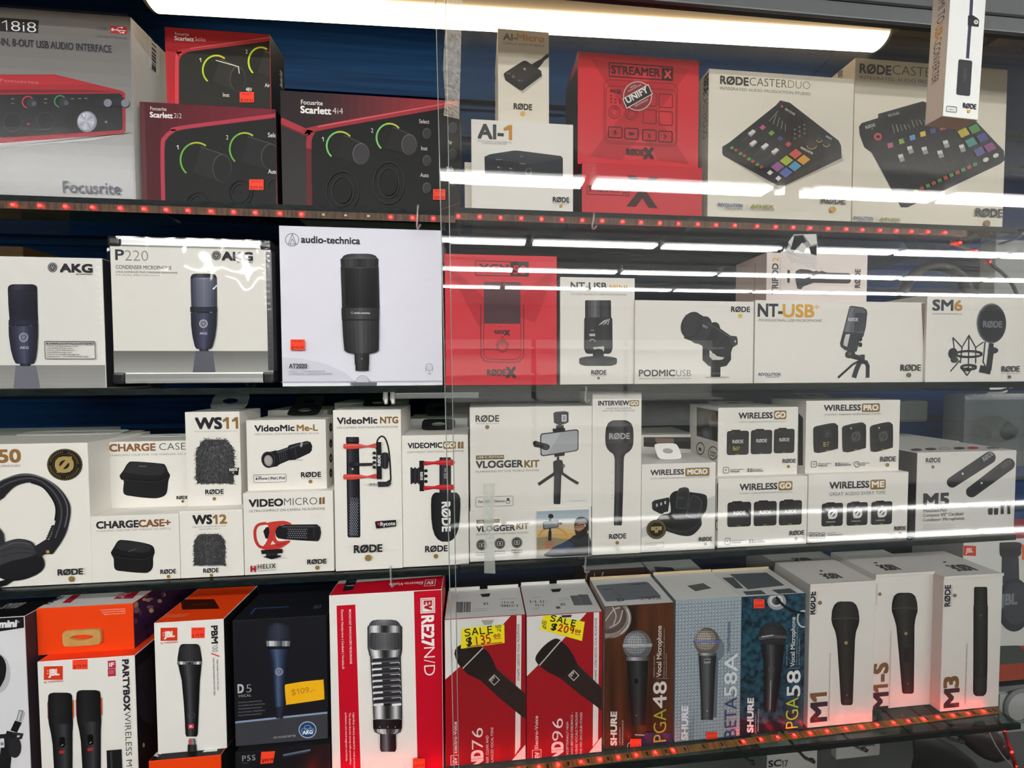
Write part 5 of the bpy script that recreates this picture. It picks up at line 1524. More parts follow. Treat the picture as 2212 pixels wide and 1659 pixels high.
A.poly(P, '17171a', [(226, 1268), (386, 1258), (388, 1290), (232, 1298)]); A.rect(P, '26262a', 264, 1292, 350, 1312); A.poly(P, '141416', [(240, 1316), (300, 1308), (376, 1306), (374, 1318), (305, 1336)])
A.text('maker_lettering', 'HELIX', (205, 1407), (336, 1402), 33, '3a3a40', .015, track=.1); A.text('maker_lettering', 'ISOMOUNT', (205, 1427), (338, 1420), 11, '77777a', track=.1)
A.rect('maker_lettering', 'b02a3c', 148, 1384, 163, 1430, .2); A.rect('maker_lettering', 'b02a3c', 176, 1384, 191, 1430, .2); A.line('maker_lettering', '8c2233', [(155, 1407), (184, 1407)], 12)
brand(A, 573, 713, 1372, 33, sub=False, dx=646, dy=1398, dr=16)
A = d8.face('F', 'C2')
A.text('title_lettering', 'VideoMic', (790, 331), (1088, 326), 46, '29292e', .035); A.text('title_lettering', 'NTG', (1112, 326), (1243, 324), 46, '836335', .035)
A.text('title_lettering', 'ON-CAMERA SHOTGUN MICROPHONE', (787, 367), (1243, 358), 15, '7d7d80', .002)
A.line(P, '2b2b31', [(1082, 520), (1090, 455), (1118, 424), (1148, 440), (1172, 510), (1184, 620), (1188, 700), (1186, 760), (1150, 790)], 13, True)
A.body(P, [(904, 428, 46), (904, 440, 49), (905, 470, 49)], ['141418', '3a3a42', '1e1e24', '141418']); A.body(P, [(905, 472, 47), (910, 800, 49), (915, 1165, 48), (915, 1178, 42)], ['141418', '3d3d46', '25252c', '1a1a20', '0f0f13'])
for r in range(24):
    for k in range(4):
        A.oval(P, '9b9bab' if r > 2 else '7a7a88', 889 + k * 16 + r % 2 * 8, 886 + r * 11.6, 4.6, 4)
A.rect(P, '0b0b0e', 862, 464, 950, 470)
for y in (495, 722):
    A.poly(P, 'c8463f', catmull([(843, y - 18), (900, y - 20), (952, y - 18), (1020, y - 8), (1082, y - 22), (1086, y + 10), (1020, y + 6), (952, y + 16), (900, y + 20), (845, y + 16), (843, y - 18)])); A.line(P, 'e0776c', [(850, y - 6), (950, y - 8), (1030, y - 2)], 6)
A.rect(P, '17171b', 1084, 463, 1126, 738, .1); A.text(P, 'RØDE', (1117, 640), (1117, 560), 20, 'e4e4e2', .03, 90)
for y in (545, 580, 615, 650):
    A.oval(P, '1c1c20', 1070, y, 13, 11)
A.poly(P, '232327', [(1126, 545), (1150, 538), (1172, 545), (1180, 600), (1172, 655), (1150, 664), (1126, 650)]); A.line(P, '3d3d44', [(1150, 540), (1150, 662)], 6)
A.line(P, '2b2b33', [(900, 630), (1060, 628)], 22); A.oval(P, '1d1d22', 906, 630, 22, 20); A.line(P, '45454f', [(950, 622), (1010, 622)], 5)
for x in (960, 980, 1000):
    A.line(P, '15151a', [(x, 618), (x, 642)], 4)
A.poly(P, '2b2b33', [(1095, 757), (1160, 757), (1186, 740), (1196, 770), (1180, 792), (1100, 797)]); A.rect(P, 'a8a8ac', 1030, 770, 1096, 783); A.line(P, '2b2b33', [(1048, 768), (1048, 785)], 4); A.line(P, '2b2b33', [(1070, 768), (1070, 785)], 4)
A.oval(P, 'c9c9cc', 910, 663, 7); A.text('maker_badge', ' ', (0, 0), (1, 0), 1)
A.poly('maker_badge', '1b1a1c', [(1076, 1056), (1090, 1050), (1232, 1040), (1233, 1088), (1108, 1103), (1086, 1104)]); A.text('maker_badge', 'Rycote', (1118, 1086), (1226, 1078), 28, 'e6e6e4', .015, None); A.poly('maker_badge', 'c03040', [(1090, 1062), (1110, 1062), (1112, 1084), (1098, 1076)])
brand(A, 922, 1129, 1285, 54, sub=False, dx=1027, dy=1323, dr=24)
d8.tab(.46, .022, .70, .62, '1b1b1d')
d8.tab(.9, .022, .98, .85, 'cfcdc8', False, name='lid_flap')

A = d9.face('F', 'C2')
A.text('title_lettering', 'VIDEOMIC', (1318, 513), (1573, 512), 38, '29292e', .035); gold_tag(A, 1580, 462, 1676, 516, 'GO')
for x in (1690, 1714):
    A.poly('title_lettering', '836335', [(x, 470), (x + 8, 462), (x + 19, 462), (x + 19, 514), (x, 514)])
A.text('title_lettering', 'LIGHTWEIGHT DIRECTIONAL MICROPHONE', (1313, 549), (1736, 545), 13, '7d7d80', .002)
for k in range(5):
    A.rect(P, '1b1b1f' if k % 2 else '2a2a2f', 1336 + k * 14, 655 + (k % 2) * 8, 1352 + k * 14, 780 - (k % 2) * 8, .2)
A.rect(P, '18181c', 1402, 605, 1440, 832, .08); A.text(P, 'RØDE', (1410, 690), (1410, 750), 18, 'dededc', .03, -90)
for y in (680, 720, 760):
    A.oval(P, '1c1c20', 1452, y, 14, 12)
A.body(P, [(1596, 580, 40), (1596, 590, 43), (1596, 850, 43)], ['17171b', '3a3a42', '1c1c22', '121216'])
A.line(P, 'c9c9cc', [(1596, 660), (1596, 690)], 4); A.frame(P, 'b9b9bc', 1589, 702, 1602, 735, 3, .3)
for y in (622, 806):
    A.poly(P, 'b61f2a', catmull([(1437, y - 14), (1510, y - 12), (1560, y - 22), (1656, y - 22), (1656, y + 16), (1560, y + 14), (1510, y + 10), (1440, y + 18), (1437, y - 14)])); A.line(P, 'd8484c', [(1450, y - 2), (1560, y - 8), (1640, y - 10)], 6)
A.body(P, [(1600, 842, 80), (1600, 858, 98), (1600, 885, 108), (1600, 940, 110), (1599, 1040, 106), (1599, 1110, 97), (1598, 1160, 80), (1598, 1190, 58), (1598, 1208, 28)], ['141416', '222225', '26262a', '1c1c1f', '121214'])
A.text(P, 'RØDE', (1572, 914), (1572, 1132), 60, 'e4e4e2', .035, -90)
brand(A, 1448, 1613, 1286, 43, sub=False, dx=1527, dy=1317, dr=17)
d9.tab(.55, .026, .55, .55, '1b1b1d')

A = d10.face('F', 'C3')
brand(A, 165, 338, 315, 46, dx=251, dy=354, dr=16, col='34352f')
A.rect('title_lettering', '6d5a34', 166, 567, 376, 593); A.text('title_lettering', 'USB-C EDITION', (177, 587), (369, 585), 14, 'ece8dc', .015, track=.06)
A.text('title_lettering', 'VLOGGER', (168, 660), (516, 655), 50, '34352f', .035); A.text('title_lettering', 'KIT', (530, 654), (638, 652), 50, '7d6636', .035)
A.text('title_lettering', 'FILMMAKING KIT FOR MOBILE PHONES', (165, 696), (638, 684), 15, '808078', .003)
A.frame('device_note', '8a8a84', 164, 878, 443, 940, 4, .12); A.text('device_note', 'For USB-C Devices', (185, 921), (382, 916), 20, '44453f', .012); A.rect('device_note', '55564f', 396, 884, 416, 905); A.frame('device_note', '55564f', 392, 904, 420, 922, 4, .2)
A.text('caption_lettering', 'Phone and earbuds not included', (875, 910), (990, 904), 8, 'a0a09a')
K = '242527'
A.poly(P, K, [(744, 250), (760, 240), (832, 235), (857, 243), (857, 318), (832, 330), (790, 342), (748, 322)]); A.poly(P, '3a3b3d', [(744, 250), (760, 240), (832, 235), (857, 243), (805, 252)]); A.rect(P, 'c9cbcc', 806, 262, 842, 312, .1); A.rect(P, '8a8c8e', 814, 270, 834, 304)
A.rect(P, K, 764, 340, 822, 366, .2); A.poly(P, '1c1d1f', [(738, 366), (832, 362), (832, 386), (740, 390)])
A.poly(P, '26272a', [(645, 420), (655, 402), (915, 370), (932, 380), (931, 520), (915, 533), (665, 572), (648, 560)]); A.poly(P, 'a3a6aa', [(653, 420), (662, 410), (912, 378), (925, 386), (924, 516), (910, 527), (668, 564), (655, 552)])
A.poly(P, 'b4b7bb', [(653, 420), (662, 410), (800, 392), (700, 558), (668, 564), (655, 552)])
A.poly(P, '1b1c1e', catmull([(592, 465), (610, 456), (650, 468), (700, 480), (717, 500), (705, 522), (680, 525), (640, 508), (604, 500), (592, 480)])); A.oval(P, '3a3b3e', 690, 500, 20, 22); A.line(P, '3a3b3e', [(640, 470), (634, 505)], 6)
A.poly(P, '1d1e20', [(750, 552), (827, 542), (828, 566), (752, 577)]); A.rect(P, K, 770, 575, 787, 602)
A.poly(P, '222325', catmull([(742, 615), (760, 602), (795, 598), (812, 610), (818, 660), (808, 700), (752, 702), (744, 660)])); A.oval(P, '3a3b3d', 817, 643, 14); A.oval(P, 'b9a49a', 822, 643, 5)
A.line(P, '1d1e20', [(760, 695), (690, 742), (632, 782)], 24); A.line(P, '1d1e20', [(800, 692), (870, 740), (930, 775)], 20)
A.body(P, [(777, 698, 27), (774, 800, 26), (771, 915, 25), (771, 928, 22)], ['1b1c1e', '38393c', '232427', '17181a'])
R = d10.face('T', 'C3'); R.line('lid_print', '2b2b2c', [(150, 190), (420, 182)], 8); R.line('lid_print', '2b2b2c', [(600, 186), (860, 178)], 8)

A = d11.face('F', 'C3')
A.rect('title_lettering', '6d5a34', 170, 1048, 343, 1070); A.text('title_lettering', 'USB-C EDITION', (180, 1064), (335, 1058), 11, 'ece8dc', .015)
A.text('title_lettering', 'VLOGGER', (170, 1136), (457, 1118), 42, '34352f', .035); A.text('title_lettering', 'KIT', (470, 1116), (559, 1110), 42, '7d6636', .035)
A.text('title_lettering', 'FILMMAKING KIT FOR MOBILE PHONES', (168, 1163), (559, 1138), 12, '808078', .003)
for x, y, s in ((209, 1234, ('MOBILE', 'FILMMAKING')), (345, 1223, ('PROFESSIONAL', 'QUALITY')), (472, 1215, ('DIRECTIONAL', 'SOUND PICKUP'))):
    A.oval('feature_icon', '3c3d3a', x, y, 40, 41); A.ring('feature_icon', 'a0a19a', x, y, 34, 35, 3)
    A.frame('feature_icon', 'c4c5be', x - 20, y - 13, x + 20, y + 13, 4, .2); A.oval('feature_icon', 'c4c5be', x, y, 7)
    A.text('feature_icon', s[0], (x - 42, y + 64), (x + 42, y + 61), 9, '55564f', .01); A.text('feature_icon', s[1], (x - 42, y + 80), (x + 42, y + 77), 9, '55564f', .01)
F_ = 'cover_photo'
A.shade(F_, ['9db0bd', 'b9c2c4', 'cdb58c', 'c79a4e', '9c8a66', 'a8aaa6'], 617, 980, 1007, 1312, 'y', 12)
A.poly(F_, '8d8468', [(617, 1180), (700, 1170), (820, 1190), (1007, 1180), (1007, 1240), (617, 1240)]); A.arc(F_, 'c98f3c', 740, 1180, 105, 75, 190, 350, 12)
A.poly(F_, '23262e', catmull([(800, 1225), (870, 1185), (900, 1160), (985, 1150), (1010, 1160), (1010, 1318), (690, 1318), (720, 1270), (760, 1240)])); A.poly(F_, '2f3d58', [(740, 1250), (860, 1200), (900, 1230), (840, 1290), (720, 1290)]); A.poly(F_, '1a1c22', [(830, 1318), (830, 1275), (1010, 1250), (1010, 1318)])
A.oval(F_, 'a67c60', 938, 1098, 40, 56); A.poly(F_, '26201e', catmull([(902, 1115), (925, 1128), (960, 1118), (990, 1090), (995, 1140), (965, 1180), (930, 1178), (908, 1150)])); A.line(F_, '7a4a40', [(922, 1134), (946, 1130)], 4)
A.poly(F_, '2a2a30', catmull([(900, 1080), (905, 1050), (930, 1026), (970, 1024), (1000, 1045), (1010, 1080), (1010, 1130), (992, 1110), (980, 1075), (940, 1068), (904, 1084)])); A.line(F_, '1c1a1a', [(896, 1088), (975, 1080)], 5); A.ring(F_, '1c1a1a', 915, 1092, 14, 12, 3); A.ring(F_, '1c1a1a', 952, 1088, 15, 12, 3)
A.poly(F_, '30323a', catmull([(880, 1180), (930, 1190), (980, 1165), (1010, 1170), (1010, 1210), (930, 1225), (880, 1205)]))
A.poly(F_, 'a8735a', catmull([(676, 1235), (682, 1205), (700, 1188), (735, 1190), (745, 1215), (740, 1250), (705, 1262), (682, 1255)])); A.line(F_, '7d5140', [(690, 1210), (735, 1208)], 3); A.line(F_, '7d5140', [(686, 1228), (738, 1226)], 3)
A.line(F_, '26262a', [(718, 1130), (716, 1200)], 24); A.line(F_, '26262a', [(718, 1040), (718, 1130)], 16); A.oval(F_, '222226', 724, 1018, 20, 18); A.poly(F_, '3a3a40', [(664, 1060), (780, 1045), (782, 1100), (668, 1116)]); A.poly(F_, '7a8088', [(672, 1066), (774, 1052), (775, 1095), (675, 1108)]); A.line(F_, '222226', [(775, 1072), (806, 1072)], 16)
A.frame(F_, 'dededa', 617, 980, 1007, 1312, 3)

A = d12.face('F', 'C3')
A.text('title_lettering', 'INTERVIEW', (1080, 193), (1309, 194), 33, '35353a', .035); gold_tag(A, 1313, 154, 1384, 198, 'GO')
A.text('title_lettering', 'HANDHELD ADAPTOR', (1138, 221), (1328, 221), 11, '85858a', .002); A.text('title_lettering', 'FOR THE WIRELESS RANGE', (1112, 239), (1352, 239), 11, '85858a', .002)
A.body(P, [(1238, 303, 40), (1238, 308, 62), (1238, 325, 86), (1238, 360, 101), (1237, 420, 106), (1237, 480, 104), (1237, 515, 92), (1237, 538, 72), (1237, 555, 46), (1236, 575, 38)], ['232325', '38383b', '3f3f43', '333336', '222224'])
A.text(P, 'RØDE', (1162, 444), (1313, 444), 42, 'a6a6a8', .03)
A.body(P, [(1236, 565, 37), (1236, 600, 34), (1232, 850, 32), (1226, 1070, 31), (1225, 1088, 28)], ['1d1d1f', '48484c', '29292c', '19191b'])
for y in (690, 770, 825, 860, 885):
    A.oval('scuff', 'b5b4b0', 1182, y, 5, 3)
brand(A, 1160, 1286, 1189, 35, sub=False, dx=1220, dy=1217, dr=14, col='35353a')

A = d13.face('F', 'C3')
A.text('title_lettering', 'WIRELESS', (1470, 714), (1718, 711), 38, '35353a', .035); gold_tag(A, 1728, 660, 1910, 718, 'MICRO')
A.text('title_lettering', 'ULTRA-COMPACT WIRELESS MICROPHONE CAMERA KIT', (1467, 745), (1907, 735), 10, '85858a', .002)
A.poly('cover_print', 'c6c6c3', [(1402, 1110), (1960, 860), (1960, 1000), (1402, 1180)])
A.poly(P, '1f2022', catmull([(1500, 1070), (1540, 1015), (1610, 995), (1620, 960), (1612, 880), (1640, 838), (1700, 826), (1760, 838), (1870, 856), (1892, 890), (1886, 970), (1850, 1030), (1848, 1090), (1785, 1158), (1710, 1166), (1600, 1135), (1520, 1100)]))
A.poly(P, '131315', catmull([(1520, 1060), (1600, 1010), (1720, 1015), (1830, 1050), (1780, 1110), (1690, 1125), (1580, 1100)])); A.line(P, '38393c', [(1500, 1070), (1600, 1110), (1700, 1135), (1790, 1110), (1846, 1050)], 5, True)
A.poly(P, '26272a', [(1480, 915), (1498, 900), (1605, 878), (1612, 900), (1600, 985), (1570, 990), (1560, 1002), (1540, 1000), (1490, 975), (1482, 965)]); A.poly(P, '35363a', [(1480, 915), (1498, 900), (1605, 878), (1600, 890), (1500, 915), (1490, 972)])
for x, y in ((1516, 936), (1548, 926), (1578, 916)):
    A.rect(P, 'b9b9ba', x - 6, y - 10, x + 6, y + 12)
for q in ([(1660, 955), (1675, 830), (1700, 808), (1738, 806), (1756, 835), (1740, 948), (1700, 962), (1660, 955)], [(1735, 1010), (1770, 885), (1800, 866), (1845, 900), (1850, 940), (1815, 1022), (1770, 1030), (1735, 1010)]):
    A.poly(P, '2b2c2f', catmull(q)); A.line(P, '55565a', q, 4, True)
A.text(P, 'RØDE', (1670, 890), (1715, 880), 16, '4a4b4e', .02)
A.oval('seal', '1a1912', 1512, 1117, 74, 73); A.ring('seal', '8f7c48', 1512, 1117, 68, 67, 3); A.rect('seal', 'a08c52', 1472, 1097, 1552, 1122, .15); A.rect('seal', 'a08c52', 1500, 1120, 1524, 1142, .2); A.oval('seal', '6b5d36', 1512, 1110, 8)
for k in range(36):
    t = math.radians(k * 10)
    A.line('seal', '8f7c48', [(1512 + 54 * math.cos(t), 1117 + 53 * math.sin(t)), (1512 + 62 * math.cos(t + .04), 1117 + 61 * math.sin(t + .04))], 4)
brand(A, 1828, 1923, 1203, 28, sub=False, dx=1876, dy=1224, dr=11, col='44444a')
A.frame('device_note', '9a9a98', 1426, 1218, 1565, 1246, 2.5, .2); A.text('device_note', 'For Universal', (1436, 1237), (1510, 1235), 10, '77777a')
d13.tab(.34, .032, .45, .35, 'ecebe8')


def rx_unit(A, x0, y0, x1, y1, face='RØDE', leds=False, fcol='c4c4c4', col='201f20'):
    A.rect(P, col, x0, y0, x1, y1, .11); A.rect(P, mix_hex(col, 'ffffff', .05), x0 + 6, y0 + 8, x1 - 6, y1 - 8, .1)
    w, h = x1 - x0, y1 - y0
    A.rect(P, '161516', x0 + .2 * w, y0 - .05 * h, x0 + .62 * w, y0 + .03 * h, .3); A.rect(P, '5a2c28', x0 + .22 * w, y0 + .02 * h, x0 + .3 * w, y0 + .12 * h)
    A.rect(P, '8f8a3c', x0 + .4 * w, y1 - .03 * h, x0 + .56 * w, y1)
    if face == 'RØDE':
        A.text(P, face, (x0 + .25 * w, y0 + .52 * h), (x0 + .75 * w, y0 + .52 * h), .14 * h, fcol, .025)
    else:
        A.text(P, 'Ø', (x0 + .3 * w, y0 + .68 * h), (x0 + .72 * w, y0 + .68 * h), .38 * h, fcol, .045)
    if leds:
        for k in range(3):
            A.rect(P, 'b5aa45', x0 + .26 * w, y0 + (.66 + k * .06) * h, x0 + (.36 + .05 * k) * w, y0 + (.69 + k * .06) * h)
            A.rect(P, '8a8440', x0 + .42 * w, y0 + (.66 + k * .06) * h, x0 + (.62 - .04 * k) * w, y0 + (.69 + k * .06) * h)


def spec_row(A, x, y, s32=True, clock=False):
    A.frame('feature_note', '55555a', x, y - 24, x + 38, y + 18, 4, .15); A.text('feature_note', 'i', (x + 14, y + 2), (x + 22, y + 2), 14, '55555a')
    A.text('feature_note', 'SUPPORTS SERIES IV', (x + 48, y - 2), (x + 152, y - 4), 9, '6a6a6e', .01); A.text('feature_note', 'WIRELESS', (x + 48, y + 14), (x + 118, y + 12), 11, '44444a', .02)
    if s32:
        A.text('feature_note', '32', (x + 176, y + 10), (x + 212, y + 9), 24, '44444a', .02); A.text('feature_note', 'BIT FLOAT', (x + 215, y - 4), (x + 282, y - 6), 10, '6a6a6e', .01); A.text('feature_note', 'RECORDING', (x + 215, y + 9), (x + 295, y + 7), 11, '44444a', .02)
    if clock:
        A.ring('feature_note', '55555a', x + 340, y - 3, 20, 21, 4); A.line('feature_note', '55555a', [(x + 340, y - 16), (x + 340, y - 3), (x + 352, y - 3)], 3)
        A.text('feature_note', 'TIMECODE', (x + 365, y - 6), (x + 432, y - 7), 10, '6a6a6e', .01); A.text('feature_note', 'SYNC', (x + 365, y + 8), (x + 402, y + 7), 10, '44444a', .02)


A = d14.face('F', 'C4')
A.text('title_lettering', 'WIRELESS', (82, 291), (334, 284), 42, '35353a', .035); gold_tag(A, 345, 231, 437, 296, 'GO')
A.text('title_lettering', 'COMPACT WIRELESS MICROPHONE SYSTEM (GEN 3)', (80, 322), (437, 310), 9, '8d8d90', .002)
rx_unit(A, -6, 384, 155, 560, leds=True); rx_unit(A, 173, 377, 328, 553); rx_unit(A, 345, 369, 494, 546)
brand(A, 408, 504, 621, 28, sub=False, dx=450, dy=648, dr=12, col='44444a'); spec_row(A, -34, 678)
L = d14.face('L', 'C3')
L.poly('side_photo', '2b2723', [(1815, 205), (1988, 238), (1983, 468), (1815, 420)]); L.poly('side_photo', '7a6658', [(1905, 300), (1925, 228), (1950, 225), (1970, 300), (1975, 350), (1910, 350)]); L.oval('side_photo', '8a6550', 1938, 250, 16, 22)
L.poly('side_photo', '4a443f', [(1822, 300), (1838, 225), (1862, 240), (1875, 320), (1860, 360), (1825, 350)]); L.poly('side_photo', '46506a', [(1850, 370), (1890, 350), (1905, 430), (1870, 425)])
L.ring('side_icon', '4a4a4c', 1843, 515, 29, 44, 5); L.rect('side_icon', '4a4a4c', 1830, 505, 1850, 535); L.ring('side_icon', '4a4a4c', 1938, 548, 35, 47, 5); L.text('side_icon', 'GAIN', (1916, 546), (1960, 552), 17, '3a3a3c', .03); L.text('side_icon', 'ASSIST', (1914, 566), (1960, 573), 13, '3a3a3c', .03)
d14.tab(.6, .03, .92, .62, 'bdbcb8')
A = d15.face('F', 'C4')
A.text('title_lettering', 'WIRELESS', (90, 826), (368, 816), 45, '35353a', .035); gold_tag(A, 378, 760, 482, 825, 'GO')
A.text('title_lettering', 'COMPACT WIRELESS MICROPHONE SYSTEM (GEN 3)', (88, 856), (482, 842), 9, '8d8d90', .002)
rx_unit(A, -2, 917, 172, 1094); rx_unit(A, 195, 911, 362, 1087); rx_unit(A, 384, 904, 549, 1081)
brand(A, 460, 568, 1160, 31, sub=False, dx=508, dy=1186, dr=12, col='44444a'); spec_row(A, -22, 1208)
L = d15.face('L', 'C3'); L.poly('side_photo', '2b2723', [(1966, 780), (1986, 760), (1986, 990), (1966, 985)]); L.ring('side_icon', '4a4a4c', 1967, 1085, 12, 36, 5)

A = d16.face('F', 'C4')
A.text('title_lettering', 'WIRELESS', (718, 233), (991, 234), 42, '35353a', .035); gold_tag(A, 1001, 178, 1135, 241, 'PRO')
A.text('title_lettering', 'COMPACT WIRELESS MICROPHONE SYSTEM', (718, 268), (1140, 268), 12, '85858a', .002)
for x0, w, top in ((637, 186, 330), (852, 178, 325), (1060, 170, 322)):
    A.poly(P, '2a2a2c', catmull([(x0, top + 40), (x0 + 12, top + 22), (x0 + w * .3, top + 10), (x0 + w * .8, top - 6), (x0 + w - 8, top + 8), (x0 + w, top + 30), (x0 + w, top + 170), (x0 + w - 12, top + 188), (x0 + w * .3, top + 216), (x0 + 20, top + 214), (x0 + 4, top + 195), (x0, top + 40)]))
    A.poly(P, '222224', catmull([(x0 + 34, top + 36), (x0 + w - 12, top + 12), (x0 + w - 6, top + 24), (x0 + w - 6, top + 168), (x0 + w - 16, top + 182), (x0 + 40, top + 208), (x0 + 32, top + 196), (x0 + 34, top + 36)]))
    if x0 > 700:
        A.poly(P, '2e2e30', [(x0 + 30, top + 16), (x0 + 80, top + 2), (x0 + 92, top + 10), (x0 + 60, top + 26)]); A.text(P, 'Ø', (x0 + w * .42, top + 138), (x0 + w * .78, top + 126), 66, '4d4d50', .04, None); A.oval(P, 'b9b9b9', x0 + 66, top + 38, 5, 8)
    else:
        A.frame(P, '4a4a4d', x0 + 82, top + 50, x0 + 130, top + 98, 4, .2); A.text(P, 'Ø', (x0 + 92, top + 92), (x0 + 120, top + 88), 30, '4d4d50', .03, None)
        for k in range(3):
            A.rect(P, 'b5aa45', x0 + 74, top + 138 + k * 13, x0 + 94, top + 144 + k * 13); A.rect(P, '8a8440', x0 + 100, top + 134 + k * 13, x0 + 122 - k * 4, top + 140 + k * 13)
    A.rect(P, '8f8a3c', x0 + w * .5, top + 196, x0 + w * .64, top + 203)
brand(A, 1135, 1250, 611, 35, sub=False, dx=1189, dy=636, dr=14, col='44444a'); spec_row(A, 621, 634, clock=True)
L = d16.face('L', 'C4'); L.poly('side_photo', '1f1f20', [(530, 250), (562, 285), (562, 640), (526, 640)])
d16.tab(.36, .03, .85, .9, 'c9c8c2')
A = d17.face('F', 'C4')
A.text('title_lettering', 'WIRELESS', (760, 815), (1054, 808), 48, '35353a', .035); gold_tag(A, 1065, 748, 1178, 818, 'ME')
A.text('title_lettering', 'GREAT AUDIO EVERY TIME', (757, 869), (1176, 857), 25, '77777b', .003, track=.06)
for x0, y0, x1, y1, s in ((702, 925, 857, 1090, 'TX'), (889, 919, 1040, 1084, 'RX'), (1071, 912, 1222, 1077, 'TX')):
    rx_unit(A, x0, y0, x1, y1, 'Ø', fcol='dcdcda'); A.text(P, s, (x0 + 68, y0 + 36), (x0 + 88, y0 + 36), 9, 'c4c4c2', .01); A.text(P, 'WIRELESS', (x0 + 30, y1 - 22), (x0 + 98, y1 - 24), 10, 'c4c4c2', .01)
brand(A, 1242, 1326, 1124, 28, sub=False, dx=1282, dy=1145, dr=12, col='44444a')
for x in (597, 640, 685):
    A.frame('feature_note', '55555a', x, 1143, x + 36, 1182, 4, .15); A.text('feature_note', 'Ø', (x + 9, 1172), (x + 27, 1172), 18, '55555a', .03)
A.text('feature_note', 'INCLUDES', (742, 1150), (800, 1148), 10, '6a6a6e'); A.text('feature_note', 'RECEIVER & TRANSMITTERS', (742, 1166), (850, 1162), 11, '44444a', .01)

A = d18.face('F', 'C4')
brand(A, 1478, 1588, 619, 32, dx=1531, dy=652, dr=12, col='38383c', dcol='7d6450')


def capsule(A, x0, y0, x1, y1, r, col, n=12):
    t = math.atan2(y1 - y0, x1 - x0)
    pts = [(x1 + r * math.cos(t - math.pi / 2 + math.pi * k / n), y1 + r * math.sin(t - math.pi / 2 + math.pi * k / n)) for k in range(n + 1)]
    pts += [(x0 + r * .9 * math.cos(t + math.pi / 2 + math.pi * k / n) * 1, y0 + r * .9 * math.sin(t + math.pi / 2 + math.pi * k / n)) for k in range(n + 1)]
    A.poly(P, col, pts)


capsule(A, 1675, 766, 1955, 582, 45, '202228'); capsule(A, 1820, 838, 2096, 632, 46, '202228')
A.line(P, '34363c', [(1655, 742), (1930, 562)], 10); A.line(P, '34363c', [(1800, 815), (2072, 612)], 10)
A.text(P, 'RØDE', (1912, 612), (1984, 560), 36, '8f9096', .03, None); A.text(P, 'RØDE', (2052, 668), (2122, 618), 32, '55575d', .03, None); A.oval(P, 'd0cec8', 1752, 702, 8); A.oval(P, 'd0cba8', 1893, 772, 8)
A.text('title_lettering', 'M5', (1463, 952), (1645, 946), 96, '403f42', .045)
for k, (s, x1) in enumerate((('Matched Pair', 1636), ('Compact 1/2" Cardioid', 1756), ('Condenser Microphones', 1764))):
    A.text('title_lettering', s, (1459 - k * 2, 990 + k * 34), (x1, 984 + k * 33), 22, '8c8682', .02)
for k in range(5):
    A.line('caption_lettering', 'b9b7b3', [(1456, 1084 + k * 9), (1660 + k % 2 * 40, 1074 + k * 9)], 3)
for x in (1944, 1986):
    A.body(P, [(x + 16, 958, 14), (x + 15, 975, 16), (x + 14, 1008, 13)], ['232428', '3a3b40', '1b1c20'])
for x in (2030, 2078):
    A.poly(P, '26272b', [(x, 925), (x + 14, 908), (x + 36, 902), (x + 38, 930), (x + 26, 950), (x + 28, 1002), (x + 6, 1004), (x + 8, 950)])
T = d18.face('T', 'C4')
for k, (x, y, c) in enumerate(((1408, 524, '333336'), (1515, 519, '333336'), (1622, 516, '6a6a6c'), (1728, 513, '333336'), (1830, 511, 'c42c3c'))):
    T.oval('lid_icon', c, x, y, 44, 10)
    if k == 2:
        T.oval('lid_icon', 'cfcfca', x, y, 38, 8)
T.poly('lid_icon', '55555a', [(1930, 505), (2040, 500), (2030, 515), (1940, 518)])

# ================================================================ print: lowest shelf
STROKES = {
    'S': [[(.9, .85), (.7, 1), (.3, .97), (.12, .78), (.3, .58), (.65, .48), (.8, .25), (.6, .04), (.25, .0), (.02, .12)]],
    'A': [[(0, 0), (.45, 1), (.55, 1), (.85, 0)], [(.12, .38), (.8, .4)]], 'L': [[(.12, 1), (.1, .05), (.8, .02)]],
    'E': [[(.8, .98), (.15, 1), (.1, .02), (.85, 0)], [(.12, .52), (.7, .54)]],
    '$': [[(.9, .82), (.6, .95), (.2, .85), (.2, .6), (.7, .42), (.75, .15), (.4, .02), (.05, .15)], [(.62, 1.12), (.3, -.12)], [(.8, 1.08), (.48, -.15)]],
    '1': [[(.45, 1), (.35, 0)]], '3': [[(.1, .9), (.45, 1), (.75, .82), (.65, .6), (.35, .52), (.7, .42), (.75, .15), (.4, 0), (.05, .1)]],
    '5': [[(.85, 1), (.25, .97), (.18, .58), (.55, .6), (.78, .38), (.65, .08), (.3, 0), (.05, .08)]],
    '2': [[(.1, .8), (.3, 1), (.65, .95), (.7, .7), (.4, .35), (.05, .05), (.35, .1), (.85, .0)]],
    '0': [[(.5, 1), (.15, .75), (.12, .25), (.4, 0), (.75, .25), (.78, .75), (.5, 1)]],
    '9': [[(.75, .8), (.5, 1), (.18, .82), (.2, .55), (.55, .5), (.76, .75), (.7, .3), (.55, 0)]],
    'N': [[(.08, 0), (.12, 1), (.75, .02), (.8, 1)]], 'D': [[(.12, 1), (.1, 0), (.55, .08), (.85, .5), (.55, .95), (.05, 1)]],
    '7': [[(.1, .97), (.8, 1), (.35, 0)]], '6': [[(.7, 1), (.3, .7), (.12, .3), (.35, 0), (.7, .12), (.7, .4), (.4, .48), (.15, .3)]],
    'o': [[(.5, .9), (.15, .6), (.3, .1), (.75, .2), (.8, .7), (.5, .9)]]}


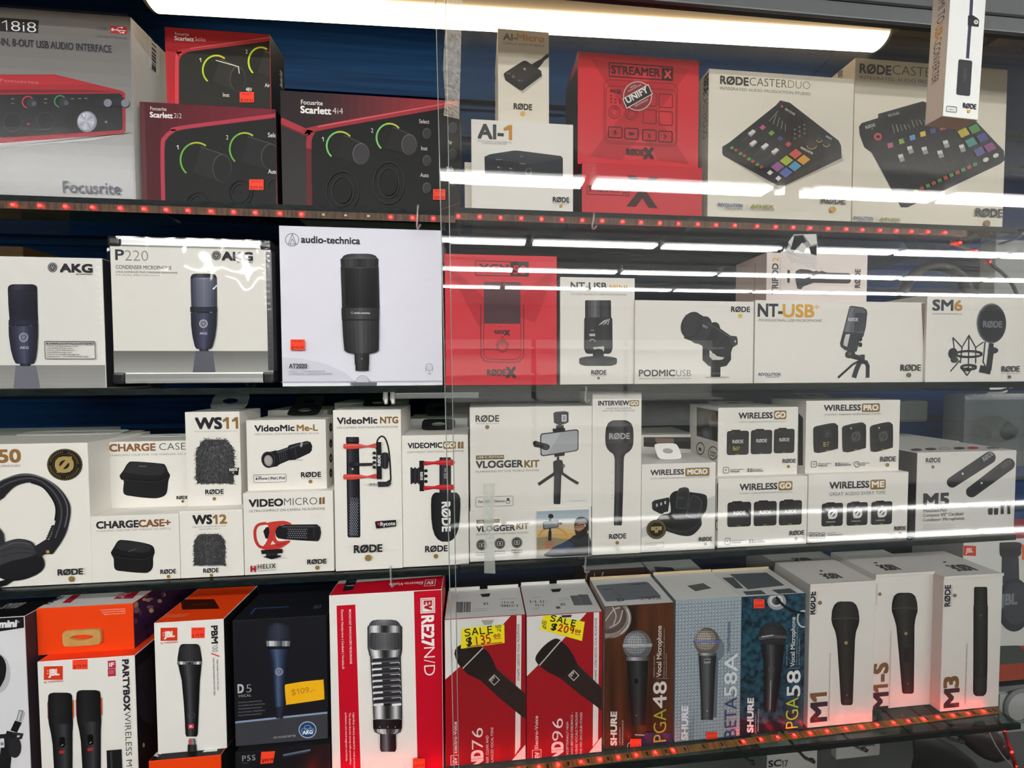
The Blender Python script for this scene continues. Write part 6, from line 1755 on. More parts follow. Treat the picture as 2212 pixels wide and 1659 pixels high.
def hand(A, part, s, p0, p1, h, col, w):
    """marker-pen writing"""
    n = len(s)
    L = math.hypot(p1[0] - p0[0], p1[1] - p0[1]); dx, dy = (p1[0] - p0[0]) / L, (p1[1] - p0[1]) / L
    adv = L / n
    for i, ch in enumerate(s):
        for st in STROKES.get(ch, []):
            pts = []
            for x, y in st:
                X = i * adv + x * adv * .86; Y = y * h
                pts.append((p0[0] + dx * X + dy * Y, p0[1] + dy * X - dx * Y))
            A.line(part, col, pts, w, len(pts) > 2 and ch not in 'ALENM7')


# box cut by the left edge
A = e1.face('F', 'E7')
A.poly('lid_band', '131316', [(-700, 480), (-700, 600), (222, 456), (300, 300), (-700, 380)])
A.text('title_lettering', 'mini', (-6, 458), (140, 452), 58, 'e4e4e6', .05, shear=.12); A.text('title_lettering', '®', (146, 418), (172, 416), 18, 'b9b9bc')
A.oval(P, 'b9b9be', -20, 850, 110, 170); A.poly(P, '17171a', catmull([(-200, 700), (-60, 680), (15, 700), (52, 770), (52, 850), (30, 920), (-40, 1010), (-200, 1040)]))
A.line(P, 'b4b4ba', [(200, 1180), (160, 1300)], 40); A.line(P, '8d8d94', [(184, 1165), (160, 1255)], 44); A.line(P, 'c9c9ce', [(180, 1170), (158, 1250)], 14); A.line(P, '4a4a50', [(165, 1165), (200, 1168)], 6)
A.line(P, '151518', [(160, 1260), (120, 1345)], 62); A.line(P, '1a1a1d', [(110, 1350), (60, 1480), (40, 1660)], 100); A.line(P, '222226', [(-60, 1400), (60, 1390), (90, 1440)], 60)
A.line(P, '2c2c30', [(110, 1360), (190, 1370), (180, 1400), (130, 1410)], 24); A.oval(P, '26262a', 130, 1480, 55, 90); A.rect(P, 'd9d9dc', 5, 1405, 42, 1480, .15); A.text(P, 'RB', (12, 1462), (34, 1460), 24, '2c2c30', .02)
T = e1.face('T', 'E7'); T.text('lid_lettering', 'SM100', (-20, 300), (148, 286), 30, '9a9a9e', .01)

# orange box lying flat
A = e2.face('F', 'D1')
for k in range(3):
    A.text('caption_lettering', ('VISUELS NON CONTRACTUELS', 'ILLUSTRATIONS MAY DIFFER', 'PRODUCT IMAGES VARY')[k], (748 + k * 14, 485 + k * 16), (938, 474 + k * 14), 9, 'f4b49a', .01)
T = e2.face('T', 'D1')
T.poly('lid_badge', 'b01f34', [(846, 398), (930, 338), (1050, 333), (990, 394)]); T.text('lid_badge', 'JBL', (900, 388), (980, 352), 30, 'd8b0b0', .02, None)
T.poly('lid_print', 'b01f34', [(462, 428), (545, 368), (606, 364), (525, 426)]); T.text('lid_print', 'PARTY', (372, 436), (525, 356), 26, '232327', .04, None)
R = e2.face('R', 'D1')
rnd = random.Random(4)
for k in range(26):
    R.oval('side_print', ('6a3f6a', '8a5a6a', 'b08a6a', '2c1a3a', 'c4a07a', '3a2450')[k % 6], rnd.uniform(1000, 1250), rnd.uniform(330, 700), rnd.uniform(6, 26), rnd.uniform(8, 30))
mb = MB()                                             # cardboard hanger tab folded out over the orange front
w_, d_ = e2.W / 2, e2.D / 2
f = e2.face('F', 'D1')
(a0, q0), (a1, q1) = f.loc((490, 742)), f.loc((768, 608))
cx_, cz_, hw_, hh2 = (a0 + a1) / 2 - w_, (q0 + q1) / 2, (a1 - a0) / 2, (q1 - q0) / 2
CARD = noise_mat('kraft_card', 'bf9150', 'c99c5c', (90, 40, 90), .6, 0, 3)
n = 24; out, inn = [], []
for k in range(n):
    t_ = 2 * math.pi * k / n; c, s = math.cos(t_), math.sin(t_); ex = (abs(c) ** 8 + abs(s) ** 8) ** .125
    out.append((cx_ + hw_ * c / ex, cz_ + hh2 * s / ex)); inn.append((cx_ + hw_ * .62 * c, cz_ + hh2 * (.1 + .3 * s - (.12 * (1 - abs(c)) if s < 0 else 0))))
vs = [(x, -d_ - .004, z) for x, z in out] + [(x, -d_ - .004, z) for x, z in inn] + [(x, -d_ - .0006, z) for x, z in out] + [(x, -d_ - .0006, z) for x, z in inn]
fs = []
for i in range(n):
    j = (i + 1) % n
    fs += [(i, j, n + j, n + i), (i, 2 * n + i, 2 * n + j, j), (n + j, 3 * n + j, 3 * n + i, n + i)]
mb.mesh(vs, fs, CARD); mb.build('hang_tab', e2.root)


def jbl(A, x0, y0, x1, y1, tx0, tx1, ty, th, rd='d33a1c'):
    A.poly('brand_badge', rd, [(x0, y1), (x1, y1 - (x1 - x0) * .02), (x1, y0 - (x1 - x0) * .02), (x0, y0)])
    A.text('brand_badge', 'JBL', (tx0, ty), (tx1, ty), th, 'f2e9e2', .05); A.oval('brand_badge', 'f2e9e2', tx0 - 8, ty - th * .8, 4); A.oval('brand_badge', 'f2e9e2', tx0 - 8, ty - th * .35, 4)
    A.text('brand_badge', 'by HARMAN', (x0 + 2, y1 + 22), (x1 + 2, y1 + 16), 13, 'b85a48', .015)


A = e3.face('F', 'D1')
jbl(A, 328, 900, 470, 1002, 366, 442, 968, 44)
sticker(A, 543, 838, 655, 922, '$179.99', skew=-2)
A.rect('award_badge', 'b32a40', 806, 858, 866, 912); A.rect('award_badge', 'b32a40', 806, 918, 866, 970); A.text('award_badge', 'iF', (818, 900), (854, 899), 28, 'f0e4e4', .04)
for k in range(3):
    A.line('award_badge', 'd88a94', [(814, 932 + k * 10), (854, 931 + k * 10)], 4)
A.text('title_lettering', 'PARTYBOX', (916, 850), (930, 1230), 44, '2b2830', .045, -90); A.text('title_lettering', 'WIRELESS MIC', (932, 1236), (960, 1720), 44, '3c3a40', 0, -90, light=True)
for ox, oy in ((0, 0), (212, -20)):
    A.body(P, [(452 + ox, 1094 + oy, 50), (452 + ox, 1100 + oy, 76), (452 + ox, 1115 + oy, 88), (453 + ox, 1180 + oy, 93), (455 + ox, 1280 + oy, 92), (458 + ox, 1330 + oy, 90)], ['121214', '242426', '1d1d1f', '101012'])
    A.body(P, [(458 + ox, 1328 + oy, 90), (464 + ox, 1400 + oy, 80), (470 + ox, 1480 + oy, 74), (478 + ox, 1760 + oy, 66)], ['111113', '1c1c1e', '2b2b2e', '3d3e42', '232325', '111113'])
    A.line(P, 'c45a28', [(549 + ox, 1150 + oy), (551 + ox, 1282 + oy)], 9); A.line(P, '8a2a4a', [(361 + ox, 1165 + oy), (364 + ox, 1290 + oy)], 7)
    A.rect(P, '0a0a0b', 445 + ox, 1425 + oy, 492 + ox, 1500 + oy, .4); A.line(P, 'd0d0d0', [(462 + ox, 1490 + oy), (476 + ox, 1478 + oy)], 4); A.rect(P, 'a82a34', 446 + ox, 1525 + oy, 488 + ox, 1545 + oy, .3)
A.rect(P, '1a1a1c', 800, 1524, 920, 1760); A.rect(P, '38383b', 826, 1530, 850, 1760)
R = e3.face('R', 'D1'); R.poly('side_print', '2a2327', catmull([(1030, 900), (1080, 860), (1140, 850), (1150, 1300), (1060, 1290), (1030, 1200)])); R.oval('side_print', 'a8926a', 1072, 1488, 8, 18)

A = e4.face('F', 'D1')
jbl(A, 1199, 612, 1325, 710, 1228, 1304, 682, 40)
sticker(A, 1430, 610, 1530, 690, '$ 79.99', skew=-2)
A.text('title_lettering', 'PBM', (1579, 598), (1583, 728), 44, '2b2a2c', .045, -90); A.text('title_lettering', '100', (1585, 735), (1589, 792), 42, '4a494c', 0, -90, light=True)
A.line('title_lettering', 'd04a3a', [(1578, 802), (1640, 824)], 9)
A.text('caption_lettering', 'WIRED DYNAMIC VOCAL MIC WITH CABLE', (1618, 846), (1628, 1076), 11, '55545a', .01, -90); A.text('caption_lettering', 'MICRO FILAIRE DYNAMIQUE VOCAL AVEC CÂBLE', (1590, 836), (1600, 1116), 11, '55545a', .01, -90)
A.body(P, [(1418, 731, 50), (1418, 738, 68), (1418, 760, 78), (1418, 830, 90), (1419, 862, 93)], ['141416', '2c2c2e', '38383a', '222224', '121214'])
for k in range(16):
    A.line(P, '3d3d40', [(1338 + abs(k - 15) * .4, 748 + k * 7), (1380, 756 + k * 7), (1420, 750 + k * 7), (1460, 757 + k * 7), (1500, 748 + k * 7)], 2)
A.body(P, [(1420, 862, 94), (1420, 884, 92)], ['3a3a3c', 'e0e0e0', '6a6a6c', '2a2a2c', '55555a', 'd9d9d9', '3a3a3c'])
A.body(P, [(1421, 882, 88), (1424, 930, 80), (1428, 1000, 68), (1432, 1150, 58), (1434, 1300, 50), (1434, 1400, 46), (1434, 1420, 38)], ['0f0f11', '222225', '4a4a4e', '2a2a2d', '161618', '0f0f11'])
A.ring(P, '55555a', 1434, 1262, 24, 20, 4); A.rect(P, 'c4303a', 1408, 1328, 1453, 1358, .15); A.text(P, 'JBL', (1418, 1350), (1444, 1349), 13, 'f0e0e0', .03)
A.body(P, [(1437, 1434, 20), (1437, 1450, 26), (1438, 1478, 27)], ['77777a', 'c44a50', '8a8a8e', '3a3a3c']); A.body(P, [(1438, 1478, 32), (1440, 1560, 36)], ['141416', '3a3a3d', '1c1c1e'])
T = e4.face('T', 'D1'); T.poly('hang_slot', '3a140c', [(1360, 478), (1640, 470), (1598, 398), (1350, 402)]); T.line('hang_slot', '6a2a18', [(1430, 440), (1560, 432)], 10)
for k in range(3):
    T.line('lid_print', 'f09a78', [(1215 + k * 9, 536 - k * 9), (1398 + k * 12, 524 - k * 9)], 3)
T = e5.face('T', 'D1'); T.text('lid_lettering', 'PBM', (1180, 1574), (1240, 1520), 30, 'dcdcdc', .03, None); T.poly('lid_label', 'd9d9d6', [(1512, 1542), (1620, 1534), (1626, 1512), (1540, 1515)])

A = e6.face('F', 'D2')
A.poly('lower_panel', '3c3d42', [(60, 1320), (820, 1240), (830, 1640), (60, 1660)]); A.line('lower_panel', '8798b2', [(60, 1322), (830, 1240)], 16)
A.body(P, [(420, 577, 50), (420, 584, 66), (420, 610, 76), (420, 690, 86), (420, 712, 88)], ['141820', '2a303c', '323947', '20252f', '12161d'])
for k in range(15):
    A.line(P, '39404e', [(346 - k * .8, 600 + k * 7), (496 + k * .8, 596 + k * 7)], 2)
A.body(P, [(420, 708, 89), (420, 748, 86)], ['55585e', 'e4e6ea', '8a8d94', '3d4046', 'a5a8ae', '55585e']); A.body(P, [(421, 748, 82), (421, 772, 78)], ['0d0f14', '1c212b', '0d0f14'])
A.body(P, [(421, 770, 78), (423, 820, 66), (425, 870, 56), (426, 960, 50), (428, 1080, 44), (430, 1190, 38), (430, 1200, 34)], ['161c2a', '2c3850', '4f5f7e', '36445e', '222c40', '141a26'])
A.body(P, [(430, 1204, 34), (430, 1250, 30), (430, 1286, 26)], ['1c1d24', '2a3040', '1c1d24'])
A.ring(P, 'a9b2c4', 427, 937, 28, 27, 4); trefoil(A, P, 427, 937, 20, 'a9b2c4', 3)
A.text('title_lettering', 'D', (121, 1095), (162, 1093), 62, 'b4b4b6', .03); A.text('title_lettering', '5', (183, 1092), (222, 1090), 60, '9a9a9e', light=True); A.text('title_lettering', 'VOCAL', (124, 1127), (218, 1122), 17, '9a9a9e', .015, track=.12)
for k, s in enumerate(('DYNAMIC MICROPHONE', 'DYNAMISCHES MIKROFON', 'MICROPHONE DYNAMIQUE', 'MICROFONO DINAMICO', 'MICROFONO DINAMICO')):
    A.text('caption_lettering', s, (124, 1172 + k * 24), (298 + (k % 2) * 24, 1162 + k * 24), 10, '6f6f74', .004)
A.poly('price_label', 'efb31c', catmull([(482, 1030), (600, 1010), (745, 996), (757, 1004), (764, 1130), (756, 1142), (620, 1163), (490, 1181), (480, 1172), (470, 1045), (482, 1030)], 3)); A.text('price_label/price_lettering', '$109.', (522, 1110), (668, 1088), 42, 'c98d18', .02, None); A.text('price_label/price_lettering', '99', (674, 1084), (694, 1081), 12, 'c98d18', .01, None)
A.oval('brand_badge', 'a9b6c6', 640, 1368, 67, 63); A.oval('brand_badge', '24426c', 640, 1368, 60, 56); A.ring('brand_badge', '8aa2c4', 640, 1352, 24, 18, 4); A.ring('brand_badge', '8aa2c4', 618, 1374, 24, 18, 4); A.ring('brand_badge', '8aa2c4', 662, 1372, 24, 18, 4)
A.text('brand_badge', 'AKG', (604, 1402), (678, 1396), 26, 'dfe6f0', .04)
A.text('caption_lettering', 'AKG SOUNDS BETTER', (385, 1433), (552, 1414), 15, 'a4a4a8', .01)
T = e6.face('T', 'D2'); T.line('lid_print', '2e4468', [(215, 512), (245, 468), (500, 455)], 14); T.text('lid_print', 'D5', (742, 440), (690, 447), 22, '4a5468', .02, None)
A = e7.face('F', 'D2')
A.text('title_lettering', 'P5S', (150, 1608), (248, 1600), 40, '8d8d90', .01, track=.08); A.line('title_lettering', '6a6a6e', [(152, 1622), (195, 1620)], 3)
A.poly('price_sticker', 'f8452c', [(286, 1628), (380, 1620), (396, 1532), (292, 1538)]); A.text('price_sticker/price_lettering', '$99.99', (298, 1616), (384, 1606), 24, '5e1512', .01, None)
A.line(P, '5f7080', [(455, 1562), (660, 1522)], 14); A.line(P, '2c3640', [(460, 1572), (640, 1538)], 10)

A = e8.face('F', 'D2')
RD = 'bd0f25'
A.poly('cover_print', RD, [(1428, 200), (1700, 200), (1700, 1800), (1462, 1800)]); A.poly('cover_print', RD, [(854, 447), (994, 438), (1038, 1800), (888, 1800)])
A.text('caption_lettering', 'BROADCAST ANNOUNCER\'S MICROPHONE', (947, 475), (965, 880), 15, 'f0d6d4', .012, -90); A.text('caption_lettering', 'Dynamic Neodymium | Cardioid | Variable-D', (889, 477), (908, 918), 15, 'f0d6d4', .01, -90)
for k, s in enumerate(('Legendary, industry standard for vocal production.', 'The chosen favorite among radio personalities,', 'podcasters, and sound engineers worldwide.')):
    A.text('caption_lettering', s, (976 - k * 29, 1246), (990 - k * 29, (1680, 1635, 1608)[k]), 13, 'f0d6d4', .008, -90)
A.frame('brand_badge', 'efe6e4', 1484, 394, 1586, 495, 8); A.rect('brand_badge', 'efe6e4', 1492, 402, 1578, 488); A.text('brand_badge', 'EV', (1508, 412), (1510, 478), 56, 'b01226', .05, -90)
A.text('title_lettering', 'RE27', (1490, 524), (1506, 750), 88, 'f4efed', .03, -90); A.text('title_lettering', 'N/D', (1506, 758), (1504, 970), 82, 'f0e6e4', .004, -90, light=True)
CH = ['1d1d1f', 'a9a9ac', 'f4f4f4', '8a8a8c', '232325', '2a2a2c', '77777a', 'd9d9db', '6a6a6c', '1c1c1e']
A.body(P, [(1212, 550, 50), (1212, 556, 88), (1213, 572, 108), (1214, 598, 122)], ['3a3a3d', '6f6f73', '85858a', '5a5a5e', '38383b'])
for k in range(20):
    A.line(P, '2c2c2f', [(1106 + k * 11, 562 + abs(k - 10) * 2.5), (1100 + k * 11.5, 598)], 3)
A.body(P, [(1214, 592, 122), (1215, 604, 130), (1216, 760, 130), (1218, 780, 126), (1219, 812, 120)], CH, 18)
A.body(P, [(1216, 645, 104), (1216, 652, 114), (1217, 745, 118), (1218, 765, 108), (1218, 775, 80)], ['3a3a3d', '626266', '77777b', '58585c', '38383b'])
for k in range(9):
    A.line(P, '2f2f32', [(1104, 656 + k * 13), (1330, 654 + k * 13)], 2.5)
for k in range(18):
    A.line(P, '2f2f32', [(1108 + k * 12.6, 650), (1108 + k * 12.6, 764)], 2)
A.body(P, [(1219, 808, 120), (1221, 820, 114), (1228, 1000, 112), (1236, 1170, 110), (1238, 1285, 108)], CH, 18)
for k in range(8):
    y = 850 + k * 43; x = 1222 + k * 2.2
    A.rect(P, '55555a', x - 100, y - 14, x + 100, y + 14, .2); A.rect(P, '2a2a2d', x - 98, y - 12, x + 98, y - 4); A.rect(P, 'd9d9dc', x - 104, y + 16, x - 30, y + 27, .3); A.rect(P, 'e4e4e6', x + 34, y + 16, x + 104, y + 27, .3); A.rect(P, '18181a', x - 26, y + 15, x + 26, y + 28)
A.body(P, [(1238, 1283, 108), (1238, 1345, 107), (1238, 1356, 104)], ['0d0d0e', '2a2a2c', '161618', '0d0d0e'])
for x in (1180, 1240, 1296):
    A.oval(P, 'a9a9ac', x, 1338, 4)
A.body(P, [(1238, 1354, 104), (1239, 1376, 98), (1240, 1388, 72), (1241, 1394, 60)], ['1d1d1f', 'a9a9ac', 'e0e0e2', '4a4a4c', '2a2a2c', '9a9a9d', '1c1c1e'])
A.body(P, [(1241, 1390, 59), (1243, 1500, 60), (1243, 1522, 52)], ['101012', '4a4a50', '6f6f76', '2a2a2e', '17171a', '101012'])
sticker(A, 1426, 1572, 1516, 1648, '$499.99')
T = e8.face('T', 'D2')
T.poly('lid_print', 'e4e2de', [(835, 287), (1640, 226), (1640, 150), (860, 200)]); T.poly('lid_print', '1c1c1e', [(898, 340), (975, 330), (1020, 225), (940, 228)]); T.line('lid_print', '9a9a9c', [(925, 300), (985, 296)], 12); T.line('lid_print', '9a9a9c', [(940, 270), (1000, 266)], 6); T.line('lid_print', '9a9a9c', [(948, 252), (1008, 248)], 6)
T.text('lid_print', 'Electro-Voice', (1500, 268), (1248, 288), 19, 'e8d4d4', .015, 180); T.frame('lid_print', 'efe6e4', 1520, 256, 1586, 298, 4); T.text('lid_print', 'EV', (1576, 264), (1530, 268), 22, 'e8d4d4', .03, 180)
T.text('lid_print', 'BROADCAST ANNOUNCER\'S MICROPHONE', (1600, 196), (1200, 222), 8, '8a8a88', .01, 180)


def ev_cover(A, corner, stripe, foot, cap1, s0, s1, brandx, badge):
    A.poly('cover_print', 'e4e2dd', corner); A.poly('cover_print', 'e4e2dd', stripe); A.poly('cover_print', 'e0deda', foot)
    A.text('caption_lettering', cap1, s0, s1, 18, '5a4a4a', .01, 90)
    A.text('brand_lettering', 'Electro-Voice', brandx[0], brandx[1], 24, 'ead9d6', .012, 90)
    A.frame('brand_lettering', 'ead9d6', *badge, 4); A.text('brand_lettering', 'EV', (badge[2] - 12, badge[3] - 10), (badge[2] - 12, badge[1] + 12), (badge[2] - badge[0]) * .5, 'ead9d6', .04, 90)


def ev_mic(A, head, cone, body, ring, dia_, tilt=.8):
    A.poly(P, '1d1714', catmull(head + [head[0]], 4)); A.poly(P, '231c19', cone); A.poly(P, '2a221f', body)
    A.line(P, '3a302b', [body[0], body[1]], 10)
    A.line(P, 'c9c4bd', ring, 9)
    cx, cy, r = dia_
    q = [(cx, cy - r), (cx + r, cy), (cx, cy + r), (cx - r, cy)]
    A.line(P, 'c9c2bc', q, 6, closed=True); A.text(P, 'EV', (cx - r * .45, cy + r * .2), (cx + r * .25, cy - r * .5), r * .6, 'c9c2bc', .03, None)


def bar_lid(T, fr_pts, lines):
    for x0, y0, x1, y1, n in fr_pts:
        barcode(T, 'lid_label', x0, y0, x1, y1, max(6, n // 2), '737376')
    for a, b in lines:
        T.line('lid_label', '8a8a8c', [a, b], 3)


A = e9.face('F', 'D3')
ev_cover(A, [(40, 480), (600, 480), (545, 545), (360, 745), (85, 990), (40, 1020)], [(609, 480), (646, 480), (636, 1500), (596, 1560)], [(690, 1465), (690, 1700), (470, 1720)],
         'DYNAMIC CARDIOID VOCAL MICROPHONE', (631, 1003), (638, 583), ((163, 1545), (160, 1312)), (118, 1566, 174, 1630))
ev_mic(A, [(143, 805), (152, 770), (178, 745), (215, 732), (290, 735), (350, 752), (330, 790), (220, 905), (196, 905), (165, 870)], [(200, 912), (352, 756), (395, 790), (425, 840), (452, 905), (470, 940), (350, 1002), (325, 998), (240, 955)],
       [(462, 925), (720, 1150), (720, 1330), (620, 1250), (470, 1125), (335, 1000)], [(205, 915), (358, 760)], (441, 1000, 38))
for k in range(8):
    A.line(P, '37302c', [(160 + k * 9, 800 - k * 5), (215 + k * 10, 888 - k * 10)], 3)
A.text('title_lettering', 'ND', (356, 1642), (356, 1522), 82, 'ece0de', .04, 90); A.text('title_lettering', '76', (357, 1510), (357, 1354), 82, 'ece0de', .005, 90, light=True)
A.text('caption_lettering#2', 'CRISP, CLEAR AND', (399, 1636), (402, 1412), 18, 'dcc4c2', .012, 90); A.text('caption_lettering#2', 'BALANCED VOCAL TONE', (435, 1636), (438, 1350), 18, 'dcc4c2', .012, 90)
N = 'sale_note'
A.poly(N, 'f4e61a', [(192, 766), (518, 722), (516, 586), (198, 614)])
hand(A, N + '/sale_lettering', 'SALE', (222, 672), (448, 642), 48, '1d1a12', 9); hand(A, N + '/sale_lettering', 'ND', (452, 612), (498, 606), 20, '2a261a', 4); hand(A, N + '/sale_lettering', '76', (460, 638), (498, 632), 18, '2a261a', 4)
hand(A, N + '/price_lettering', '$', (232, 742), (292, 734), 56, '1d1a12', 9); hand(A, N + '/price_lettering', '135', (300, 736), (428, 714), 60, 'b3201c', 10); hand(A, N + '/price_lettering', 'oo', (438, 682), (492, 674), 26, 'b3201c', 7)
A.line(N + '/price_lettering', 'b3201c', [(442, 690), (492, 684)], 5); A.line(N + '/price_lettering', 'b3201c', [(236, 752), (380, 730), (500, 716)], 7)
T = e9.face('T', 'D3'); bar_lid(T, [(158, 420, 205, 498, 9), (215, 420, 264, 496, 9), (486, 440, 620, 456, 22), (496, 418, 592, 430, 18)], [((275, 475), (390, 468)), ((275, 490), (390, 484)), ((480, 402), (610, 394)), ((550, 480), (610, 476))])
T.text('lid_label', 'CE', (395, 425), (360, 428), 16, '4a4a4c', .02, 180); T.poly('lid_slot', '2a2a2c', [(338, 362), (413, 356), (402, 382), (352, 384)])
A = e9.face('F', 'D3'); A.k = 70; A.poly('lid_slot#2', 'a9a9a4', [(345, 549), (438, 546), (420, 582), (365, 584)])

A = e10.face('F', 'D3')
ev_cover(A, [(640, 440), (1240, 440), (1135, 495), (920, 740), (690, 968), (640, 1010)], [(1184, 440), (1225, 440), (1216, 1450), (1176, 1500)], [(1262, 1400), (1262, 1720), (1010, 1720)],
         'DYNAMIC SUPERCARDIOID VOCAL MICROPHONE', (1207, 1008), (1212, 538), ((768, 1512), (770, 1268)), (726, 1526, 790, 1592))
ev_mic(A, [(747, 850), (756, 815), (800, 758), (850, 715), (895, 692), (930, 700), (925, 720), (790, 885), (768, 884)], [(772, 888), (935, 706), (990, 752), (1030, 815), (1065, 890), (1070, 905), (950, 980), (930, 985), (840, 940)],
       [(1062, 890), (1290, 1110), (1290, 1270), (1200, 1195), (1090, 1115), (932, 985)], [(777, 893), (937, 708)], (1034, 966, 38))
A.text('title_lettering', 'ND', (953, 1576), (953, 1460), 80, 'ece0de', .04, 90); A.text('title_lettering', '96', (954, 1448), (954, 1284), 80, 'ece0de', .005, 90, light=True)
for k, (s, y1) in enumerate((('EXCEPTIONALLY HIGH', 1312), ('GAIN-BEFORE-FEEDBACK -', 1240), ('PUSHES VOCALS THROUGH', 1240), ('THE MIX ON LOUD STAGES', 1240))):
    A.text('caption_lettering#2', s, (994 + k * 34, 1566 - k * 4), (996 + k * 34, y1), 16, 'dcc4c2', .012, 90)
A.poly(N, 'f4e61a', [(783, 622), (1095, 708), (1116, 566), (810, 508)])
hand(A, N + '/sale_lettering', 'SALE', (856, 556), (1060, 602), 42, '1d1a12', 9); hand(A, N + '/sale_lettering', 'ND', (795, 582), (832, 590), 28, '2a261a', 4); hand(A, N + '/sale_lettering', '96', (796, 612), (832, 620), 24, '2a261a', 4)
hand(A, N + '/price_lettering', '$', (858, 620), (915, 632), 46, '1d1a12', 9); hand(A, N + '/price_lettering', '209', (915, 632), (1040, 656), 50, 'b3201c', 10); hand(A, N + '/price_lettering', 'oo', (1042, 642), (1086, 650), 24, 'b3201c', 7); A.line(N + '/price_lettering', 'b3201c', [(1036, 652), (1084, 662)], 5)
T = e10.face('T', 'D3'); bar_lid(T, [(706, 408, 838, 428, 22), (738, 436, 834, 452, 18), (1032, 372, 1078, 446, 9), (1092, 364, 1142, 444, 9)], [((722, 390), (800, 382)), ((920, 396), (1005, 388)), ((920, 410), (1005, 402)), ((722, 468), (782, 464)), ((722, 478), (782, 474))])
T.text('lid_label', 'CE', (968, 430), (932, 434), 16, '4a4a4c', .02, 180); T.poly('lid_slot', '2a2a2c', [(862, 326), (942, 320), (930, 345), (876, 348)]); T.poly('lid_label', '6a6a6c', [(906, 472), (938, 470), (930, 454), (902, 456)])
A = e10.face('F', 'D3'); A.k = 80; A.poly('lid_slot#2', '3a2a22', [(938, 512), (1018, 506), (1010, 526), (948, 528)])

# three dark microphone boxes
WOOD = noise_mat('wood_print', '2c1810', '63381f', (40, 40, 2.2), .4, 0, 5, .2)
A = e11.face('F', 'D3')
A.put('cover_print', WOOD, [A.rr(.0008, .0008, A.w - .0008, A.hgt - .0008, 0)])
A.oval(P, '8d8782', 1300, 540, 165, 150); A.oval(P, '5a4a44', 1290, 530, 140, 125); A.oval(P, '6f605a', 1280, 520, 120, 105)
for q in ([(1270, 560), (1330, 480), (1380, 460)], [(1300, 610), (1370, 570), (1400, 480)], [(1320, 450), (1350, 520), (1330, 590)]):
    A.line(P, 'c4c0bc', q, 7, True)
A.arc(P, 'cfcbc8', 1300, 540, 150, 138, -30, 80, 8); A.line(P, '7a5236', [(1255, 700), (1375, 660), (1440, 570)], 6)
BALL = ['6c6f74', 'a9acb0', '8d9094', '5c5f64']


def ball_mic(A, cx, cy, r, ry, bands, coll, shaft, ballc, band, shaftc, mesh):
    A.oval(P, ballc[0], cx, cy, r, ry); A.oval(P, ballc[1], cx - r * .12, cy - ry * .15, r * .8, ry * .78); A.oval(P, ballc[2], cx - r * .2, cy - ry * .25, r * .5, ry * .45)
    for k in range(-5, 6):
        f = k / 6
        A.arc(P, mesh, cx, cy, max(2, r * abs(f)), ry * .97, -90 if f > 0 else 90, 90 if f > 0 else 270, 2.6, 12)
        w = r * math.sqrt(max(0, 1 - f * f)) * .97
        A.line(P, mesh, [(cx - w, cy + ry * f), (cx, cy + ry * f * 1.03 + 5), (cx + w, cy + ry * f)], 2.6, True)
    if band:
        A.poly(P, band, [(cx - r * 1.02, cy - bands), (cx + r * 1.02, cy - bands - 4), (cx + r * 1.02, cy + bands - 4), (cx - r * 1.02, cy + bands)]); A.line(P, mix_hex(band, 'ffffff', .4), [(cx - r * .9, cy - bands * .3), (cx + r * .5, cy - bands * .3 - 3)], bands * .5)
    if coll:
        A.body(P, coll, ['4a4a4c', 'b9b9bc', '77777a', '3d3d40'])
    A.body(P, shaft, shaftc)


ball_mic(A, 1508, 742, 107, 112, 12, [(1508, 828, 86), (1508, 856, 80)], [(1509, 854, 80), (1512, 900, 76), (1515, 1000, 68), (1516, 1200, 56), (1516, 1336, 48)], ('6f7276', '96999d', 'b2b5b9'), 'a4a7ab', ['0d0e0e', '26292a', '3a3d3e', '1c1e1f', '0d0e0e'], '45474b')
A.ring(P, '3d4042', 1498, 1005, 22, 28, 4); A.oval(P, '0a0a0a', 1498, 1005, 17, 22); A.oval(P, 'a9a9a9', 1500, 1262, 4)
A.line(P, 'a9adb4', [(1488, 1405), (1560, 1408)], 9); A.line(P, '2a2d52', [(1560, 1406), (1800, 1410)], 34); A.line(P, '22254a', [(1430, 1560), (1500, 1470), (1640, 1440), (1800, 1450)], 60, True); A.line(P, 'c9ccd4', [(1432, 1500), (1440, 1470), (1470, 1455)], 5, True)
A.text('title_lettering', 'PGA', (1721, 1452), (1723, 1212), 94, 'a4a93c', .006, 90, light=True); A.text('title_lettering', '48', (1722, 1202), (1724, 1006), 96, 'd6d2cc', .012, 90)
A.text('title_lettering', 'Vocal Microphone', (1684, 972), (1688, 592), 34, 'd6d2cc', .012, 90); A.line('title_lettering', '9a948c', [(1652, 985), (1736, 985)], 3)
A.text('caption_lettering', 'CARDIOID | DYNAMIC', (1636, 974), (1638, 812), 10, 'a9a29a', .005, 90); A.text('caption_lettering', 'Professional quality microphone ideal for spoken word', (1708, 978), (1714, 612), 9, 'a9a29a', .004, 90); A.text('caption_lettering', 'and karaoke performance', (1724, 974), (1728, 798), 9, 'a9a29a', .004, 90)
A.text('brand_lettering', 'SHURE', (1351, 1482), (1353, 1234), 42, 'e0dcd6', .05, 90, shear=.12); A.text('brand_lettering', 'LEGENDARY', (1380, 1476), (1381, 1345), 10, 'b9b2aa', .01, 90); A.text('brand_lettering', 'PERFORMANCE', (1402, 1476), (1403, 1296), 10, 'b9b2aa', .01, 90)
sticker(A, 1453, 1434, 1535, 1502, '$49.99')
T = e11.face('T', 'D3')
T.poly('lid_label', '777c82', [(1200, 302), (1212, 294), (1575, 268), (1592, 275), (1686, 376), (1675, 388), (1280, 418), (1268, 408)])
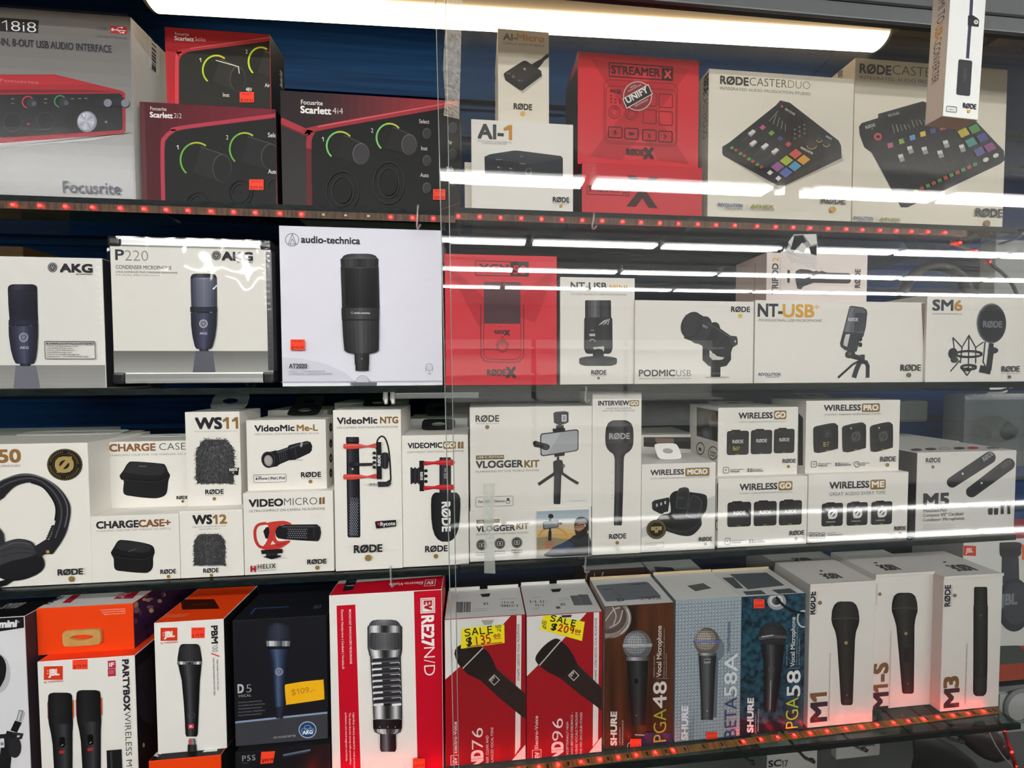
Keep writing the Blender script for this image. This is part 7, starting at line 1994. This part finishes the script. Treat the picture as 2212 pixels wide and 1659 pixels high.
T.text('lid_label', 'PGA48-LC', (1668, 372), (1520, 382), 24, '3d4247', .01, 180, light=True); T.text('lid_label', 'CE', (1400, 392), (1352, 396), 20, '3d4247', .02, 180); T.line('lid_label', '4a4f55', [(1460, 290), (1570, 283)], 10); T.line('lid_label', '4a4f55', [(1250, 330), (1330, 322)], 10); T.line('lid_label', '5a5f65', [(1440, 352), (1640, 338)], 3); T.ring('lid_label', '4a4f55', 1350, 352, 14, 8, 3); T.ring('lid_label', '4a4f55', 1372, 372, 14, 8, 3)

A = e12.face('F', 'D3')
h1 = A.lift(); h2 = A.lift(); h3 = A.lift()
st = A.w / 20
for j in range(int(A.hgt / st)):
    for i in range(20):
        x, y = i * st, j * st
        A.put('stud_print', '7d8c95' if (i + j) % 3 else '87959d', [A.rr(x + st * .16, y + st * .12, x + st * .9, y + st * .86, .15)], h1)
        A.put('stud_print', 'b4c0c6', [A.rr(x + st * .16, y + st * .5, x + st * .6, y + st * .86, .2)], h2)
A.k = 6
A.oval(P, '6b7a84', 2100, 770, 60, 90); A.line(P, '5c6870', [(2095, 830), (2080, 1280)], 40)
ball_mic(A, 2028, 714, 98, 104, 9, [(2030, 796, 70), (2030, 818, 66)], [(2031, 816, 66), (2030, 900, 60), (2030, 1100, 50), (2028, 1296, 43)], ('77726a', 'a49d90', 'c0b9aa'), '5a64a0', ['1c1f20', '4a4f50', '5c6162', '2d3132', '1a1c1d'], '4a463f')
A.rect(P, '8d9294', 2005, 842, 2052, 872); A.rect(P, '2a2d2e', 2008, 850, 2050, 856); A.oval(P, 'c0c4c6', 2028, 1228, 5)
A.text('brand_lettering', 'SHURE', (1881, 1442), (1883, 1194), 44, 'dfe4e6', .05, 90, shear=.12); A.text('brand_lettering', 'LEGENDARY', (1906, 1436), (1907, 1315), 9, '5a6a74', .01, 90); A.text('brand_lettering', 'PERFORMANCE', (1924, 1436), (1925, 1270), 9, '5a6a74', .01, 90)
A.text('title_lettering', 'BETA', (2244, 1420), (2246, 1128), 86, '33426e', .006, 90, light=True); A.text('title_lettering', '58A', (2246, 1116), (2248, 800), 92, 'd4dde2', .012, 90)
A.text('title_lettering', 'Vocal Microphone', (2196, 786), (2200, 562), 20, '3a5078', .008, 90)
sticker(A, 2020, 1384, 2103, 1452, '$199.99')
T = e12.face('T', 'D3'); T.poly('lid_label', '63635f', [(1882, 300), (2000, 279), (2064, 317), (1944, 340)])
for k in range(3):
    T.line('lid_label', 'a9a9a4', [(1900 + k * 16, 306 + k * 9), (2005 + k * 16, 288 + k * 9)], 2)

BLUE = noise_mat('mottled_print', '0b1a28', '2a5768', (110, 110, 110), .4, 0, 8, .2)
A = e13.face('F', 'D4')
A.put('cover_print', BLUE, [A.rr(.0008, .0008, A.w - .0008, A.hgt - .0008, 0)])
A.poly('cover_print', '171a24', [(80, 1290), (280, 1330), (330, 1300), (560, 1380), (560, 1520), (80, 1520)])
A.oval(P, '9a9c9e', 365, 415, 70, 64); A.oval(P, 'c9cbcc', 360, 408, 52, 46); A.oval(P, '5a5c5e', 362, 412, 34, 30); A.oval(P, '2a2c2e', 372, 420, 22, 18); A.ring(P, 'b9bbbc', 562, 545, 42, 60, 12); A.line(P, '101216', [(360, 380), (400, 430), (470, 480), (570, 505)], 18, True)
ball_mic(A, 335, 668, 103, 100, 0, None, [(334, 735, 92), (335, 752, 84), (336, 850, 72), (328, 1000, 60), (318, 1150, 48), (314, 1238, 40)], ('1b1b1d', '262628', '343436'), None, ['0d0d0e', '262628', '55575a', '26282a', '141416', '0d0d0e'], '3d3d40')
A.poly(P, '55555a', [(226, 676), (330, 660), (434, 668), (436, 690), (330, 684), (232, 700)]); A.line(P, 'b9b9bc', [(250, 676), (335, 664)], 8); A.ring(P, '55575a', 322, 918, 20, 22, 5); A.line(P, '8d9094', [(318, 1000), (312, 1220)], 8)
A.text('title_lettering', 'PGA', (520, 1352), (524, 1126), 92, 'b9c03c', .006, 90, light=True); A.text('title_lettering', '58', (534, 1116), (536, 924), 96, 'dfe2e2', .012, 90)
A.text('title_lettering', 'Vocal Microphone', (494, 896), (502, 528), 32, 'd4d8da', .012, 90); A.line('title_lettering', '8d9aa2', [(442, 912), (532, 908)], 3)
A.text('caption_lettering', 'CARDIOID | DYNAMIC', (440, 890), (450, 730), 9, '9aa8b0', .005, 90); A.text('caption_lettering', 'Professional quality microphone ideal for lead and', (512, 884), (520, 600), 9, '9aa8b0', .004, 90); A.text('caption_lettering', 'backup vocal performance', (530, 884), (536, 690), 9, '9aa8b0', .004, 90)
A.text('brand_lettering', 'SHURE', (184, 1386), (187, 1134), 42, 'e4e6e6', .05, 90, shear=.12); A.text('brand_lettering', 'LEGENDARY', (206, 1396), (208, 1250), 9, 'a9b4ba', .01, 90); A.text('brand_lettering', 'PERFORMANCE', (226, 1380), (228, 1210), 9, 'a9b4ba', .01, 90)
sticker(A, 189, 394, 269, 462, '$79.99')
T = e13.face('T', 'D4'); T.poly('lid_label', '5f666a', [(15, 212), (290, 200), (425, 296), (150, 326)]); T.poly('lid_label', '5a6064', [(330, 330), (465, 318), (520, 352), (380, 360)]); T.poly('lid_label', '5a6064', [(112, 342), (250, 332), (290, 362), (140, 368)]); T.poly('lid_label', '5a6064', [(-40, 240), (40, 236), (118, 318), (60, 320)])

# three white sideways-lettered boxes
MW = ['161614', '2a2a27', '33332f', '232321', '141412']


def hand_mic(A, rows, yb, w, dot, mesh=True):
    A.body(P, rows, MW)
    A.line(P, '4a4a44', [(rows[0][0] - w, yb), (rows[0][0], yb - 5), (rows[0][0] + w, yb)], 8, True); A.oval(P, 'a58c5c', *dot)
    if mesh:
        for k in range(9):
            y = rows[0][1] + 14 + k * (yb - rows[0][1] - 20) / 9
            ww = w * math.sqrt(max(.05, 1 - ((yb - 10 - y) / (yb - rows[0][1])) ** 2)) * .93
            A.line(P, '3b3b36', [(rows[0][0] - ww, y + 6), (rows[0][0] - ww * .4, y - 3), (rows[0][0] + ww * .2, y + 4), (rows[0][0] + ww, y - 4)], 2.5, True)


def side_title(A, x, m, num, cap, brand_xy, dot, numcol='7a5c3c'):
    A.text('title_lettering', m[0], (x, m[1]), (x, m[2]), m[3], '2e2c33', .04, 90); A.text('title_lettering', num[0], (num[3] if len(num) > 3 else x - 2, num[1]), (num[3] if len(num) > 3 else x - 2, num[2]), m[3], numcol, .035, 90)
    A.text('caption_lettering', cap[0], (cap[1], cap[2]), (cap[1], cap[3]), 10, '9a9894', .003, 90)
    bx, y0, y1, h = brand_xy
    A.text('brand_lettering', 'RØDE', (bx, y0), (bx, y1), h, '2e2c38', .035, 90); A.text('brand_lettering', 'MICROPHONES', (bx + 13, y0), (bx + 13, y1), 8, 'a09e9a', .002, 90)
    A.oval('brand_dot', '8a6a4a', *dot)


A = e14.face('F', 'D4')
hand_mic(A, [(877, 415, 36), (877, 420, 58), (877, 440, 82), (877, 480, 98), (878, 525, 103), (878, 550, 105), (879, 590, 98), (880, 640, 78), (882, 700, 68), (886, 950, 55), (889, 1165, 45), (889, 1182, 41), (889, 1190, 30)], 545, 105, (883, 724, 13))
side_title(A, 734, ('M', 1302, 1168, 112), ('1', 1150, 1096), ('LIVE PERFORMANCE DYNAMIC MICROPHONE', 758, 1296, 798), (650, 508, 342, 42), (687, 424, 15))
A.oval(P, '8a8a86', 888, 1112, 5); A.text(P, 'RØDE', (864, 1165), (920, 1165), 10, '4a4a48', .01)
A = e15.face('F', 'D4')
hand_mic(A, [(1320, 350, 36), (1320, 356, 58), (1320, 376, 80), (1320, 420, 93), (1320, 465, 97), (1321, 490, 96), (1322, 540, 80), (1326, 600, 68), (1335, 800, 58), (1345, 1085, 44), (1345, 1098, 40), (1345, 1104, 30)], 468, 97, (1330, 654, 12))
side_title(A, 1190, ('M', 1218, 1094, 104), ('1-S', 1080, 874), ('LIVE DYNAMIC MICROPHONE WITH LOCKABLE SWITCH', 1208, 1200, 640), (1100, 443, 282, 38), (1133, 359, 13))
A.rect(P, '1a1a18', 1312, 760, 1352, 870, .2); A.oval(P, '8a8a86', 1344, 1028, 5); A.text(P, 'RØDE', (1322, 1085), (1376, 1083), 10, '4a4a48', .01)
A = e16.face('F', 'D4')
A.body(P, [(1888, 306, 40), (1888, 314, 49), (1888, 444, 51), (1888, 447, 54), (1886, 900, 53), (1882, 1085, 51), (1880, 1108, 44), (1880, 1122, 26)], MW)
A.line(P, '44443f', [(1838, 452), (1940, 450)], 4); A.oval(P, '6a6a66', 1888, 518, 8, 6); A.line(P, '3d3d39', [(1832, 1000), (1936, 998)], 5); A.text(P, 'RØDE', (1856, 1085), (1908, 1083), 10, '4a4a48', .01)
side_title(A, 1720, ('M', 1196, 1066, 102), ('3', 1052, 974), ('VERSATILE END-ADDRESS CONDENSER MICROPHONE', 1776, 1180, 730), (1657, 450, 293, 40), (1694, 370, 14))
L = e16.face('L', 'D4'); L.text('side_lettering', 'M3', (1488, 226), (1492, 310), 22, '33303a', .03, -90)
for bx_, pts in ((e14, (800, 690, 205, 215, 697, 188)), (e15, (1218, 1110, 140, 150, 1105, 128)), (e16, (1765, 1635, 140, 152, 1620, 122))):
    T = bx_.face('T', 'D4'); x1, x0, y1, y0, dx, dy = pts
    T.text('lid_lettering', 'RØDE', (x1, y1), (x0, y0), 26, '4a4844', .03, 180); T.oval('lid_lettering', '4a4844', dx, dy, 14, 5)

# ================================================================ things half hidden behind the front rows
g1 = Box('cardboard_box', 'brown cardboard box, only its top edge showing behind the far-left microphone box', 'box', (-120, 840), (62, 838), (62, 533), .12, None, .08, S2, None, '8a6545')
h1 = Box('headphone_box', 'white box behind the headphone box, only its lid showing', 'box', (-160, 1180), (158, 1172), (158, 938), .13, None, .10, S3, None, 'd6d5d0')
h2 = Box('microphone_box', 'white box standing behind the clip-on microphone box, black tab on its lid', 'box', (585, 1180), (712, 1175), (585, 886), .10, None, .08, S3, None, 'c9c8c4'); h2.tab(.5, .03, .5, .5, '1b1b1d')
h3 = Box('microphone_box', 'white box hidden behind the tall shotgun microphone box', 'box', (728, 1180), (872, 1172), (728, 870), .11, None, .08, S3, None, 'c9c8c4'); h3.tab(.46, .03, .4, .5, '1b1b1d')
h4 = Box('microphone_box', 'white box behind the box cut by the glass edge, black tab', 'box', (884, 1178), (1012, 1172), (884, 905), .10, None, .08, S3, None, 'd2d1cc'); h4.tab(.5, .03, .4, .5, '1b1b1d')
h5 = Box('wireless_microphone_box', 'white box with a strip of photo, behind the open charging pod box', 'box', (1384, 1140), (1504, 1135), (1384, 940), .10, None, .10, S3, None, 'd6d5d0')
A = h5.face('F', 'C3'); A.poly('side_photo', '2b2622', [(1418, 430), (1780, 430), (1782, 520), (1418, 500)]); A.poly('side_photo', '7a6658', [(1500, 435), (1640, 440), (1650, 500), (1520, 490)])
h6 = Box('microphone_box', 'white box behind the pencil microphone pair box, red dot on its lid', 'box', (1900, 1100), (2068, 1094), (1900, 957), .17, None, .11, S3, None, 'cfcec8')
T = h6.face('T', 'C4')
for x, c in ((1330, '333336'), (1422, 'c42c3c'), (1520, '6a6a6c')):
    T.oval('lid_icon', c, x, 446, 34, 8)
k1 = Box('microphone_box', 'brown box behind the wood-patterned box, printed drinking glass showing', 'box', (1262, 1560), (1392, 1548), (1262, 1232), .085, None, .08, S4, None, '3a2218', {'T': 'c4c5c6'})
A = k1.face('F', 'P'); A.line('cover_print', 'a9a29c', [(1268, 1240), (1262, 1270)], 2); A.line('cover_print', 'a9a29c', [(1284, 1238), (1285, 1268)], 2); A.line('cover_print', 'a9a29c', [(1303, 1236), (1294, 1262)], 3)
T = k1.face('T', 'P'); T.poly('lid_label', '777c82', [(1262, 1224), (1370, 1216), (1360, 1206), (1268, 1212)])
k2 = Box('microphone_box', 'silver-blue box behind the studded one, dark label on its pale lid', 'box', (1408, 1545), (1520, 1535), (1408, 1242), .085, None, .10, S4, None, '8a979e', {'T': 'd6d6d2'})
T = k2.face('T', 'P'); T.poly('lid_label', '55565a', [(1418, 1236), (1462, 1236), (1452, 1226), (1412, 1224)])
k3 = Box('microphone_box', 'white box behind the first sideways-lettered box, lid lettering upside down', 'box', (1676, 1500), (1810, 1490), (1676, 1221), .075, None, .09, S4, None, 'd2d0ca')
T = k3.face('T', 'D4'); T.text('lid_lettering', 'RØDE', (590, 88), (478, 98), 26, '4a4844', .03, 180); L = k3.face('L', 'D4'); L.text('side_lettering', 'M1', (318, 150), (324, 190), 18, '33303a', .03, -90)

# headphones behind the shock mount box
c0 = at((2022, 660), .16)
t = empty('headphones', (c0.x, .16, S2(0))); tag(t, 'black headphones whose curved band shows behind the pop shield box', 'headphones')
pts = [at((2022 + 76 * math.cos(math.radians(a)), 662 + 88 * math.sin(math.radians(a))), .16) - t.location for a in range(180, 361, 12)]
M_HP = mat('2a2c2e', .5, 0, .4, 'plastic')
mb = MB(); mb.tube([tuple(p) for p in pts], .0105, M_HP, 10); mb.build('headband', t, smooth=True)
for s in (0, -1):
    p = pts[s]; mb = MB(); mb.tube([(p.x - .014, p.y, p.z - .02), (p.x - .006, p.y, p.z - .02), (p.x + .006, p.y, p.z - .02), (p.x + .014, p.y, p.z - .02)], [.026, .034, .034, .026], M_HP, 18); mb.build('ear_cup', t, smooth=True)
    mb = MB(); mb.tube([(p.x, p.y, p.z), (p.x, p.y, p.z - .03)], .005, M_HP, 8); mb.build('yoke', t)

# packs hanging on pegs past the end of the shelves
M_CHR = mat('b9bcc0', .2, .9, .5, 'chrome'); M_BLIS = clear_mat('blister', 'dfe3e2', 1.45, .12, .3, '9aa19e'); M_GCARD = mat('8d918f', .6, 0, .3, 'card')


def peg(tip, Y, label, back=WALL_Y, name='peg_hook', drop=0.0, group=None):
    P_ = at(tip, Y)
    t = empty(name, (P_.x, back, P_.z)); tag(t, label, 'hook', group)
    L_ = back - Y
    mb = MB(); mb.tube(catmull([(0, -.0005, -.008), (0, -L_ * .5, -.008), (0, -L_ + .03, -.008), (0, -L_ + .012, -.004), (0, -L_, .004)]), .0028, M_CHR, 8); mb.build('wire', t, smooth=True)
    mb = MB(); mb.tube([(0, -L_ + .004, .001), (0, -L_ - .001, .005), (0, -L_ - .004, .0075)], [.003, .0042, .002], M_CHR, 8); mb.build('tip', t, smooth=True)
    return t


def hung(name, label, tl, br, Y, dep, m, cat='pack', bevel=.004, tabpx=None):
    a, b = at(tl, Y), at(br, Y)
    t = empty(name, ((a.x + b.x) / 2, Y + dep / 2, b.z)); tag(t, label, cat)
    w, h = (b.x - a.x) / 2, a.z - b.z
    mb = MB(); mb.box((-w, -dep / 2, 0), (w, dep / 2, h), m); mb.build('pack_body', t, bevel=bevel)
    if tabpx:
        p, q = at(tabpx[0], Y), at(tabpx[1], Y)
        mb = MB(); mb.box((p.x - t.location.x, -.0006, h - .002), (q.x - t.location.x, .0006, p.z - b.z), mat('d9dad6', .4, 0, .4, 'card')); mb.build('hang_tab', t)
    return t, w, h


p_ = peg((2188, 838), .13, 'chrome peg holding the clear blister pack')
t, w, h = hung('blister_pack', 'rounded clear grey blister pack hanging past the third shelf', (2086, 848), (2262, 1010), .19, .05, M_BLIS, bevel=.018, tabpx=((2168, 832), (2206, 848)))
mb = MB(); mb.tube([(-.03, 0, h * .45), (0, -.002, h * .5), (.05, .002, h * .45)], [.02, .034, .02], mat('3c4542', .6, 0, .3, 'plastic'), 14); mb.build('cable_coil', t, smooth=True)
p2_ = peg((2215, 505), .17, 'chrome peg holding the pale grey pack')
t, w, h = hung('grey_pack', 'pale grey pack hanging past the second shelf, cable passing before it', (2152, 517), (2290, 690), .215, .03, M_GCARD, bevel=.002)
t, w, h = hung('grey_pack', 'dim grey rounded pack hanging behind the three-unit boxes', (1905, 866), (2006, 912), .245, .03, mat('4d5452', .6, 0, .3, 'plastic'), bevel=.008)
# dark pack with yellow lines high on the right
q1 = Box('striped_pack', 'small dark pack with yellow lines, at the top right corner', 'pack', (2190, 68), (2270, 62), (2190, -60), .20, .20, .05, None, None, '2a2722', {'B': 'c4c2bc'})
A = q1.face('F', 'E1')
for k, c in enumerate(('b99a4a', '3a3028', 'c9b06a', '5a3a3a')):
    A.line('cover_print', c, [(2030, 500 - k * 22), (2600, 330 - k * 22)], 16)
mb = MB(); mb.tube([(0, .02, q1.H - .004), (0, WALL_Y - .226, q1.H - .002)], .002, M_CHR, 6); mb.build('hanging_wire', q1.root)

# tall white headphone box past the end of the lowest shelf, on its own ledge
r1 = Box('headphone_box', 'white box with a red badge and grey headphones pictured, past the lowest shelf', 'box', (2072, 1475), (2330, 1462), (2070, 1170), .125, None, .10, None, None, 'd2d3cf', {'T': 'b0343a', 'L': 'b9bab6'})
A = r1.face('F', 'E4')
A.poly('brand_badge', 'c8412f', [(1298, 332), (1495, 342), (1492, 492), (1300, 482)]); A.text('brand_badge', 'JBL', (1340, 440), (1450, 444), 62, 'e4c9c0', .05)
A.poly('brand_badge', 'd86a3a', [(2178, 320), (2400, 322), (2400, 556), (2178, 548)])
A.poly(P, '3d3f43', catmull([(1845, 290), (2150, 290), (2165, 400), (2160, 470), (2080, 520), (1930, 520), (1850, 470), (1845, 290)])); A.poly(P, '46494e', [(1880, 500), (2130, 510), (2140, 900), (1870, 900)])
A.oval(P, '3d3f44', 2060, 1220, 260, 400); A.oval(P, '4a4d52', 2080, 1200, 200, 320); A.text(P, 'JBL', (1860, 1220), (2100, 1228), 150, '7d8086', .04)
A = r1.face('F', 'P'); A.poly('lower_print', 'a04a3a', [(2060, 1398), (2400, 1390), (2400, 1480), (2060, 1480)]); A.poly('lower_print', '4a524e', [(2060, 1398), (2200, 1394), (2240, 1430), (2060, 1442)])
b = r1.root.location
t = empty('ledge', (b.x, b.y, r1.z - .012)); tag(t, 'narrow dark ledge under the red-badged white box', 'ledge')
mb = MB(); mb.box((-r1.W / 2 - .01, -.05, 0), (r1.W / 2 + .01, WALL_Y - b.y, .0115), M_BLACK); mb.build('ledge_board', t)

# below the lowest shelf
PEGB = noise_mat('pegboard_paint', '8d918f', '9b9f9c', (5, 5, 5), .7, 0, 3)
t = empty('pegboard', (1.0, .285, .3)); tag(t, 'grey pegboard panel below the lowest shelf', 'panel')
mb = MB(); mb.box((-1.5, -.006, 0), (.75, .006, .485), PEGB); mb.build('board', t)
s1 = Box('cable_box', 'white box with dark and brown lettering hanging below the lowest shelf', 'box', (1655, 1760), (1763, 1752), (1655, 1634), .10, None, .05, None, None, 'c9c9c4', {'L': '8d8f8c'})
A = s1.face('F', 'D4'); A.text('title_lettering', 'SC', (304, 1652), (398, 1650), 46, '2c2b32', .035); A.text('title_lettering', '17', (402, 1650), (448, 1648), 46, '6d5a48', .03)
T = s1.face('T', 'D4'); T.oval('hang_slot', '4a4b4a', 370, 1520, 36, 7)
mb = MB(); mb.box((-.012, .0, s1.H - .001), (.012, .0008, s1.H + .05), mat('d9dad6', .4, 0, .4, 'card')); mb.build('hang_tab', s1.root)
s2 = Box('cable_card', 'slim white card with brand lettering, hanging below the shelf end', 'card', (1806, 1640), (1900, 1632), (1800, 1594), .12, None, .012, None, None, 'bfc0ba')
A = s2.face('F', 'D4'); A.text('brand_lettering', 'RØDE', (996, 1500), (1096, 1514), 30, '3a3a3c', .035); A.oval('brand_dot', '77654a', 1044, 1524, 8)
for k, (tip, Y, lab) in enumerate((((1626, 1652), .0, 'chrome peg under the studded silver-blue box'), ((1755, 1648), .0, 'chrome peg below the mottled blue box, over the white hanging box'), ((1868, 1624), .02, 'chrome peg beside the slim white hanging card'), ((2076, 1606), .03, 'chrome peg among the dark bags, rightmost under the shelf'))):
    peg(tip, Y, lab, .279, group='chrome peg hooks')
M_BAG = mat('2f302f', .45, 0, .4, 'vinyl'); M_BAG2 = mat('3c3534', .4, 0, .4, 'vinyl')


def bag(label, pts, Y, th, m):
    c = at(pts[0], Y); t = empty('cable_bag', (c.x, Y, c.z)); tag(t, label, 'bag')
    P_ = [at(p, Y) - t.location for p in pts]; n = len(P_)
    cen = sum(P_, Vector()) / n
    mb = MB(); rings = ((1.0, 0), (.93, .55), (.7, .9), (.35, 1.0))
    vs = []
    for s in (-1, 1):
        for f, d in rings:
            vs += [(cen.x + (p.x - cen.x) * f, s * d * th / 2, cen.z + (p.z - cen.z) * f) for p in P_]
    fs = []
    for s in range(2):
        o = s * n * len(rings)
        for r in range(len(rings) - 1):
            for i in range(n):
                j = (i + 1) % n
                fs.append((o + r * n + i, o + r * n + j, o + (r + 1) * n + j, o + (r + 1) * n + i))
        fs.append(tuple(o + (len(rings) - 1) * n + i for i in range(n)))
    mb.mesh(vs, fs, m); mb.build('pouch', t, smooth=True)
    top = max(P_, key=lambda p: p.z)
    mb = MB(); mb.tube([(top.x, 0, top.z - .002), (top.x, .279 - Y, top.z + .004)], .0022, M_CHR, 8); mb.build('hanger', t)
    return t


bag('grey-black pouch hanging under the shelf, left of two dark pouches', [(1975, 1590), (2010, 1588), (2060, 1610), (2100, 1640), (2150, 1700), (2150, 1760), (2000, 1760), (1968, 1690), (1978, 1640)], .08, .03, M_BAG)
bag('black pouch hanging under the shelf corner, right of two dark pouches', [(2060, 1572), (2100, 1568), (2150, 1580), (2176, 1610), (2172, 1632), (2140, 1640), (2110, 1630), (2080, 1605)], .14, .04, M_BAG2)
t = empty('white_cable', (1.0, .04, .8)); tag(t, 'thin white cable dangling beneath the right shelf corner', 'cable')
q = [at(p, .05) - t.location for p in ((2130, 1562), (2140, 1590), (2160, 1625), (2190, 1660), (2230, 1700))]
mb = MB(); mb.tube(catmull([tuple(p) for p in q]), .0016, mat('b9bab6', .5, 0, .3, 'rubber'), 6); mb.build('cord', t, smooth=True)
cc = at((2204, 1522), .16)
t = empty('coiled_cable', (cc.x, .16, cc.z - .06)); tag(t, 'white pack with a grey coiled cable under the red-badged box', 'cable')
mb = MB(); mb.box((-.05, .004, -.01), (.08, .012, .085), mat('c4c6c4', .5, 0, .3, 'card')); mb.build('backing_card', t)
for k in range(3):
    ring = [(.041 * math.cos(a * math.pi / 12) + .002 * k, .001 - k * .0006, .055 + (.041 - k * .002) * math.sin(a * math.pi / 12)) for a in range(25)]
    mb = MB(); mb.tube(ring, .002, mat('8d9192', .5, 0, .3, 'rubber'), 6, False); mb.build('cable_loop', t, smooth=True)

# ================================================================ tape, torn label and clips on and around the glass
GY = -.0683


def tape(name, label, pts, Y, m, cat, nx=8, ny=40, amp=.0006, seed=1, sides=None):
    """a strip along two rails given in the frame; pts: list of (left, right)"""
    rnd = random.Random(seed)
    rows = []
    for l, r in pts:
        a, b = at(l, Y), at(r, Y)
        rows.append((a, b))
    c = rows[0][0]
    t = empty(name, c); tag(t, label, cat)
    vs, fs = [], []
    for j in range(ny + 1):
        f = j / ny * (len(rows) - 1); i = min(int(f), len(rows) - 2); g = f - i
        a = rows[i][0].lerp(rows[i + 1][0], g); b = rows[i][1].lerp(rows[i + 1][1], g)
        for k in range(nx + 1):
            p = a.lerp(b, k / nx) - c
            vs.append((p.x, -abs(rnd.gauss(0, amp)) - .0001, p.z))
    for j in range(ny):
        for k in range(nx):
            o = j * (nx + 1) + k
            fs.append((o, o + 1, o + nx + 2, o + nx + 1))
    mb = MB(); mb.mesh(vs, fs, m); mb.build('strip', t, smooth=False)
    return t


TAPE1 = clear_mat('crinkled_tape', 'fbf8f2', 1.5, .18, .26, 'fff6e4', .9, 140)
TAPE2 = clear_mat('frosted_tape', 'e9ebe7', 1.5, .35, .42, 'c4c8c2', .4, 160)
tape('clear_tape', 'crinkled clear packing tape wrapped on the top of the glass edge', [((958, -30), (1000, -30)), ((962, 60), (997, 60)), ((957, 150), (995, 150)), ((962, 215), (993, 215)), ((958, 250), (992, 258))], GY, TAPE1, 'tape', 9, 60, .0012, 3)
tape('clear_tape', 'short frosted tape strip stuck upright over the vlogging kit boxes', [((1044, 1045), (1069, 1044)), ((1044, 1090), (1067, 1088)), ((1046, 1150), (1067, 1150)), ((1046, 1238), (1070, 1239))], GY, TAPE2, 'tape', 5, 26, .00015, 5)
t = tape('torn_label', 'torn remains of a label stuck on the glass above the tripod box', [((1714, 506), (1764, 505)), ((1702, 530), (1766, 530)), ((1694, 545), (1764, 556)), ((1710, 566), (1762, 582))], GY, clear_mat('torn_film', 'd4d6d4', 1.5, .3, .35, 'a9aaa6', .4, 120), 'label', 6, 12, .0001, 8)
mb = MB()
PAPER = mat('b9bab6', .7, 0, .2, 'paper'); DARKP = mat('2a2c2e', .6, 0, .2, 'paper')
for m, pp in ((PAPER, [(1736, 507), (1762, 506), (1765, 526), (1752, 530), (1744, 518)]), (PAPER, [(1702, 524), (1712, 510), (1720, 518), (1710, 534)]), (PAPER, [(1732, 524), (1742, 532), (1736, 546), (1722, 540)]), (DARKP, [(1716, 510), (1734, 508), (1742, 522), (1728, 528), (1718, 540), (1708, 538)]), (DARKP, [(1748, 534), (1764, 530), (1764, 552), (1752, 548)])):
    mb.poly([at(p, GY - .0004) - t.location for p in pp], m)
mb.build('paper_scrap', t)
M_CLIP = clear_mat('clear_plastic', 'e9ebea', 1.46, .08, .25, 'd4d6d4')
for k, (p0_, p1_, Y, lab) in enumerate((((903, 450), (901, 496), -.0155, 'clear hook on the top shelf lip, left of the glass edge'), ((844, 1232), (845, 1264), -.016, 'clear hook on the third shelf lip above the red-lidded box'),
                                      ((1283, 466), (1279, 496), -.0165, 'clear hook on the top shelf lip below the red boxes'), ((1265, 1210), (1263, 1234), -.016, 'clear hook on the third shelf lip above the wood-patterned box'), ((1266, 842), (1264, 868), -.026, 'clear hook on the second shelf edge above the reporter microphone box'))):
    a, b = at(p0_, Y), at(p1_, Y)
    t = empty('shelf_hook', a); tag(t, lab, 'hook', 'clear shelf hooks')
    d = b - a
    mb = MB(); mb.tube(catmull([(0, .004, .004), (0, -.001, .002), (d.x, -.001, d.z * .8), (d.x + .002, -.004, d.z), (d.x + .006, -.006, d.z * .8)]), .0016, M_CLIP, 8); mb.build('hook_body', t, smooth=True)
# metal shelf joint between the two second-shelf boards
a, b = at((838, 844), -.024), at((1034, 843), -.024)
t = empty('shelf_bracket', ((a.x + b.x) / 2, -.024, a.z)); tag(t, 'small metal bracket with two pins under the second shelf, at the glass edge', 'bracket')
mb = MB(); mb.box((-(b.x - a.x) / 2 + .01, -.002, -.0125), ((b.x - a.x) / 2, .001, -.0035), mat('6d6f6e', .4, .6, .4, 'metal')); mb.build('plate', t, bevel=.001)
for px_ in (834, 849):
    x = at((px_, 850), -.024).x - t.location.x
    mb = MB(); mb.tube([(x, -.003, -.002), (x, -.004, -.012), (x + .001, -.004, -.02)], [.0035, .0042, .0025], mat('b4b5b0', .4, .5, .4, 'metal'), 10); mb.build('pin', t, smooth=True)

# overhanging lids of the three sideways-lettered boxes, raised flaps at the back of the carton tops
for bx_ in (e14, e15, e16):
    w, d, h = bx_.W / 2, bx_.D / 2, bx_.H
    mb = MB(); mb.box((-w - .0008, -d - .0012, h - .0045), (w + .0008, -d + .0008, h + .0012), mat('e2dfd8', .42, 0, .25, 'card')); mb.build('lid_lip', bx_.root, bevel=.0008)
for bx_ in (e9, e10):
    w, d, h = bx_.W / 2, bx_.D / 2, bx_.H
    for x0, x1 in ((-w + .002, -.008), (.006, w - .003)):
        mb = MB(); mb.box((x0, d - .0012, h - .001), (x1, d - .0004, h + .0055), mat('dcdad4', .42, 0, .25, 'card')); mb.build('rear_flap', bx_.root)
for bx_ in (e11, e12, e13):
    w, d, h = bx_.W / 2, bx_.D / 2, bx_.H
    mb = MB(); mb.box((-w + .001, d - .0012, h - .001), (w - .001, d - .0004, h + .004), mat('c9b48c', .6, 0, .2, 'card')); mb.build('rear_flap', bx_.root)


for _b in ALL_BOXES:
    _b.done()
